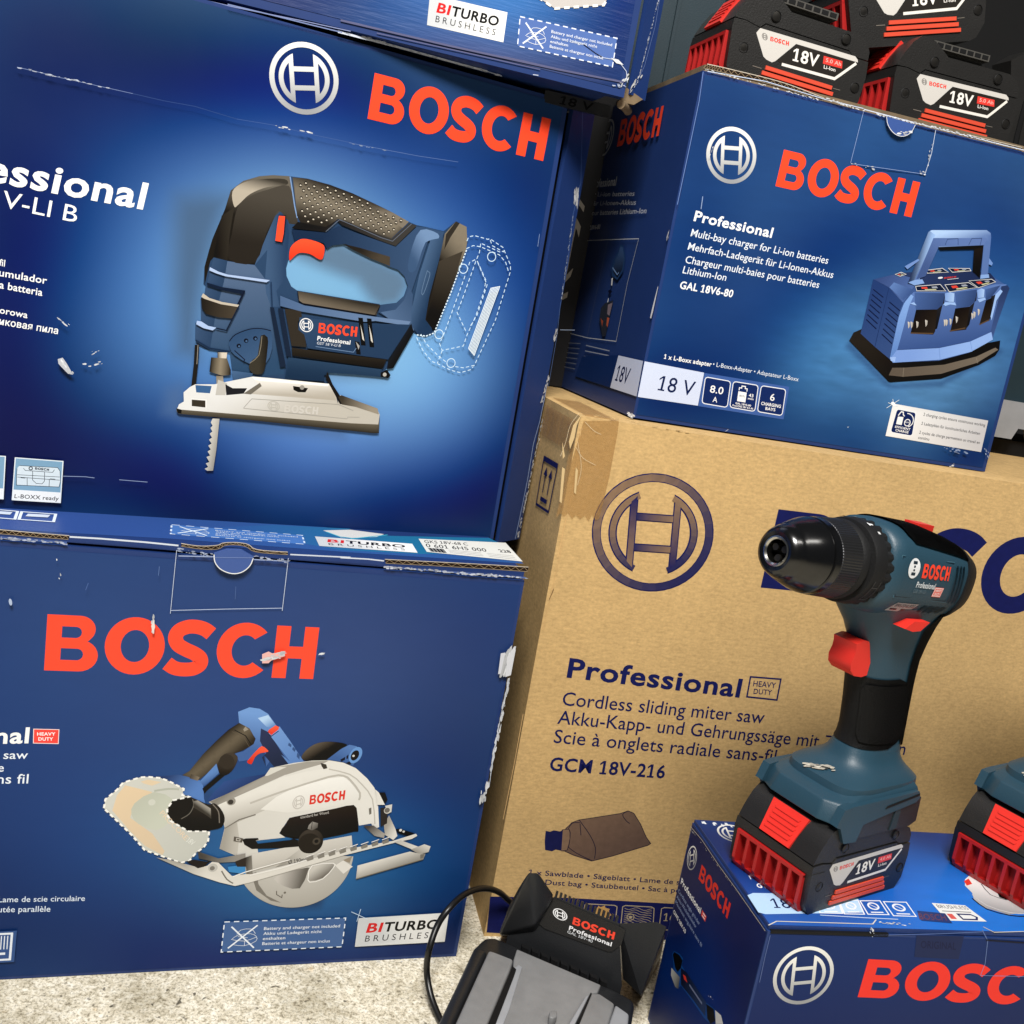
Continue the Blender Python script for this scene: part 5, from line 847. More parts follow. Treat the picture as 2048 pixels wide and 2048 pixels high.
# carrying handle
HB=(104,134,190)
I.poly([(233,154.5),(240.9,200.6),(243.4,202.8),(250.2,201.4),(243.3,157.1),(239.9,154.3)],(46,58,88),(150,182,230),[(236.3,177.1)][0],[(246.9,177.2)][0])
I.poly([(242.2,201.7),(244.4,202.9),(299.2,212.9),(304.1,211.2),(305.7,207.9),(312.7,174.3),(305.9,171.4),(300.1,199.8),(254.7,190),(242.8,158.8),(238.8,158.1),(248.7,199.4)],(170,198,238),(86,112,166),[(263.5,206.4)][0],[(269.9,192.7)][0])
I.poly([(247.4,196.5),(251.4,197.3),(302.4,206.4),(300.1,199.8),(255,190.7),(248.9,163.4),(240.6,159.3)],(92,116,170),(66,86,134),[(265.8,199)][0],[(253.5,169.5)][0])
I.poly([(254.2,189.9),(299.8,199.3),(300.2,196.3),(257.5,187.8)],(26,24,24)); I.poly([(291.4,194.7),(300.2,198.1),(304.8,171.6),(295.7,175.9)],(34,30,28),(20,19,20),[(295.3,194.5)][0],[(300.2,172.2)][0])
I.line([(260.8,192.8),(261.8,198.2),(272.3,200.6),(274,195.2)],.5,(46,64,104)); I.line([(284.7,197.1),(286.1,203.1),(296.3,205.2),(296.5,199.2)],.5,(46,64,104))
I.poly([(225.8,168.2),(237.5,176.8),(238.9,175.7),(229.1,166.1)],(110,140,196)); I.poly([(233.3,155.4),(239.7,158.7),(246.6,160.3),(249.7,157.3),(240.1,153.9)],(130,162,214)); I.poly([(305,174.3),(313.2,176.2),(314.7,173.3),(305.6,170.8)],(130,162,214)); I.poly([(309.4,189.9),(314.4,186.3),(314,184),(310.5,184.7)],(110,142,200))
# tab
I.line([(151.1,283),(150.1,241.5)],.35,(150,170,214)); I.line([(151,241.7),(173.5,241.7),(200,244.6),(224.3,247.1)],.5,(30,50,96)); I.line([(152.9,241.3),(223.6,246.6)],.3,(150,170,210)); I.line([(223.3,284.6),(224.9,263.9),(223.5,246.9)],.5,(196,208,228)); I.chips(*[(223.2,278.6),(224.1,247.8)],10,1.2,51); I.chips(*[(151.2,241),(173.5,241.7)],10,1.2,52); I.chips(*[(215.8,247.7),(224.4,246.8)],8,1.4,53)
I.line([(5.5,283.9),(57.1,287.4),(113.7,285.3),(150.3,285.8)],.6,(190,204,230)); I.chips(*[(3.6,284.9),(112.4,283.6)],70,1.0,54,spread=.5); I.chips(*[(113.5,286),(152.6,284.1)],40,1.3,55,spread=.6); I.line([(150.5,285.1),(223.3,284.6),(317.2,285.1)],.7,(206,214,232)); I.chips(*[(161.6,283.7),(221.3,285)],70,1.4,56,spread=.5); I.chips(*[(221.3,285),(260.6,285.5)],40,1.2,57,spread=.6); I.chips(*[(260.6,285.5),(317.4,284.7)],30,.8,58,spread=.5)
I.line([(1.3,282.3),(2.8,260.4),(2.4,226.6),(1.6,179.1)],.5,(110,136,190)); I.line([(22.3,189.5),(23,179.5)],.6,(150,170,206)); I.chips(*[(21.9,230.5),(20.7,221.7)],5,1.1,59)
I.chips(*[(-6.2,4.4),(0.2,2.1)],24,1.6,60); I.chips(*[(312.9,15.8),(340.4,13.2)],18,1.8,61,col=(150,170,208)); I.chips(*[(356.4,21.4),(364.2,13.6)],8,1.6,62,col=(170,186,214)); I.chips(*[(323.7,0.5),(329.9,0.4)],5,1.5,63); I.chips(*[(206.1,20.8),(207.2,20.3)],2,1.2,64); I.line([(87.6,1.2),(89.9,3.1)],.5,(170,180,200))
I.build('printed_graphics', chg)
bm = prism([(172,283.7),(175,277.7),(180.9,273),(187.7,271.1),(194.1,272.4),(198.9,276.7),(201.2,283.1)], lambda p:(p[0]*.001,-.0012,p[1]*.001), lambda p:(p[0]*.001,-.0038,p[1]*.001)); tg = from_bm('tongue', bm, 'tongue', chg)
J2=Ink(fplane(),4.0); J2.line([(172.1,283.3),(175,277.7),(180.9,273),(187.7,271.1),(194.1,272.4),(198.9,276.7),(201,282.7)],.5,(226,228,230),smooth=3); J2.chips(*[(180.9,273),(198.5,275.1)],10,1.8,65); J2.build('cut_edge', tg)
# left side print
I=Ink(lplane(),.3)
I.emblem(*[(209.3,253.3),(188.6,253.1),(208.5,271.1)],(176,178,182),thick=.13); I.word([(171.8,240.8),(64.3,240),(172.7,266.1)],(235,74,50))
I.text('Professional',[(228.1,205.6),(154,203.6),(228.6,213.9)],(196,198,202),.03)
for s_,P in (('Multi-bay charger for Li-ion batteries',[(358.7,202.6),(97.9,190.9),(358.2,206.9)]),('Mehrfach-Ladegerät für Li-Ionen-Akkus',[(355.5,192.5),(89.5,182.6),(355.1,197)]),('Chargeur multi-baies pour batteries Lithium-Ion',[(351.1,180.5),(59.1,174),(351,185.3)])): I.text(s_,P,(196,200,208),.005)
I.text('GAL 18V6-80',[(229.4,162.4),(177.8,163.2),(229.5,166.9)],(200,202,206),.03)
I.line([(229.9,152.1),(147.3,152.3),(65.2,152.2),(72.2,112.9),(72.6,60.3),(153.3,57),(237.9,57)],.7,(190,194,200)); I.line([(147.3,152.3),(155.9,57.2)],.4,(120,126,138))
I.poly([(113.5,139.1),(109.8,147.6),(100.7,146.1),(89.7,135.6),(88.3,123.7),(100.1,115),(116.9,118.2),(123.5,126),(121,133.3)],(40,64,104)); I.poly([(110.6,137.7),(108.6,145.5),(102,144.7),(92.4,134.9),(92.7,124.4),(101.2,117.1),(115.7,121.8),(115.9,131.9)],(60,84,126),(26,26,30),[(107.4,143.4)][0],[(103.7,117.8)][0]); I.line([(119.2,126.1),(102.8,119.9),(99.8,122.1)],1.2,(120,150,196))
I.poly([(116.7,116),(112.9,116.8),(111,109.7),(114.2,109.6)],(214,216,220)); I.poly([(115.3,97.9),(113.8,97.2),(112.9,87.8),(116.9,89.1)],(220,222,226)); I.poly([(120,104.3),(114.3,105.9),(107.8,104),(113.7,100.9)],(20,26,44))
I.poly([(128.6,75.8),(130.8,87.6),(122.2,92.5),(100.3,96.4),(101.6,83.3),(103.1,74.5),(103.1,62.9),(111.2,61.5)],(46,50,60)); I.poly([(112.7,91.5),(101.2,94.2),(102.9,81.8),(110,82.9)],(130,116,126)); I.poly([(126.5,78.2),(117.2,75.8),(117.6,70.6)],(150,74,56)); I.poly([(108.4,80),(101.7,79.7),(102.2,71),(106.6,72.8)],(180,92,66))
for k in range(6):
    a_=Vector([(235.8,45.3)][0]).lerp(Vector([(240.6,20.5)][0]),k/5); b_=Vector([(172.2,49.8)][0]).lerp(Vector([(174.6,23.7)][0]),k/5); I.line([tuple(a_),tuple(b_)],.9,(110,118,134))
    a_=Vector([(154.4,49.5)][0]).lerp(Vector([(155.7,22.2)][0]),k/5); b_=Vector([(85,50.4)][0]).lerp(Vector([(82.7,28.7)][0]),k/5); I.line([tuple(a_),tuple(b_)],.9,(150,158,174))
I.poly([(60.4,48.6),(-1,49.7),(-2,19.4),(64.9,18.5)],(206,216,240)); I.text('18V',[(57.5,26.3),(24.8,26.5),(54.9,40.4)],(28,38,78),.012)
I.poly([(59.5,48.7),(64.9,18.5),(170.4,16.8),(159.3,38.2)],(28,48,96))
I.chips(*[(-1.5,156.8),(-1.6,151.8)],6,2.2,66,col=(230,230,232),run=2.6); I.poly([(-1.1,112.4),(-2.3,111.8),(-1.6,91.8),(-0.5,85.6),(2.3,85.7),(1.9,92.9)],(232,232,234))
I.build('printed_graphics', chg)
# top flaps with a raw edge
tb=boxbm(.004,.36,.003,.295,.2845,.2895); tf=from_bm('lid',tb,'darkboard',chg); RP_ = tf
RE=Ink(lambda u,v,h:(u,-h,v),-2.3); flutes(RE,([(5.6,290.1),(23.4,290.6),(73,290.8),(114.1,287.1)],[(3.2,286.6),(24.2,287),(73.9,287.1),(113.9,284.5)]),44,4); RE.build('raw_edge_or_gap', RP_, 'kraftprint')
RE=Ink(lambda u,v,h:(u,-h,v),-2.3); flutes(RE,([(257.3,287.1),(283,287.4),(316.3,288)],[(258,284.7),(283.7,285.1),(317.1,285.4)]),20,5); RE.build('raw_edge_or_gap', RP_, 'kraftprint')

# ================================================================ BROWN CARTON
brn = empty('carton', 'big brown cardboard carton with navy printing, standing behind the drill', 'carton',
            frame(0.0403, 0.8169, 0, 0.2435))
carton(brn, [(1,0),(760,0),(760,476.5),(0.5,479.5)], .46, 'kraft', bev=.008)
NV=(30,34,84); GRY=(112,92,78)
I=Ink(fplane(),.12)
I.emblem(*[(83.3,390.5),(138,393.2),(77.1,441.9)],NV,thick=.145)
# hatched grey fill inside the navy outline
def ring_fill(I,P,col,col2):
    c,px_,py_=P; c0=Vector(c);a=Vector(px_)-c0;b=Vector(py_)-c0
    mp=lambda q: tuple(c0+a*q[0]+b*q[1])
    for j in range(26):
        t0=R(360*j/26);t1=R(360*(j+1)/26)
        o=[mp((r*math.cos(t),r*math.sin(t))) for r,t in ((.985,t0),(.985,t1),(.87,t1),(.87,t0))]
        k=.5+.5*math.sin(t0-.6); cc=tuple(col[i]*(1-k)+col2[i]*k for i in range(3)); I.poly(o,cc)
    for g in (-1,1):
        a0=66;
        for j in range(14):
            t0=R(a0-2*a0*j/14);t1=R(a0-2*a0*(j+1)/14)
            o=[mp((g*r*math.cos(t),r*math.sin(t))) for r,t in ((.715,t0),(.715,t1),(.622,t1),(.622,t0))]
            k=max(0,min(1,.5+.75*math.sin(t0+(.5 if g<0 else 0)))); cc=tuple(col[i]*(1-k)+col2[i]*k for i in range(3)); I.poly(o,cc)
        o=[mp(p) for p in ((g*.308,-.6),(g*.402,-.5),(g*.402,.5),(g*.308,.6))]; I.poly(o,NV if g>0 else col2,col2 if g>0 else NV,o[0],o[3])
    for yy in (.208,-.31): I.poly([mp(p) for p in ((-.3,yy),(.3,yy),(.3,yy+.102),(-.3,yy+.102))],col,col2,mp((-.3,yy)),mp((.3,yy)))
ring_fill(I,[(83.3,390.5),(138,393.2),(77.1,441.9)],(44,44,84),(134,108,86))
I.build('printed_emblem', brn, 'kraftprint'); I=Ink(fplane(),.12)
wp=[(192.3,353.7),(410.6,356.5),(192.1,425.1)]; I.word([wp[0],tuple(Vector(wp[0])+(Vector(wp[1])-Vector(wp[0]))*4.72/2.90),wp[2]],NV)
I.text('Professional',[(31.5,255.3),(196.3,250),(31.1,272.8)],NV,.035)
I.line([(202.5,270.2),(232.7,270.5),(233.7,250.2),(203.5,250.9)],1.5,NV,closed=True); I.text('HEAVY',[(207,261.6),(229.5,261.4),(206.5,266.9)],NV,.012); I.text('DUTY',[(209.1,254.4),(227.2,254.5),(208.7,259.3)],NV,.012)
I.text('Cordless sliding miter saw',[(32.1,229.1),(225.8,226.3),(31.7,241.5)],NV,.004); I.text('Akku-Kapp- und Gehrungssäge mit Zugfunktion',[(31.1,211.6),(379.3,205.6),(30.7,224.1)],NV,.004); I.text('Scie à onglets radiale sans-fil',[(31,193.5),(246.8,189),(30.6,206)],NV,.004)
I.text('GCM 18V-216',[(32,167.1),(141.2,166.2),(31.6,179.8)],NV,.026)
I.text('1 x Sawblade • Sägeblatt • Lame de scie circulaire',[(31.5,64.2),(231.5,57.5),(31.2,69.2)],NV,.008); I.text('1 x Dust bag • Staubbeutel • Sac à poussières',[(33.2,55.1),(214.5,49.5),(32.8,60.1)],NV,.008)
I.build('printed_lettering', brn, 'kraftprint'); I=Ink(fplane(),.12)
# dust bag
I.poly([(57.7,111.8),(62.6,117.5),(68.9,120.5),(106.2,128.8),(113.4,131.9),(119.1,129.9),(128.4,119),(136.4,106.5),(142.1,100.3),(139.9,98.3),(107,85.7),(88.9,80),(70.5,85.1),(58.4,90)],(120,96,80),(100,80,70),[(82,123.9)][0],[(106.8,86.7)][0])
for P,sm in (([(57.9,110.9),(62.6,117.5),(68.9,120.5),(106.2,128.8),(113.4,131.9),(119.4,129.9),(128.4,119),(136.4,106.5),(142.1,100.3),(139.9,98.3),(107,85.7),(88.9,80),(70.5,85.1),(58.4,90)],0),([(68.9,120.5),(82.1,105.7),(89.7,93.3),(91,82.3)],3),([(70.2,117.9),(62.8,116.6),(59.6,106.5),(61.6,95.7),(71.7,87.9),(88.8,80.3)],3),([(113.4,131.9),(109,128),(113.7,121.9),(117.7,119.4)],3),([(70.4,117),(73.5,105.3)],0),([(54.6,109.8),(61.4,110.5),(63.6,103),(63.5,90.3),(57.7,89.1)],2)): I.line(P,.7,(40,36,52),smooth=sm)
I.poly([(39.7,108.2),(44,107.5),(47.1,109.1),(53.2,108.3),(55.5,109.9),(58.5,89.1),(52.4,90.1),(49.3,88.2),(42.6,89.3),(40.6,98.3)],(34,36,78)); I.poly([(55.5,109.9),(60.8,110.5),(63.5,102.1),(63,90.2),(58,89.1)],(134,108,88))
I.build('printed_picture', brn, 'kraftprint')
I=Ink(fplane(),.12)
# band with pictograms
I.poly([(0.1,40.6),(73.4,41.6),(180.4,38.7),(250.8,35),(260.6,-6),(189.5,-3),(2.9,3.9)],NV)
def icon(P):
    a_,b_,c_,d_=[Vector(p) for p in P]; g=lambda x,y: tuple((a_.lerp(b_,x)).lerp(d_.lerp(c_,x),y)); o_=[g(.1,0),g(.9,0),g(.98,.06),g(1,1),g(0,1),g(.02,.06)]; I.line(o_,.9,(176,160,132),closed=True); return g
g=icon([(90.3,36.1),(123.2,35.2),(124.7,14.2),(91.3,16.2)]); I.ellipse(g(.55,.55),g(.8,.55),g(.55,.1),(190,150,92),n=18); 
for k in range(10):
    t=2*math.pi*k/10; c0=Vector(g(.55,.55)); ax_=Vector(g(.8,.55))-c0; ay_=Vector(g(.55,.1))-c0
    I.poly([tuple(c0+ax_*.98*math.cos(t)+ay_*.98*math.sin(t)),tuple(c0+ax_*1.2*math.cos(t+.1)+ay_*1.2*math.sin(t+.1)),tuple(c0+ax_*.98*math.cos(t+.45)+ay_*.98*math.sin(t+.45))],(190,150,92))
g=icon([(127.3,35.6),(160.2,34.6),(163.2,10.9),(130.5,12.2)])
for k in range(9):
    y=.12+k*.1; I.line([g(.08+.84*i/12,y+.05*math.sin(i*.9+k*.5)) for i in range(13)],.45,(176,160,132),smooth=2)
I.ellipse(g(.28,.5),g(.4,.5),g(.28,.34),(176,160,132),.8,18); I.ellipse(g(.28,.5),g(.33,.5),g(.28,.44),(176,160,132),n=12)
g=icon([(166.3,34.7),(200.8,33.5),(203.9,10.4),(169.3,11)]); I.text('165',[g(.1,.6),g(.6,.6),g(.11,.25)],(176,160,132),.0)
I.build('printed_band', brn, 'kraftprint')
I=Ink(fplane(),.5)
I.chips(*[(-0.8,482.2),(97,479.5)],30,1.2,71,col=(226,190,136),spread=.5,run=3); I.line([(3,470.8),(6,422.7),(3.6,360)],.6,(214,176,122)); I.line([(5.7,374.4),(4.2,331.3),(2.8,295.6)],.4,(206,170,118)); I.line([(5.5,333.1),(3.3,323.2)],.5,(110,84,56)); I.line([(-1,218.2),(-0.7,170.3),(-1.4,117.7)],.5,(208,170,118))
I.build('worn_edge', brn, 'kraftprint')
I=Ink(lplane(),.3)
P=[(84.1,429.6),(36,431.6),(37.8,389.4),(82.4,386.2)]; a_,b_,c_,d_=[Vector(p) for p in P]; g=lambda x,y: tuple((a_.lerp(b_,x)).lerp(d_.lerp(c_,x),y))
I.line(P,2.4,NV,closed=True); I.poly([g(0,0),g(1,0),g(1,.08),g(0,.08)],NV)
for x in (.32,.68): I.line([g(x,.25),g(x,.70)],2.2,NV); I.poly([g(x-.14,.34),g(x,.16),g(x+.14,.34)],NV)
I.poly([g(.25,.79),g(.75,.79),g(.75,.88),g(.25,.88)],NV)
I.build('printed_graphics', brn, 'kraftprint')
# packing tape over the corner
def film():
    m=bpy.data.materials.new('packing_tape'); m.use_nodes=True; nt=m.node_tree;N=nt.nodes;L=nt.links;b=N['Principled BSDF']
    b.inputs['Base Color'].default_value=rgba((176,132,74)); b.inputs['Roughness'].default_value=.16; b.inputs['Specular IOR Level'].default_value=.6; b.inputs['Alpha'].default_value=.42
    tc=N.new('ShaderNodeTexCoord'); mp=N.new('ShaderNodeMapping'); mp.inputs['Scale'].default_value=(30,30,14); L.new(tc.outputs['Object'],mp.inputs[0])
    nz=N.new('ShaderNodeTexNoise'); nz.inputs['Scale'].default_value=1.6; nz.inputs['Detail'].default_value=5; nz.inputs['Distortion'].default_value=1.6; L.new(mp.outputs[0],nz.inputs[0])
    bp=N.new('ShaderNodeBump'); bp.inputs['Strength'].default_value=.55; bp.inputs['Distance'].default_value=.004; L.new(nz.outputs[0],bp.inputs['Height']); L.new(bp.outputs[0],b.inputs['Normal']); return m
M['tape']=film()
bm=bmesh.new()
fr=[(-0.7,481.9),(33.9,480.5),(34.6,469.2),(34.8,432.6),(33.1,397.3)]; zz=[(30.2,395.4),(26.2,399.6),(24.2,393.9),(20.1,398.4),(16.9,394.6),(12.3,397.9),(9.9,394),(5.5,398.6),(2.5,395.2),(-1.1,397.8),(-4.1,392.8)]
pts=[(5,476)]+[tuple(fr[1])]+[tuple(p) for p in fr[2:]]+[tuple(p) for p in zz]
v=[bm.verts.new((p[0]*.001,-.0007,p[1]*.001)) for p in pts]; bm.faces.new(v)
sd=[(116.4,445.8),(43.7,448.4)]
zl=zz[-1][1]
y0=sd[0][0]; 
v2=[bm.verts.new((-.0006,y*.001,z*.001)) for y,z in ((7,474),(110,474),(110,sd[0][1]),(9,sd[1][1]))]; bm.faces.new(v2)
# over the rounded corner
A=[(zz[-1][0]*.001,-.0007,zl*.001),(.0048,-.0007,.476),(-.0006,.007,.474),(-.0006,.007,sd[1][1]*.001)]
vv=[bm.verts.new(p) for p in A]; bm.faces.new(vv)
# over the top edge
tq=[(.005,-.0007,.476),(fr[1][0]*.001,-.0007,fr[1][1]*.001),(fr[1][0]*.001,.008,.4802),(.007,.008,.4803)]; vv=[bm.verts.new(p) for p in tq]; bm.faces.new(vv)
tq=[(.007,.008,.4803),(fr[1][0]*.001,.008,.4802),(fr[1][0]*.001,.12,.4802),(.007,.12,.4803)]; vv=[bm.verts.new(p) for p in tq]; bm.faces.new(vv)
bmesh.ops.remove_doubles(bm,verts=bm.verts,dist=.0012)
tp=from_bm('packing_tape',bm,'tape',brn)
# glints on the tape creases, painted as pale lines and patches
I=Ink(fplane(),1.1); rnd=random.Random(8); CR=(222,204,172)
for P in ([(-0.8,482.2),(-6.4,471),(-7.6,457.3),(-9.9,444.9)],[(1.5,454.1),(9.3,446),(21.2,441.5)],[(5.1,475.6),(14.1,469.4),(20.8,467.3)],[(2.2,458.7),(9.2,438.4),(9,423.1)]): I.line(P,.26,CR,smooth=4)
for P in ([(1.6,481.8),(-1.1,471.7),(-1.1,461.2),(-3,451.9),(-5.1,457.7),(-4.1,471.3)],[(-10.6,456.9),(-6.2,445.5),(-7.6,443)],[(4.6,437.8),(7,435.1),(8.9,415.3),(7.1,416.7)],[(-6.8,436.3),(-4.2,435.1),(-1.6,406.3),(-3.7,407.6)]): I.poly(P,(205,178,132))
I.build('tape_crease_glint', tp, 'print')

# ================================================================ GRINDER CARTON
gri = empty('carton', 'blue carton lying in front at the lower right, with the drill standing on it', 'carton',
            frame(0.2174, 0.6109, 0, 0.2377), 'blue cartons')
WH=0.1823
carton(gri, [(0,0),(420,0),(420,WH*1000-1),(0,WH*1000)], .1375, 'blue', bev=.0018)
Cw=[(p,c) for p,c in zip([(10.5,175.9),(65.2,169.5),(144.1,171.3),(201.8,172.7),(25.9,113.4),(120.1,113.9),(220.4,114.4),(277.6,153.3)],[(34,50,98),(32,50,100),(32,50,100),(32,48,96),(28,42,88),(28,44,90),(28,42,86),(30,46,92)])]
sheet([(2,3),(415,3),(415,WH*1000-2),(2,WH*1000-2)],60,24,Cw,40,[],fplane(),'printed_face',gri,off=.2)
I=Ink(fplane(),.3)
I.emblem(*[(34.8,149),(57.2,151.5),(31.5,171.7)],SIL,SILD,thick=.12)
I.word([(80.9,132.5),(249.2,127),(81.2,162.9)],(236,58,48))
I.poly([(113.7,182.6),(151.9,182.9),(153.1,164.4),(116.8,165.4)],(34,44,80)); I.text('ORIGINAL',[(119.8,172.7),(148.6,171.9),(118.4,178.4)],(24,32,64),.02)
I.line([(165.1,188.4),(172.3,179.8),(175.9,160.8),(175,151.5),(212.1,151.2)],.45,(110,130,176)); I.line([(76.4,184.5),(79.7,180.3)],.5,(180,190,210)); I.chips(*[(-0.4,181.6),(77,182.3)],24,.7,81,col=(190,196,210),spread=.3); I.line([(2.1,179.6),(2.2,162.9),(2.9,143.3)],.4,(100,116,160)); I.chips(*[(75.7,187.3),(81.8,180.3)],10,1.2,82)
I.line([(80,181.7),(136.7,184.7),(165.6,187)],.5,(96,116,166)); I.line([(170.5,180.5),(203.1,179.1)],1.0,(20,24,40))
I.build('printed_graphics', gri)
Cl=[(p,c) for p,c in zip([(119.1,178),(62.3,163.6),(9.5,160.9),(12.5,119),(127.8,96.2),(125.4,51.7),(72.1,92.9),(32.4,90.5),(118.5,19.6),(114.9,132.3)],[(26,38,78),(24,38,82),(22,36,80),(18,36,84),(24,38,82),(14,52,116),(14,48,108),(12,44,104),(16,40,90),(26,40,84)])]
sheet([(1,3),(136,3),(136,WH*1000-2),(1,WH*1000-2)],40,50,Cl,14,[],lplane(),'printed_face',gri,off=.2)
I=Ink(lplane(),.3)
I.emblem(*[(124.7,158.7),(117.4,164.7),(128.4,167.1)],SIL,SILD,thick=.12)
I.word([(107,151.9),(52.3,154.6),(106.9,164.4)],(214,54,48))
I.text('Professional',[(133.4,130.4),(91.9,131.2),(133.8,135.4)],WHITE,.03); I.poly([(90.6,135.9),(81.7,136.2),(82.2,131.3),(90.2,131.2)],(214,80,74)); I.line([(88.3,134.8),(83.3,135)],.8,WHITE); I.line([(88.3,132.5),(83.7,132.5)],.8,WHITE)
for s_,P in (('Cordless angle grinder',[(134.5,121.9),(89.5,122.9),(134.3,125)]),('Akku-Winkelschleifer',[(134.8,116.5),(93.4,117.4),(134.6,119.5)]),('Meuleuse angulaire sans fil',[(134.9,111.6),(79,111.7),(134.7,114.6)])): I.text(s_,P,(150,168,206),.0)
I.text('GWS 18V-10',[(134.4,102.7),(107.5,102.6),(134.6,106)],WHITE,.03)
I.poly([(121,74.4),(118.8,79),(108.5,83.8),(102,84.8),(101,78.9),(92,79.2),(53.6,83.7),(40.4,89),(35,86.3),(41.1,75.7),(51.3,72),(72.9,69),(95.5,65.1),(100.8,58),(113.7,59.6),(114.2,68.9)],(26,72,140))
I.poly([(119.6,75),(117.9,78.7),(108.9,82.5),(102.1,82.8),(101.9,76.3),(105.3,69.9),(110.9,69.4)],(16,15,16)); I.poly([(116.8,65),(109.4,66.8),(100.1,69.1),(98.4,60),(104,57.4),(114.9,59.6)],(196,196,192),(90,90,90),[(114.3,64.9)][0],[(99.1,63.2)][0]); I.poly([(101.9,76.3),(92.4,79.8),(53.6,83.7),(50.5,74.4),(71.8,70.8),(95.9,65.8)],(22,28,48),(40,56,92),[(93.6,78)][0],[(56.2,73.4)][0]); I.poly([(96.4,74.8),(91.7,76.6),(87.1,74.5),(93,72.8)],(210,60,48)); I.poly([(53.2,83),(41.8,87.9),(36.1,82.8),(41.1,75.7),(47.1,75.5)],(16,18,28)); I.poly([(39.4,88.9),(30.3,92),(25,89.2),(34.3,81.4)],(206,206,206)); I.line([(83.3,75.6),(59,78.4)],1.6,(110,120,150))
I.chips(*[(138.7,176.4),(130.7,176.5)],10,1.0,83,col=(190,196,210)); I.line([(138.6,178.3),(115.1,180.4),(81.3,179.8),(50.9,180.6),(2.5,180.8)],.5,(196,188,174)); I.chips(*[(52.4,89.1),(43.7,95.2)],4,1.0,84); I.chips(*[(135.7,177.2),(2.5,180.8)],40,.7,85,col=(206,200,190),spread=.4)
I.build('printed_graphics', gri)
# lid with print
lb=boxbm(.001,.42,.0015,.137,WH+.0003,WH+.003); wl_=from_bm('lid',lb,'blue',gri)
Ct=[(p,c) for p,c in zip([(0.6,122.9),(-3.2,65),(14.5,59.8),(15.3,12.9),(70.7,15.3),(208,129.5),(237.6,116.6),(135.9,54.5),(171.9,43.9),(193.4,14.8),(218.5,59.3),(88.1,4.9),(70.7,50.7)],[(34,50,100),(36,56,118),(40,64,130),(52,92,168),(46,84,160),(38,54,106),(38,74,150),(40,100,190),(42,112,204),(44,116,206),(44,110,200),(48,104,190),(38,66,136)])]
sheet([(2,2.5),(415,2.5),(415,135.5),(2,135.5)],70,40,Ct,22,[],tplane(WH+.003),'printed_face',wl_,off=.2,streak=.08)
I=Ink(tplane(WH+.003),.3)
I.emblem(*[(26.9,118.1),(40.6,116.9),(29.2,131.5)],SIL,SILD,thick=.12)
I.text('Professional',[(12.9,72.9),(66.3,75.1),(13.5,77.1)],WHITE,.03); I.text('Akku-Winkelschleifer',[(12.3,64.1),(69.4,64.4),(12.7,68.8)],(226,232,242),.0); I.text('Meuleuse angulaire',[(12.1,55.5),(65,56.1),(12.6,60.1)],(226,232,242),.0); I.text('GWS 18V-10',[(12.8,45.2),(47.6,45.9),(14,50.4)],WHITE,.032)
I.poly([(0.4,35.4),(6.1,38.4),(90,41.2),(83.1,19.5),(4.2,14),(-0.4,15.8)],(176,208,238)); I.text('18 V',[(14,21.5),(41.7,22.2),(15.9,32.6)],(26,40,84),.006)
for P in ([(52.8,29.6),(70,32),(65.5,17.7),(47.6,17.5)],[(71.1,32.7),(87.3,34.1),(82.5,17.5),(66.6,17.2)],[(88.5,33.5),(105.3,34.4),(102.4,17.9),(85.5,17.6)],[(107.7,33.4),(126.7,33.7),(123.8,16.8),(105.4,16.8)]):
    I.line(P,1.0,(226,232,242),closed=True); a_,b_,c_,d_=[Vector(p) for p in P]; g=lambda x,y: tuple((a_.lerp(b_,x)).lerp(d_.lerp(c_,x),y)); I.ellipse(g(.5,.4),g(.78,.4),g(.5,.12),(226,232,242),.7,18); I.line([g(.2,.85),g(.8,.85)],1.2,(226,232,242)); I.line([g(.3,.2),g(.7,.6)],.7,(226,232,242))
I.line([(46.2,14.8),(80.8,13.3),(106.5,12.7)],.9,(180,200,232)); 
I.poly([(148.1,33.9),(175.6,32.4),(180,13.3),(146.5,13)],(222,224,224)); P=[(148.1,33.9),(175.6,32.4),(180,13.3),(146.5,13)]; a_,b_,c_,d_=[Vector(p) for p in P]; g=lambda x,y: tuple((a_.lerp(b_,x)).lerp(d_.lerp(c_,x),y)); I.text('BRUSHLESS',[g(.08,.28),g(.95,.28),g(.08,.08)],(70,74,84),.0); I.line([g(.1,.45),g(.9,.45)],.8,(60,64,74)); I.poly([g(.15,.6),g(.3,.6),g(.3,.9),g(.15,.9)],(206,90,84)); I.line([g(.45,.6),g(.8,.6),g(.88,.75),g(.8,.9),g(.45,.9)],1.6,(40,52,96),closed=True)
I.poly([(129.1,23.7),(151,21.6),(148.9,10),(125.1,12.1)],(42,60,110)); I.text('BOSCH',[(124.6,13.5),(146.5,13),(127.7,20.5)],(96,64,84),.02)
I.build('printed_graphics', wl_); I=Ink(tplane(WH+.003),.35)
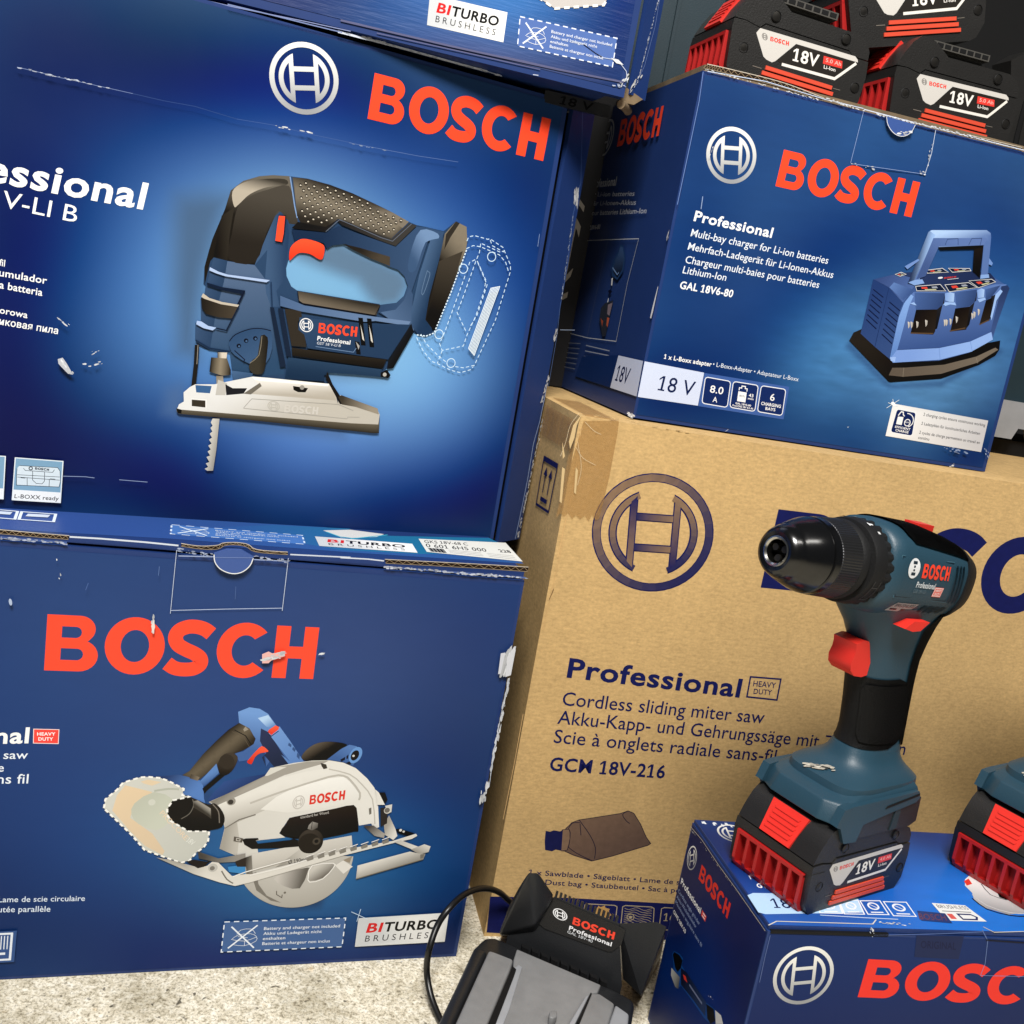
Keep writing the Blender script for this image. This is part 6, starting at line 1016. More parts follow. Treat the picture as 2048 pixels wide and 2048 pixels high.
# printed grinder
I.poly([(200.7,67.1),(214.1,76.5),(213.8,71.6),(213.5,66.7),(218.5,64.6),(219.8,57.5),(227.6,48.6),(237.8,44.5),(222.8,25.9),(206,22.9),(190.1,30.9),(188.8,39.7),(194,49.1),(194.4,58.4)],(226,226,226),(150,150,152),[(213.2,61.9)][0],[(203,27.1)][0]); I.poly([(198,64.6),(205,68.6),(203,61.3),(196.1,58.5)],(216,64,52)); I.poly([(219.6,55.1),(228.6,49.8),(239.7,46.9),(234,39.8),(221.1,40.2),(214.7,44.5)],(18,18,20)); I.line([(188.8,42),(191.7,28.8),(206.7,21.9),(219.2,21.4)],1.3,(28,30,36),smooth=2); I.line([(192.3,46.7),(195.1,33.4),(209.4,25.3),(221.9,24.7)],1.0,(190,190,192),smooth=2); I.line([(211.5,61.8),(209,47.6),(218.7,41.3)],.8,(60,60,64),smooth=2)
I.build('printed_picture', wl_)
I=Ink(tplane(WH+.003),.3)
for x in range(5): I.poly([(5+x*10,131),(8+x*10,131),(7.5+x*10,134),(5.5+x*10,134)],(226,232,240))
for q in [(7.8,132.4),(15,130.9),(22,129.9),(29.4,129.5)]: I.poly([(q[0]-.9,q[1]-2),(q[0]+.9,q[1]-2),(q[0]+.6,q[1]+2),(q[0]-.6,q[1]+2)],(226,232,240))
I.build('perforation', wl_)
I=Ink(tplane(WH+.003),.5)
I.line([(0.3,1.6),(8.6,6.2),(82.3,6.3),(88.3,11.6)],.8,(206,202,194)); I.line([(172.1,6.8),(176.7,0.9),(204.4,2.9)],.8,(196,192,182))
for k in range(5): I.chips(*[(87.9,8.5),(112.6,6.5)],5,1.2,86+k,col=(226,232,240))
I.build('worn_edge', wl_)
bm=boxbm(.002,.0915,-.0006,.0016,WH-.0012,WH+.0008); from_bm('raw_edge_or_gap',bm,'dark',wl_)  # near-black strip painting the shaded gap under the lid, no board edge

# ================================================================ CARTON AT THE TOP OF THE LEFT STACK
top = empty('carton', 'dented blue carton at the very top of the left stack, corner torn', 'carton',
            frame(0.0317, 0.8641, 0.7317, 0.3058), 'blue cartons')
carton(top, [(-640,0),(-13,1),(-13,298),(-640,298)], .22, 'blue')
pb=boxbm(-.64,-.001,-.0005,.009,.001,.298); bevel(pb,.004,3); fp=from_bm('front_panel',pb,'blue',top,smooth=40)
DT=Matrix.Translation((.003,.004,0)) @ Matrix.Rotation(R(30),4,'Z')
fb=boxbm(.004,.024,0,.004,.006,.298,bev=.0015); ef=from_bm('end_flap',fb,'blue',top,smooth=40); ef.matrix_local=DT
Ct=[(p,c) for p,c in zip([(-300.4,2.1),(-222.5,10.1),(-185.2,11.8),(-109.1,25.7),(-45.1,14.4),(-11.5,18),(-112.1,43),(-32.6,58.1),(-145.1,3.1),(-84.8,3.8),(-259.5,15.1),(-209.2,47.7),(-116.9,70.3),(-18.8,94.3)],[(50,56,98),(50,64,108),(48,84,142),(54,96,158),(54,70,116),(36,52,100),(66,112,176),(38,60,116),(74,76,112),(72,74,108),(52,66,112),(50,76,132),(72,124,186),(38,58,112)])]  # grey-violet samples near the bottom paint in the sheen of the gloss
sheet([(-560,7),(-6,7),(-7,290),(-560,290)],100,50,Ct,22,[],fplane(),'printed_face',top,material='glossprint',off=.8,streak=.07,seed=9)
I=Ink(fplane(),.95)
turbo(I,[(-166.9,39.1),(-106.3,40.5),(-105.9,19),(-165.9,17.6)])
notice(I,[(-96,39.9),(-15.7,42.5),(-15.3,21.2),(-94.4,19)],(86,112,172),(226,232,244),4.0)
gp=[(-87.1,63.9),(-85,56.6),(-70,51.8),(-31.4,63.4),(-28.9,69.9),(-30.4,77.5)]; I.poly(gp,(192,186,182)); I.dashes([(-85,56.6),(-70,51.8),(-31.4,63.4),(-28.3,70.8)],1.8,(240,238,232),4.4,3.4)
I.line([(-52.7,32.4),(-43.6,32.5),(-33.6,28.7),(-23.8,26.1),(-14.6,26.8),(-8.7,24.7),(-3.1,20.5),(-0.7,12.7)],.5,(190,200,220)); I.line([(-42,31.9),(-32,28.2),(-25.4,26.4)],.6,(24,30,50)); I.poly([(-17.9,27.4),(-11.6,27.5),(-6.3,24.6),(-12.6,24.5)],(214,216,220)); I.chips(*[(-6.2,8.8),(-0.2,18.3)],16,1.6,91); I.chips(*[(-12.5,8.8),(-0.6,8.6)],8,1.4,92,col=(180,190,212))
I.line([(-78.6,1.4),(-74.2,1.8)],.6,(190,196,210)); I.line([(-340.2,-2.8),(-303,-2.5),(-251.8,-0.4),(-221.1,0.4)],.6,(130,140,180))
for P,w_ in (([(-229.3,6.1),(-146.8,7.1),(-59,9.5),(-3.7,12.1)],1.4),([(-202,3.5),(-132.2,5.2),(-73.5,6.3)],.8),([(-103.7,8.9),(-43.8,10.1),(-10,12.1)],1.0)): I.line(P,w_,(92,94,126))  # streaks of the same painted sheen along the bottom
I.build('printed_graphics', top)
EI=Ink(lambda u,v,h:(u,-h,v),.1)
EI.chips(*[(16.9,82.8),(10.3,21.2)],90,.9,93,col=(190,198,214),spread=.5); EI.chips(*[(11.6,22.9),(1.8,7.8)],20,1.8,94,col=(222,222,220)); EI.line([(17.4,84.3),(18.1,62.4),(14.1,30.6),(6.5,11.8)],.4,(110,130,180)); EI.build('worn_edge', ef)
# torn corner: raw board curling out, and the printed underside
ub=bmesh.new()
P=[(-1.2,7.8),(2.9,10.7),(18.6,5),(11.7,-0.6),(0.6,-0.9)]
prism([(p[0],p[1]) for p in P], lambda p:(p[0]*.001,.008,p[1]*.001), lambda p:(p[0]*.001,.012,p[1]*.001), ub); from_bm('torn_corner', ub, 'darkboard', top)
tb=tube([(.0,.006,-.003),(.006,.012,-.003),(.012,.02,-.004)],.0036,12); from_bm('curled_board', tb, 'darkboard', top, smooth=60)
sb=boxbm(-.058,.0,.03,.034,-.0105,-.001); lb_=from_bm('hanging_flap', sb, 'slate', top)  # slate colour and dark lettering hold the shade beneath the carton
I=Ink(lambda u,v,h:(u,.0298-h,v),.1); I.text('18 V',[(-45,-9),(-16,-9),(-44,-2.5)],(10,10,12),.02); I.build('printed_graphics', lb_)

# ================================================================ BATTERY PACKS
MM=.001
def yprism(pts, y0, y1, bm=None): return prism(pts, lambda p:(p[0]*MM,y0*MM,p[1]*MM), lambda p:(p[0]*MM,y1*MM,p[1]*MM), bm)
def battery(root, ah, rail=True, kids=True, top_shell=True):
    """a battery pack, front with the red button at x = 0, label side at y = 0 (all in mm, base at z = 0)"""
    low=[(12,0),(100,0),(106,2),(113,12),(114,30),(112.5,41),(98.5,41),(95,44),(24,44),(20.5,40.5),(8,42.5),(-1,42),(-1.5,34.8),(6,34),(7,6)]
    bm=yprism(low,1.2,74.8); bevel(bm,.0022,2,20); [yprism([(-1.5,36),(1,10),(6,3),(12,.2),(13.5,.3),(13.5,36)],ya,yb,bm) for ya,yb in ((.9,6.2),(69.8,75.1))]
    from_bm('shell',bm,'black',root,smooth=35)
    up=[(-1,43),(8.5,43.3),(20.3,41.4),(24,45),(95,45),(98.9,42),(112.5,42),(112,48),(108,54),(100,57.5),(42,57.5),(31,64.5),(22,68.5),(15,67.5),(9,62),(3.5,53)]
    bm=yprism(up,2,74); bevel(bm,.0026,2,20); from_bm('upper_shell',bm,'black',root,smooth=35)
    if rail:
        bm=boxbm(24*MM,84*MM,14*MM,62*MM,57*MM,62*MM); boxbm(22*MM,82*MM,7*MM,69*MM,63.5*MM,68.5*MM,bm); boxbm(24*MM,80*MM,12*MM,64*MM,61.9*MM,63.6*MM,bm)
        from_bm('contact_rail',bm,'rail',root)
        bm=bmesh.new()
        for k in range(8): boxbm((26+k*7)*MM,(31.5+k*7)*MM,6.7*MM,7.0*MM,64.6*MM,67.6*MM,bm)
        sl=from_bm('rail_slots',bm,'dark',root); sl['kind']='stuff'
    # side label, lettering, stripes
    I=Ink(lambda u,v,h:(u,.0012-h,v),.12)
    LG=(206,202,196)
    I.poly([(18.1,36.7),(20.3,40.5),(100.7,42),(103.5,40.2),(104.2,38.5),(51.1,37.7),(38.1,22.2),(35.7,20.7),(30.9,21.4),(28,22.8)],LG)
    I.poly([(52,37.3),(103.5,37.9),(89.1,22.5),(42.4,22.1),(39.6,22.9)],(42,39,36))
    I.line([(43.8,21.5),(88.6,22.8),(92.9,27.1),(103,37.6)],2.0,(232,228,220))
    I.emblem(*[(25.3,35.9),(27.7,35.9),(24.6,38.2)],(128,124,120),thick=.2); I.word([(30.2,34.3),(45.7,34.9),(29.7,37.2)],(228,70,58))
    I.text('18V',[(51,26.3),(72.7,27),(50.3,34.7)],(240,236,228),.03)
    I.poly([(75.3,35.7),(91.3,36.1),(92.5,31.1),(76.1,30.4)],(226,66,58)); I.text(ah,[(77.9,32.2),(91,32.5),(77.7,34.8)],(244,180,170),.015); I.text('Li-Ion',[(77.7,27.4),(87.7,27.6),(77.3,29.8)],(236,232,226),.02)
    I.line([(21.3,14.6),(28.7,14.6)],.5,(120,112,104)); I.line([(89.4,16.1),(95.5,16.3)],.5,(110,104,96))
    I.build('label',root,'decal')
    bm=bmesh.new()
    for k,(z0,xa,xb) in enumerate(((14.6,31.5,88),(10.6,29.5,90),(6.6,27.5,92))): boxbm(xa*MM,xb*MM,.1*MM,3*MM,z0*MM,(z0+2.7)*MM,bm)
    bevel(bm,.0008,2); st=from_bm('side_stripes',bm,'stripe',root,smooth=40); st['kind']='stuff'
    for x,z in ((11,24.5),(30.5,51.5),(90,51.5),(107,21)):
        bm=bmesh.new(); ring=[(math.cos(2*math.pi*k/14),math.sin(2*math.pi*k/14)) for k in range(14)]
        loft([[((x+r*c)*MM,y*MM,(z+r*s)*MM) for c,s in ring] for r,y in ((3.9,.9),(3.5,.6),(3.2,1.3))],bm,caps=False)
        b2=bmesh.new(); loft([[((x+r*c)*MM,y*MM,(z+r*s)*MM) for c,s in ring] for r,y in ((3.2,1.0),(1.2,.7))],b2)
        sc=from_bm('screw',bm,'dark',root,smooth=40); from_bm('screw_head',b2,'screw',sc,smooth=40)
    # front: red grille and release button
    bm=bmesh.new(); ys=[8,18.6,29.2,39.8,50.4,61]
    prof=[(-.8,33),(-.8,9),(3.5,1.5),(8,1.5),(8,33)]
    yprism([(5,32.5),(5.2,9),(6.5,4),(9,3),(9,32.5)],6.5,69.5,bm)
    boxbm(-3.4*MM,6*MM,6*MM,70*MM,31.4*MM,34*MM,bm)
    for k in range(7):
        y=6+k*10.2; yprism([(-3.4,33),(-3.0,11),(-.5,6),(3.8,.6),(8,.6),(8,33)],y,y+2.6,bm)
    for k in range(6):
        y=8.6+k*10.2; yprism([(-1.6,8.0),(1.6,2.0),(8,1.6),(8,6)],y,y+7.6,bm)
    from_bm('vent_grille',bm,'darkred',root)
    bm=bmesh.new()
    b0=Vector((-.6,0,44.5)); b1=Vector((11.2,0,65.5)); d=(b1-b0).normalized(); nrm=Vector((-d.z,0,d.x))
    def P(t,h,y): q=b0.lerp(b1,t)+nrm*h; return (q.x*MM,y*MM,q.z*MM)
    def slab(t0,t1,y00,y01,y10,y11,h0,h1,bm): hexa(bm,[P(t0,h0,y00),P(t0,h0,y01),P(t1,h0,y11),P(t1,h0,y10),P(t0,h1,y00),P(t0,h1,y01),P(t1,h1,y11),P(t1,h1,y10)])
    slab(-.05,1.0,24,52,21,55,-4,1.6,bm); bevel(bm,.0012,2)
    bt=from_bm('release_button',bm,'red',root,smooth=40)
    bm=bmesh.new()
    for k in range(5):
        t=.12+k*.16; slab(t,t+.075,27,49,26,50,1.0,2.4,bm)
    rb=from_bm('button_ribs',bm,'red',bt); rb['kind']='stuff'
def packframe(P, yaw, tilt, S): return Matrix.Translation(P) @ Matrix.Rotation(yaw,4,'Z') @ Matrix.Rotation(-tilt,4,'Y') @ Matrix.Scale(S,4)
packs=[('black battery pack standing above the left corner of the charger carton', ((0.1141, 0.9335, 0.7757), 0.2848, -0.0395, 1.1872)),
       ('black battery pack standing behind the notched tab of the charger carton', ((0.2772, 0.9928, 0.7759), 0.2848, 0.0037, 1.1872)),
       ('black battery pack lying tilted on the others, cut off by the top of the picture', ((0.2336, 1.0059, 0.8365), 0.285, 0.2748, 1.2614))]
proto=empty('battery_pack',packs[0][0],'battery',group='battery packs on the charger carton'); battery(proto,'5.0 Ah')
def copy_tree(o,parent=None):
    c=o.copy(); COL.objects.link(c)
    if parent is not None: c.parent=parent
    for ch in list(o.children): copy_tree(ch,c)
    return c
for i,(lab,(P,yw,ti,S)) in enumerate(packs):
    o=proto if i==0 else copy_tree(proto)
    o['label']=lab; o.matrix_world=packframe(P,yw,ti,S)
# more packs sunk in the dark behind, only slivers of them show
for lab,P,yw,ti in (('shadowed battery pack in the gap between two lit packs, red front showing',(.255,1.06,.775),.30,0),('battery pack at the very back, glimpsed under the tilted pack',(.20,1.16,.80),.25,.1)):
    o=copy_tree(proto); o['label']=lab; o.matrix_world=packframe(P,yw,ti,1.19)

# ================================================================ DRILL
drl = empty('cordless_drill','teal and black cordless drill standing upright on its battery, chuck pointing left','drill',
            packframe((0.2454, 0.6299, 0.1823), 0.6204, 0, 0.973))
bat = bpy.data.objects.new('battery_pack', None); COL.objects.link(bat); bat.parent=drl
battery(bat,'4.0 Ah',rail=False)
for o in bat.children:
    if o.name.startswith('upper_shell'): o.name='upper_shell'
# axis of the motor body
AX0=Vector((-72,38,262.3)); AX1=Vector((130,38,245.2)); AD=(AX1-AX0).normalized(); AN=Vector((-AD.z,0,AD.x)); AL=Vector((0,1,0))
def ap(x,cx=0): return AX0+AD*((x-AX0.x)/AD.x)
def lathe(st,n=56,jit=None):
    rings=[]
    for x,r in st:
        c=ap(-72+(x+84)*.81 if x<28 else x); r=r*.94; rings.append([tuple((c+(AN*math.sin(2*math.pi*k/n)+AL*math.cos(2*math.pi*k/n))*(r if jit is None else r+jit*(k%2)))*MM) for k in range(n)])
    return rings
bm=loft(lathe([(-83.2,8.4),(-84.4,9.7),(-84.2,10.8),(-82.2,10.9)]),caps=False); loft(lathe([(-83.2,8.4),(-60,8.0)]),bm,caps=False); loft(lathe([(-60,8.0),(-60,.1)]),bm,caps=False)
jaw=from_bm('chuck_bore',bm,'steel',drl,smooth=40)
bm=bmesh.new()
for k in range(3):
    a=2*math.pi*k/3+.5; c=ap(-74); p=c+(AN*math.sin(a)+AL*math.cos(a))*4.6
    rr=[[tuple((ap(-72+(x+84)*.81)+(AN*math.sin(a)+AL*math.cos(a))*4.4+(AN*math.sin(t)+AL*math.cos(t))*2.4)*MM) for t in [2*math.pi*q/10 for q in range(10)]] for x in (-80,-62)]
    loft(rr,bm)
from_bm('chuck_jaws',bm,'screw',jaw,smooth=40)['kind']='stuff'
bm=loft(lathe([(-82,10.8),(-84.2,11.2),(-84.8,13.6),(-83.6,15.8),(-80,18.0),(-76,19.4),(-73,20.0),(-72,20.8),(-54,26.2),(-51,26.8)]),caps=False)
ck=from_bm('chuck',bm,'blackgloss',drl,smooth=35)
bm=loft(lathe([(-51,26.6),(-50.4,25.9),(-48.6,25.9),(-48,27.2),(-41.5,27.6),(-41,27.0)]),caps=False); from_bm('chuck_ring',bm,'blackgloss',ck,smooth=35)
bm=loft(lathe([(-41,27.0),(-40.5,27.6),(-16.5,28.6),(-15.5,28.0)],n=180,jit=.32),caps=False); from_bm('knurled_sleeve',bm,'sleeve',ck,smooth=20)
bm=loft(lathe([(-15.5,28.0),(-13,29.3),(-9,29.4),(-8,27.2),(-3,27.0),(-2.4,30.6),(0,31.4),(10,32.0),(12,31.8)]),caps=False); tc_=from_bm('torque_collar',bm,'rubber',drl,smooth=35)
rg=lathe([(12,31.8),(13,31.6),(25,32.4),(27,31.4)],n=72)
def ridged(rings): 
    out=[]
    for i,r in enumerate(rings):
        c=sum((Vector(p) for p in r),Vector())/len(r); out.append([tuple(c+(Vector(p)-c)*(1.0 if k%3 else .955)) for k,p in enumerate(r)])
    return out
bm=loft(ridged(rg),caps=False); from_bm('grip_ridges',bm,'rubber',tc_)
I=Ink(lambda u,v,h:tuple((ap(-72+(u*1000+84)*.81)+(AN*math.sin(v)+AL*math.cos(v))*(30.1+h*1000))*MM),.2)
def arcbox(x0,x1,a0,a1,col):
    n=6; I.add([(x,R(a)*1000) for x in (x0,x1) for a in [a0+(a1-a0)*i/n for i in range(n+1)]],[(i,i+1,n+2+i,n+1+i) for i in range(n)],col)
for k in range(5): arcbox(3.4,7.4,88-k*17,84.8-k*17,(150,150,150)); arcbox(2.6,3.1,90-k*17,82-k*17,(96,96,96))
arcbox(3,9.5,112,109,(236,236,236)); arcbox(3,5,113.5,107.5,(236,236,236)); arcbox(7,10,128,124,(206,206,206))
for a,b in (((2,12),(200,224)),): 
    pass
I.build('scale_marks',tc_,'decal')
I=Ink(lambda u,v,h:tuple((ap(-72+(u*1000+84)*.81)+(AN*math.sin(v)+AL*math.cos(v))*(30.1+h*1000))*MM),.2)
for a,b in (((2,12),(200,224)),):
    arcbox(2,2.6,a[0]+190,a[1]+214,(70,70,70)); arcbox(9.4,10,a[0]+190,a[1]+214,(70,70,70)); arcbox(2,10,201,202.4,(70,70,70)); arcbox(2,10,224,225.6,(70,70,70))
I.build('collar_mark',tc_,'decal')
# lettering round the chuck
I=Ink(lambda u,v,h:tuple((ap(-72+(u*1000+84)*.81)+(AN*math.sin(v)+AL*math.cos(v))*(25.3+h*1000))*MM),.2)
def ringtext(t,x,a0,a1,hgt):
    vs,fs=glyphs(t,.0); I.add([(x+hgt*(1-q[1]) ,R(a0+(a1-a0)*q[0])*1000) for q in vs],fs,(150,150,148))
ringtext('AUTO-LOCK',-47.2,150,96,4.4); ringtext('GRIP',-47.2,215,190,4.4)
I.build('chuck_lettering',ck,'decal')
# motor housing: rounded sections along the axis
def sections(st,n=40,e=2.6):
    rings=[]
    for x,ry,rzu,rzd,dz in st:
        c=ap(x)+AN*dz; r=[]
        for k in range(n):
            t=2*math.pi*k/n; cy,sz=math.cos(t),math.sin(t); rz=rzu if sz>0 else rzd
            r.append(tuple((c+AL*ry*math.copysign(abs(cy)**(2/e),cy)+AN*rz*math.copysign(abs(sz)**(2/e),sz))*MM))
        rings.append(r)
    return rings
HS=[(11,28,28,28,0),(14,31,31.5,32,0),(24,32.3,32,34,0),(60,32.5,31.5,35,0),(88,32,27.5,34.5,0),(104,30.8,24,33,0),(116,27.5,19.5,29,0),(125,21,13.5,22,0),(129,9,6,10,0)]
bm=loft(sections(HS)); hs=from_bm('motor_housing',bm,'teal',drl,smooth=50)
# rubber cover: top strip and rounded back
def patch(st,a0,a1,off,n=18,e=2.6):
    rings=[]
    for x,ry,rzu,rzd,dz,w0,w1 in st:
        c=ap(x)+AN*dz; r=[]
        for k in range(n+1):
            t=R(a0+w0+(a1-w1-a0-w0)*k/n); cy,sz=math.cos(t),math.sin(t); rz=(rzu if sz>0 else rzd)+off
            r.append(tuple((c+AL*(ry+off)*math.copysign(abs(cy)**(2/e),cy)+AN*rz*math.copysign(abs(sz)**(2/e),sz))*MM))
        rings.append(r)
    bm=bmesh.new(); vr=[[bm.verts.new(p) for p in r] for r in rings]
    for i in range(len(vr)-1):
        for j in range(n): bm.faces.new((vr[i][j],vr[i][j+1],vr[i+1][j+1],vr[i+1][j]))
    ret=bmesh.ops.solidify(bm,geom=bm.faces[:],thickness=.0018); return bm
bm=patch([(27,32.3,32,34,0,18,18),(33,32.3,32,34,0,4,4),(60,32.5,31.5,35,0,0,0),(88,32,27.5,34.5,0,0,0),(104,30.8,24,33,0,0,0),(110,29.2,21.8,31,0,-8,-8)],34,146,1.3)
from_bm('rubber_cover',bm,'rubber',drl,smooth=50)
bm=loft(sections([(101,32.6,26.2,35,0),(106,31.8,25,34,0),(117,28.7,20.7,30.2,0),(126,22,14.5,23,0),(131,9.5,7,10.5,0)])); from_bm('rear_cover',bm,'rubber',drl,smooth=50)
bm=boxbm(-9*MM,10*MM,-6*MM,6*MM,0,4.5*MM,bev=.0015)
sw=from_bm('speed_switch',bm,'red',drl,smooth=40); c=ap(72)+AN*29.5; sw.matrix_local=Matrix.Translation(c*MM)@Matrix.Rotation(math.atan2(-AD.z,AD.x),4,'Y')
# raised side panel
def sp(x,a,off=.0,e=2.6):
    """a point on the label side of the housing; a is the height along the section, -1..1"""
    return None
st0=[(14,31,31.5,32),(24,32.3,32,34),(60,32.5,31.5,35),(88,32,27.5,34.5),(104,30.8,24,33)]
def hp(x,z,off):
    """point on the label side: x along the axis, z mm above the axis"""
    i=0
    while i<len(st0)-2 and x>st0[i+1][0]: i+=1
    a,b=st0[i],st0[i+1]; t=(x-a[0])/(b[0]-a[0]); ry=a[1]+(b[1]-a[1])*t; rz=(a[2]+(b[2]-a[2])*t) if z>0 else (a[3]+(b[3]-a[3])*t)
    s=min(.97,abs(z)/rz); y=ry*(1-s**2.6)**(1/2.6)
    return tuple((ap(x)+AN*z-AL*(y+off))*MM)
def hpatch(x0,x1,z0,z1,off,nx=10,nz=8,skew=0):
    bm=bmesh.new(); g=[[bm.verts.new(hp(x0+(x1-x0)*i/nx+skew*j/nz,z0+(z1-z0)*j/nz,off)) for i in range(nx+1)] for j in range(nz+1)]
    for j in range(nz):
        for i in range(nx): bm.faces.new((g[j][i],g[j][i+1],g[j+1][i+1],g[j+1][i]))
    bmesh.ops.solidify(bm,geom=bm.faces[:],thickness=.0015); return bm
pn=hs
bm=bmesh.new()
for k in range(3):
    b2=hpatch(85.5+k*4.6,87.6+k*4.6,-16,12,1.0,nx=2,skew=-3); me=bpy.data.meshes.new('t'); b2.to_mesh(me); b2.free(); bm.from_mesh(me); bpy.data.meshes.remove(me)
from_bm('rear_ribs',bm,'teal',drl,smooth=50)['kind']='stuff'
bm=bmesh.new()
for k in range(4):
    b2=hpatch(56+k*8,60.5+k*8,-27+k*.5,-20,.8,nx=3,skew=6); me=bpy.data.meshes.new('t'); b2.to_mesh(me); b2.free(); bm.from_mesh(me); bpy.data.meshes.remove(me)
from_bm('cooling_ribs',bm,'teal',drl,smooth=50)['kind']='stuff'
I=Ink(lambda u,v,h:hp(u*1000,v*1000,.25+h*1000),.1)
I.line([(21,-15.5),(84,-15.5),(80,14),(17,14)],.5,(66,98,114),closed=True); I.line([(21.8,-14.6),(83,-14.6),(79.2,13.2),(18,13.2)],.35,(18,34,44),closed=True)
I.ellipse((31.5,6.5),(38,6.5),(31.5,13.5),(226,228,230)); I.poly([(29.3,9.5),(34,9.5),(34,11.6),(29.3,11.6)],(40,52,62)); I.poly([(29.3,1.6),(34,1.6),(34,3.8),(29.3,3.8)],(40,52,62)); I.poly([(30.6,4.6),(32.6,4.6),(32.6,8.6),(30.6,8.6)],(40,52,62))
I.word([(42.5,.6),(76,.6),(42.2,10.6)],(238,72,50)); I.text('Professional',[(39.5,-6.4),(62,-6.4),(39.4,-2.2)],(220,226,230),.02); I.text('GSB 18V-55',[(38.6,-10.4),(53,-10.4),(38.5,-7.9)],(96,116,128),.0)
I.poly([(62,-12),(73,-12),(73.6,-4.8),(62.6,-4.8)],(232,120,110)); I.line([(62.7,-11.3),(72.4,-11.3),(72.9,-5.5),(63.2,-5.5)],.5,(244,220,216),closed=True); I.text('HEAVY',[(64.2,-8),(71.6,-8),(64.3,-6.3)],(250,235,232),.02); I.text('DUTY',[(64.6,-10.7),(71,-10.7),(64.7,-9)],(250,235,232),.02)
I.build('lettering',pn,'decal')
I=Ink(lambda u,v,h:hp(u*1000,v*1000,.4+h*1000),.1)
I.poly([(24,-26.5),(50,-26.5),(54,-19),(29,-19)],(158,164,168)); I.text('BRUSHLESS',[(29,-22.6),(51,-22.6),(29.6,-20)],(70,76,80),.0); I.line([(27.5,-24.9),(35,-24.9)],1.2,(40,44,48)); I.line([(40,-24.9),(48,-24.9)],1.2,(40,44,48))
I.build('badge',hs,'decal')
bm=yprism([(42,215.5),(51,220.5),(70,219),(61,213),(52,212.8)],7,20); bevel(bm,.0018,2,20); from_bm('direction_switch',bm,'red',drl,smooth=40)
# grip: rounded sections from the housing down to the foot
def ring(cx,cy,z,ax,ay,e=2.6,n=32,sx=0): return [((x+sx*(0))*MM,y*MM,z*MM) for x,y in superel(cx,cy,ax,ay,n,e)]
GR=[(66,228,54,28,2.8),(67,219,50,24,2.6),(70,208,43,20.5,2.6),(72,196,37,18.5,2.6),(73,182,32,17.5,2.6),(75.5,165,30,17,2.6),(79,145,28.5,17,2.6),(82,125,28,17,2.6),(82,116,28.5,17.5,2.6),(80,110,30,19,2.6)]
bm=loft([ring(cx,38,z,ax,ay,e) for cx,z,ax,ay,e in GR]); from_bm('grip',bm,'teal',drl,smooth=60)
FT=[(80,113,29,18,2.6),(79.5,109,30.2,19.2,2.6),(79,105,31.2,20.4,2.8),(78.2,101,33.2,22.8,3),(76.8,97.5,36.6,27,3.4),(74.8,94.5,41,31,4),(72.6,92,45.5,33,4.4),(72,84,46.5,33.5,4.5)]
bm=loft([ring(cx,38,z,ax,ay,e,n=48) for cx,z,ax,ay,e in FT]); 
ft=from_bm('foot',bm,'teal',drl,smooth=32)
# facets and side skirts of the foot
bm=bmesh.new()
for p in ((9,16,70),(9,60,70),(15,3,70),(15,73,70),(24,.8,70),(24,75.2,70),(112,1,74),(112,75,74),(111,4,70),(111,72,70),(14.5,18,84),(14.5,58,84),(21,6,84.5),(21,70,84.5),(27,3,85),(27,73,85),(106,3,88),(106,73,88),(35,27,88.8),(35,49,88.8),(44,14,91),(44,62,91),(60,10,94),(60,66,94),(102,12,97),(102,64,97)): bm.verts.new(tuple(q*MM for q in p))
bmesh.ops.convex_hull(bm,input=bm.verts[:]); bmesh.ops.dissolve_limit(bm,angle_limit=R(3),verts=bm.verts[:],edges=bm.edges[:]); bevel(bm,.0016,3,8); from_bm('foot_base',bm,'teal',ft,smooth=26)
bm=yprism([(11,72),(16,70),(24,57),(38,56),(42,69),(72,73.5),(102,77.5),(106,81),(103,86.5),(24,85.5),(16,84.5)],-.6,6); bevel(bm,.0014,2); from_bm('foot_skirt',bm,'teal',ft,smooth=30)
bm=yprism([(11,72),(16,70),(24,57),(38,56),(42,69),(72,73.5),(102,77.5),(106,81),(103,86.5),(24,85.5),(16,84.5)],70,76.6); bevel(bm,.0014,2); from_bm('foot_skirt',bm,'teal',ft,smooth=30)
bm=yprism([(36,57.5),(44,70),(72,76),(110,80),(111.5,60),(104,57)],1.0,75); bevel(bm,.0012,1); from_bm('foot_inset',bm,'slate',ft,smooth=30)
bm=yprism([(64,78.2),(104,83.2),(104,84.7),(66,80.2)],-1.0,2); from_bm('foot_slot',bm,'dark',ft)
bm=yprism([(78,57.8),(86,58.5),(86,76),(80,75)],.2,2); bevel(bm,.0006,1); from_bm('foot_clip',bm,'tealdark',ft)
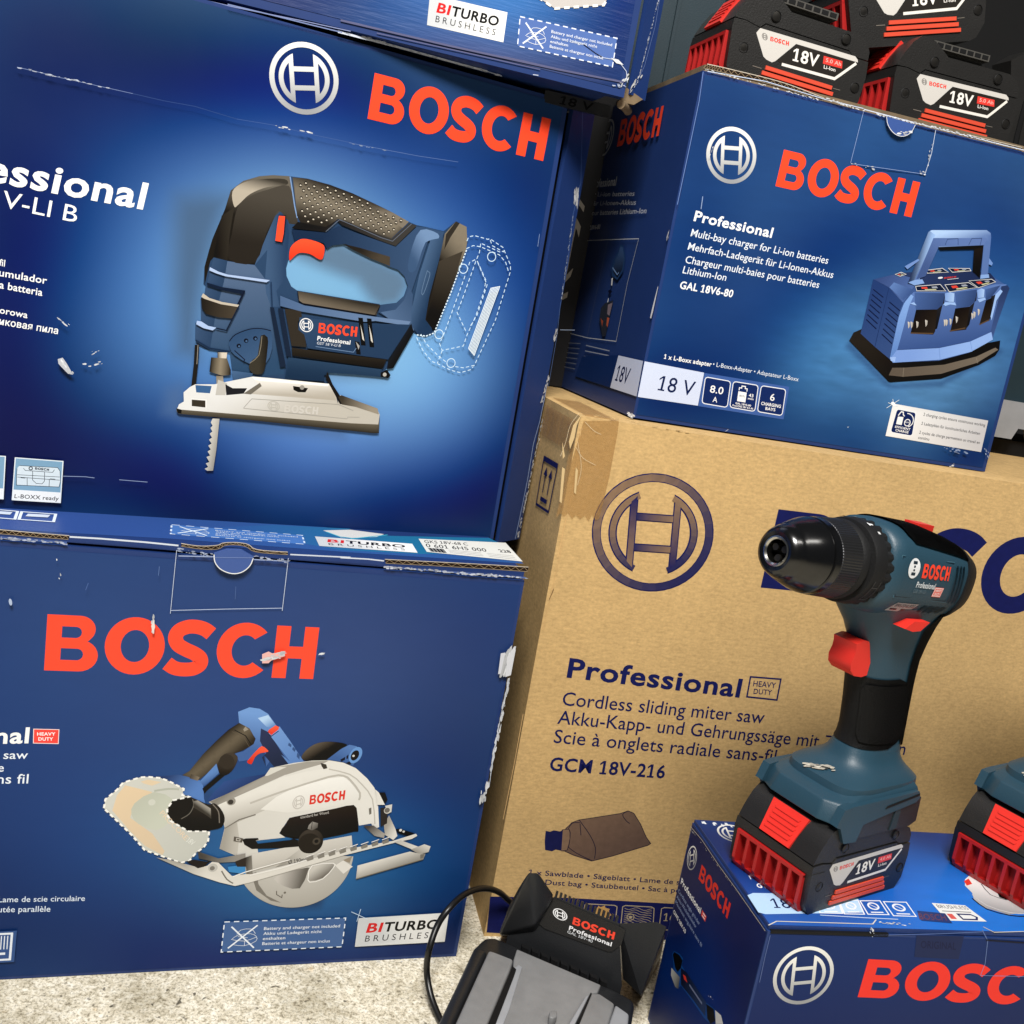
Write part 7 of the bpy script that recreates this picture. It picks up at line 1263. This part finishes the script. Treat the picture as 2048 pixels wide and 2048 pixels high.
# rubber on grip front and back
def gpatch(a0,a1,z0,z1,off,mat_,name):
    rs=[]
    for cx,z,ax,ay,e in GR:
        rs.append((cx,z,ax,ay,e))
    zs=[z0+(z1-z0)*i/16 for i in range(17)]; bm=bmesh.new(); g=[]
    for z in zs:
        for i in range(len(rs)-1):
            if rs[i][1]>=z>=rs[i+1][1]: break
        t=(rs[i][1]-z)/(rs[i][1]-rs[i+1][1]); cx,ax,ay=[rs[i][q]+(rs[i+1][q]-rs[i][q])*t for q in (0,2,3)]
        row=[]
        k_=abs((z-z0)/(z1-z0)-.5)*2; sh=1-.25*max(0,k_-.75)/.25
        am=(a0+a1)/2
        for k in range(17):
            th=R(am+(a0-am+(a1-a0)*k/16)*sh); c,s=math.cos(th),math.sin(th)
            row.append(bm.verts.new(((cx+(ax+off)*math.copysign(abs(c)**(2/2.6),c))*MM,(38+(ay+off)*math.copysign(abs(s)**(2/2.6),s))*MM,z*MM)))
        g.append(row)
    for i in range(16):
        for j in range(16): bm.faces.new((g[i][j],g[i][j+1],g[i+1][j+1],g[i+1][j]))
    bmesh.ops.solidify(bm,geom=bm.faces[:],thickness=.002); return from_bm(name,bm,mat_,drl,smooth=50)
gp=gpatch(112,292,170,114,.9,'rubber','front_rubber')
bm_=gpatch(196,284,165,119,2.2,'rubber','rubber_pad'); bm_.parent=gp
gpatch(-80,66,222,114,1.0,'rubber','back_rubber')
# trigger
bm=bmesh.new(); tr=[(23,197),(31,199),(45,197),(44,172),(38,171),(29,172.5),(23.5,177),(22,183),(24,189),(24,193)]
yprism(tr,28,48,bm); bevel(bm,.004,3,20); from_bm('trigger',bm,'red',drl,smooth=45)
# torn sticker on the foot
I=Ink(lambda u,v,h:(.026+u*.62-h*.78,.038-v,.0905+u*.78+h*.62) if False else (u,.038-v,h),.2); I.chips((-11,1),(11,-1),44,2.6,5,col=(200,194,180),spread=.9); I.chips((-8,0),(10,0),6,2.0,6,col=(70,70,66),spread=.8)
stk=I.build('torn_sticker',ft,'decal'); stk.matrix_local=Matrix.Translation((33*MM,.002,95.2*MM))@Matrix.Translation((0,.038,0))@Matrix.Rotation(R(-24),4,'Y')@Matrix.Rotation(R(-62),4,'Z')@Matrix.Translation((0,-.038,0))

# second tool at the right edge: only its foot and pack reach into the picture
d2=empty('impact_driver','short nosed teal tool at the right edge, only foot and red fronted pack in view','drill',None,'cordless tools standing on the front carton'); drl['group']='cordless tools standing on the front carton'
for ch in list(drl.children):
    if ch.name.split('.')[0] not in ('chuck','chuck_bore','torque_collar'): copy_tree(ch,d2)
bm=loft(lathe([(-30,8),(-30,10),(-12,14),(-6,24),(14,30)])); nz_=from_bm('nose',bm,'rubber',d2,smooth=40)
d2.matrix_world=packframe((0.4319, 0.686, 0.1823), 0.6004, 0, 0.973)

# ================================================================ CHARGER IN FRONT
def world(pts): return pts
def zpoly(lst): return [(p[0]*MM,p[1]*MM,p[2]*MM) for p in lst]
cgr = empty('battery_charger','black and grey battery charger on the floor in front, with a loop of cable','charger', Matrix.Translation((0.1122, 0.787, 0.0)))
CO = Vector(cgr.location)
def loc3(p): return tuple(Vector(p)-CO)
def lifted(pts, z): return [loc3((p[0]*MM,p[1]*MM,z*MM)) for p in pts]
def solid(name, top, zb, material, parent, bev=.002, smooth=30, grow=0):
    """a block: its upper outline (local points), dropped to height zb"""
    bm=bmesh.new(); a=[bm.verts.new(p) for p in top]; c=Vector((sum(p[0] for p in top)/len(top),sum(p[1] for p in top)/len(top),0))
    b=[bm.verts.new((p[0]+(p[0]-c.x)*grow,p[1]+(p[1]-c.y)*grow,zb*MM)) for p in top]; n=len(top)
    bm.faces.new(a); bm.faces.new(b[::-1])
    for i in range(n): bm.faces.new((a[i],b[i],b[(i+1)%n],a[(i+1)%n]))
    bmesh.ops.recalc_face_normals(bm,faces=bm.faces)
    if bev: bevel(bm,bev,3,20)
    return from_bm(name,bm,material,parent,smooth)
# body below the rails
body=lifted([(38.5,750.4),(47.5,753),(63.7,746.6),(108.7,727.5),(146.4,712.7),(162,703.9),(158,681.5),(136,627.5),(16.2,599.4),(11.8,621.6),(20.6,684.6),(30.7,733.9)],46)
solid('body',body,0,'slate',cgr,.006,40,.02)
# raised back: panel slopes up to the rear edge between two ears
B0=lifted([(62.2,753.8),(149.8,717.1)],47); 
pn=lifted([(82.3,762),(86.9,752.1),(94.8,746.1)],62)
bk=[]
rear=lifted([(89.4,752.3),(142,730.5)],92)
q=lifted([(57.6,754.4),(151.9,716)],47)
bm=bmesh.new(); dn=[(p[0]+.004,p[1]+.03,.02) for p in rear]
hexa(bm,[q[0],q[1],rear[1],rear[0],(q[0][0],q[0][1],.02),(q[1][0],q[1][1],.02),dn[1],dn[0]]); bevel(bm,.002,2,20); bkp=from_bm('raised_back',bm,'slate',cgr,smooth=30)
# plane of the raised back, for the panel and its lettering
E0,E1,E3=Vector(q[0]),Vector(q[1]),Vector(rear[0]); bu=(E1-E0).normalized(); bn=bu.cross(E3-E0).normalized(); bv=bn.cross(bu)
def bl(p,h=0): return tuple(E0+bu*p[0]*MM+bv*p[1]*MM+bn*h)
pp=[(28.8,45),(93.5,43.9),(93.5,31.1),(87.6,23.1),(84.4,21.8),(29.4,18.8),(24,20.6),(22.4,24)]
bm=bmesh.new(); prism(pp,lambda p:bl(p,.0002),lambda p:bl(p,.0016),bm); bevel(bm,.0008,2); pnl=from_bm('name_panel',bm,'black',bkp,smooth=30)
I=Ink(lambda u,v,h:bl((u*1000,v*1000),.0018+h),.05)
I.emblem(*[(39,34.8),(45.3,35.4),(37.6,39)],(240,240,240),thick=.15); I.word([(50.7,31.3),(86.7,32.6),(50.6,37.3)],(236,74,54)); I.text('Professional',[(49.1,26.1),(86,26.9),(49.1,29.4)],(240,240,240),.03); I.text('GAL 18V-40',[(48.5,23),(70.5,23.5),(48.6,25.3)],(210,212,214),.004)
I.build('lettering',pnl,'decal')
# ears
def ear(outer, name):
    bm=bmesh.new(); vs=[bm.verts.new(p) for p in outer]; bmesh.ops.convex_hull(bm,input=vs); bevel(bm,.003,3,20); return from_bm(name,bm,'slate',cgr,smooth=40)
ear(lifted([(62.6,738.1),(71.4,740.9)],118)+lifted([(88.7,746.9),(58.4,749.3),(68.4,751.4)],96)+lifted([(55,764.1),(75.1,763.2),(77.7,741.5)],70)+lifted([(58.1,756.3),(80.4,757.1),(50.1,754.5)],47)+lifted([(56,802.4),(90.4,834.6)],20)+lifted([(55.1,816.7),(60.9,826.4),(93.3,843.9)],3),'ear')
ear(lifted([(168.1,716.2),(175.1,712.1)],108)+lifted([(142,730.5),(164.9,717.5),(172.9,711.2)],92)+lifted([(159.9,737.6),(178.1,740.9)],60)+lifted([(153.7,724.7),(166.5,708.6),(153,746.7)],47)+lifted([(173.2,833.7),(198.2,809.1)],20)+lifted([(181.8,767.6),(205,828.7),(172.3,780.9)],3),'ear')
# black side rail shoulders
solid('side_shoulder',lifted([(30.4,727.8),(42.6,727.7),(35,694.2),(22.4,636.7),(16,594.8),(5.2,592.2),(12.1,640.1),(21.2,682.6)],50),2,'slate',cgr,.004,40,.03)
# grey sliding surface: two rails and the middle plate
solid('rail',lifted([(42.3,717.8),(47.6,716.7),(62.4,711.8),(60.2,698.8),(46,634.3),(37.4,591.7),(14.9,586.4),(23.2,628.6)],57),30,'grey',cgr,.002,30)
solid('rail',lifted([(123.8,687.7),(130.7,689.2),(142,680.4),(135.6,656.5),(121.4,608.8),(100.5,604),(112.2,650.2)],57),30,'grey',cgr,.002,30)
solid('middle_plate',lifted([(65.6,735.6),(134.1,709),(130.9,699.4),(125.2,696.8),(107.6,657.7),(92.3,610.1),(42.8,598.5),(51.1,643.8),(63.2,709.9),(63.3,720.8)],50),30,'grey',cgr,.0012,30)
solid('recessed_plate',lifted([(67.7,714.7),(70.5,712.1),(62.2,661.5),(58.3,644.3),(52.4,642.9),(63.1,708.5)],51),48,'lightgrey',cgr,.0006,30)
solid('end_block',lifted([(143.8,686.5),(154,678.2),(146.2,622.9),(124.6,617.9),(136.9,662.5)],52),10,'lightgrey',cgr,.002,30)
solid('guide_strip',lifted([(119.6,684.1),(123.1,687.6),(110.4,651),(96.9,604.3),(93.6,603.5),(105.8,649.9)],56),48,'lightgrey',cgr,.0008,30)
# groove between rail and plate
solid('groove',lifted([(62.7,708.2),(65.5,705.6),(64.1,697.9),(52.2,640.3),(43.4,595.3),(38.4,594.1),(46.9,639)],53),50,'dark',cgr,0)
solid('groove',lifted([(123.5,687),(124.2,685.5),(113.7,650.6),(111.7,650.1)],58),50,'dark',cgr,0)
solid('latch_stud',lifted([(91.3,658.4),(94.2,661.3),(97.2,660.6),(97,654.7),(94.1,651.9),(91.1,652.6)],57),50,'grey',cgr,.001,30)
g_=bmesh.new()
for k in range(9):
    a=Vector(lifted([(72.1,741.5)],49)[0]).lerp(Vector(lifted([(136.1,716.1)],49)[0]),k/8); d=(Vector(lifted([(136.1,716.1)],49)[0])-Vector(lifted([(72.1,741.5)],49)[0])).normalized(); w_=Vector((d.y,-d.x,0))
    t=[a-d*.0035-w_*.0018,a+d*.003-w_*.0018,a+d*.0045+w_*.0022,a-d*.001+w_*.0022]; hexa(g_,[tuple(p+Vector((0,0,.0004))) for p in t]+[tuple(p+Vector((0,0,-.004))) for p in t])
from_bm('air_slots',g_,'dark',cgr)['kind']='stuff'
# toothed rear edge
t_=bmesh.new(); r0,r1=Vector(rear[0]),Vector(rear[1])
for k in range(15):
    a=r0.lerp(r1,(k+.15)/15); b=r0.lerp(r1,(k+.6)/15); up=bv*.005
    hexa(t_,[tuple(a-up*.3),tuple(b-up*.3),tuple(b+up),tuple(a+up)]+[tuple(p+Vector((0,.004,-.002))) for p in (a-up*.3,b-up*.3,b+up,a+up)])
from_bm('rear_teeth',t_,'slate',bkp)['kind']='stuff'

# ================================================================ CABLE
cpts=[(p[0]*MM,p[1]*MM,z*MM) for p,z in zip([(105,823.6)]+[(61.3,812.6)]+[(45.3,795.6)]+[(30.3,780.3)]+[(16,759.4)]+[(5.7,741.7)]+[(-1.6,733.3)]+[(-4.8,721.9)]+[(-3.8,722.4)]+[(2.8,711.6)]+[(12.7,696.3)]+[(23.8,677.8)]+[(35.8,659.4)],(8,40,60,70,75,72,60,45,25,12,5,4,4))]
bm=tube([tuple(p) for p in catmull(cpts,10)],.0027,12); cb=from_bm('power_cable',bm,'cable',None,smooth=60)
cb['label']='black power cable looping up from behind the charger across the left carton'; cb['category']='cable'

# ================================================================ THINGS IN THE DARK BEHIND
def case(name,label,cat,mw,w_,d_,h_,material):
    e=empty(name,label,cat,mw); bm=boxbm(0,w_,0,d_,0,h_,bev=.006,seg=3); from_bm('shell',bm,material,e,smooth=40); return e
# dark slate case standing behind the gap between the stacks
c1=case('tool_case','tall dark slate tool case standing behind the gap above the charger carton','tool case',frame(-0.208,1.10,.48,.28),.42,.2,.55,'tealdark')
bm=boxbm(.30,.304,-.003,.01,.02,.53,bev=.001); from_bm('edge_rib',bm,'tealdark',c1); bm=boxbm(.355,.41,-.012,.01,.1,.52,bev=.004); from_bm('side_grip',bm,'tealdark',c1,smooth=40)
# black carton with a big pale emblem, behind the jigsaw carton
c2=empty('carton','black carton with part of a big pale emblem, wedged in behind the left stack','carton',frame(0.0109, 1.0638,.4806,.3))
bm=boxbm(-.2,.06,.001,.2,0,.30,bev=.003); M['blackcarton']=mat('black_carton',(26,26,28),.5,mottle=.1); from_bm('body',bm,'blackcarton',c2,smooth=40)
# teal case with a silver latch rail at the right edge
c3=empty('tool_case','teal tool case with a silver latch rail, half hidden at right','tool case',frame(0.5802, 1.2683,0.4984,.285))
bm=boxbm(-.12,.3,.004,.2,.046,.17,bev=.006,seg=3); from_bm('shell',bm,'tealdark',c3,smooth=40)
bm=bmesh.new(); prism([(-.1,.046),(-.1,.0),(.012,.0),(.018,.014),(.05,.014),(.056,.0),(.25,.0),(.25,.046)],lambda p:(p[0],-.008,p[1]),lambda p:(p[0],.02,p[1]),bm); bevel(bm,.002,2); from_bm('latch_rail',bm,'lightgrey',c3,smooth=40)
bm=boxbm(-.10,.28,-.004,.03,.150,.19,bev=.006,seg=3); from_bm('grey_band',bm,'grey',c3,smooth=40)
bm=boxbm(.05,.12,-.008,.0,.152,.176,bev=.002); from_bm('red_catch',bm,'darkred',c3,smooth=40)
bm=boxbm(-.12,.3,.012,.2,-.03,-.003,bev=.002); from_bm('lower_shell',bm,'dark',c3)
# another black tool standing at the right edge beside the packs
c4=empty('tool_holder','flat black plastic holder with an oval cut-out, standing at the right edge behind the packs','tool holder',frame(0.4379, 1.187,.775,.285))

out=[(0.0,.085),(.018,.108),(.012,.128),(.03,.142),(.2,.17),(.2,0.0),(.04,0.0),(.03,.04)]
bm=bmesh.new(); prism(out,lambda p:(p[0],0,p[1]),lambda p:(p[0],.03,p[1]),bm); bevel(bm,.003,2); from_bm('plate',bm,'black',c4,smooth=40)
bm=bmesh.new(); prism([(x*.001,y*.001) for x,y in superel(66,72,26,44,24,4)],lambda p:(p[0],-.0015,p[1]),lambda p:(p[0],.004,p[1]),bm); from_bm('recess_edge',bm,'dark',c4)
bm=bmesh.new(); prism([(x*.001,y*.001) for x,y in superel(68,72,23,40,24,4)],lambda p:(p[0],-.003,p[1]),lambda p:(p[0],.003,p[1]),bm); bevel(bm,.001,1); from_bm('oval_pad',bm,'black',c4,smooth=40)
I=Ink(lambda u,v,h:(u,.001-h,v),.2)
EC=(170,164,152)
I.poly([(-1.7,190.8),(2.8,189.3),(8.8,184),(8.6,178.2),(4.1,182.7),(-1.6,185.8)],EC); I.poly([(-0.9,174.1),(4.2,169.3),(8.5,163.9),(8.3,153),(5.3,159.4),(3.6,161.4),(2.6,114.1),(8.3,122.1),(7,113.2),(0.7,104.3)],EC); I.poly([(1.4,93.7),(7.5,97.9),(7.3,91.9),(1.3,87.7)],EC)
I.build('printed_emblem',c2,'decal')
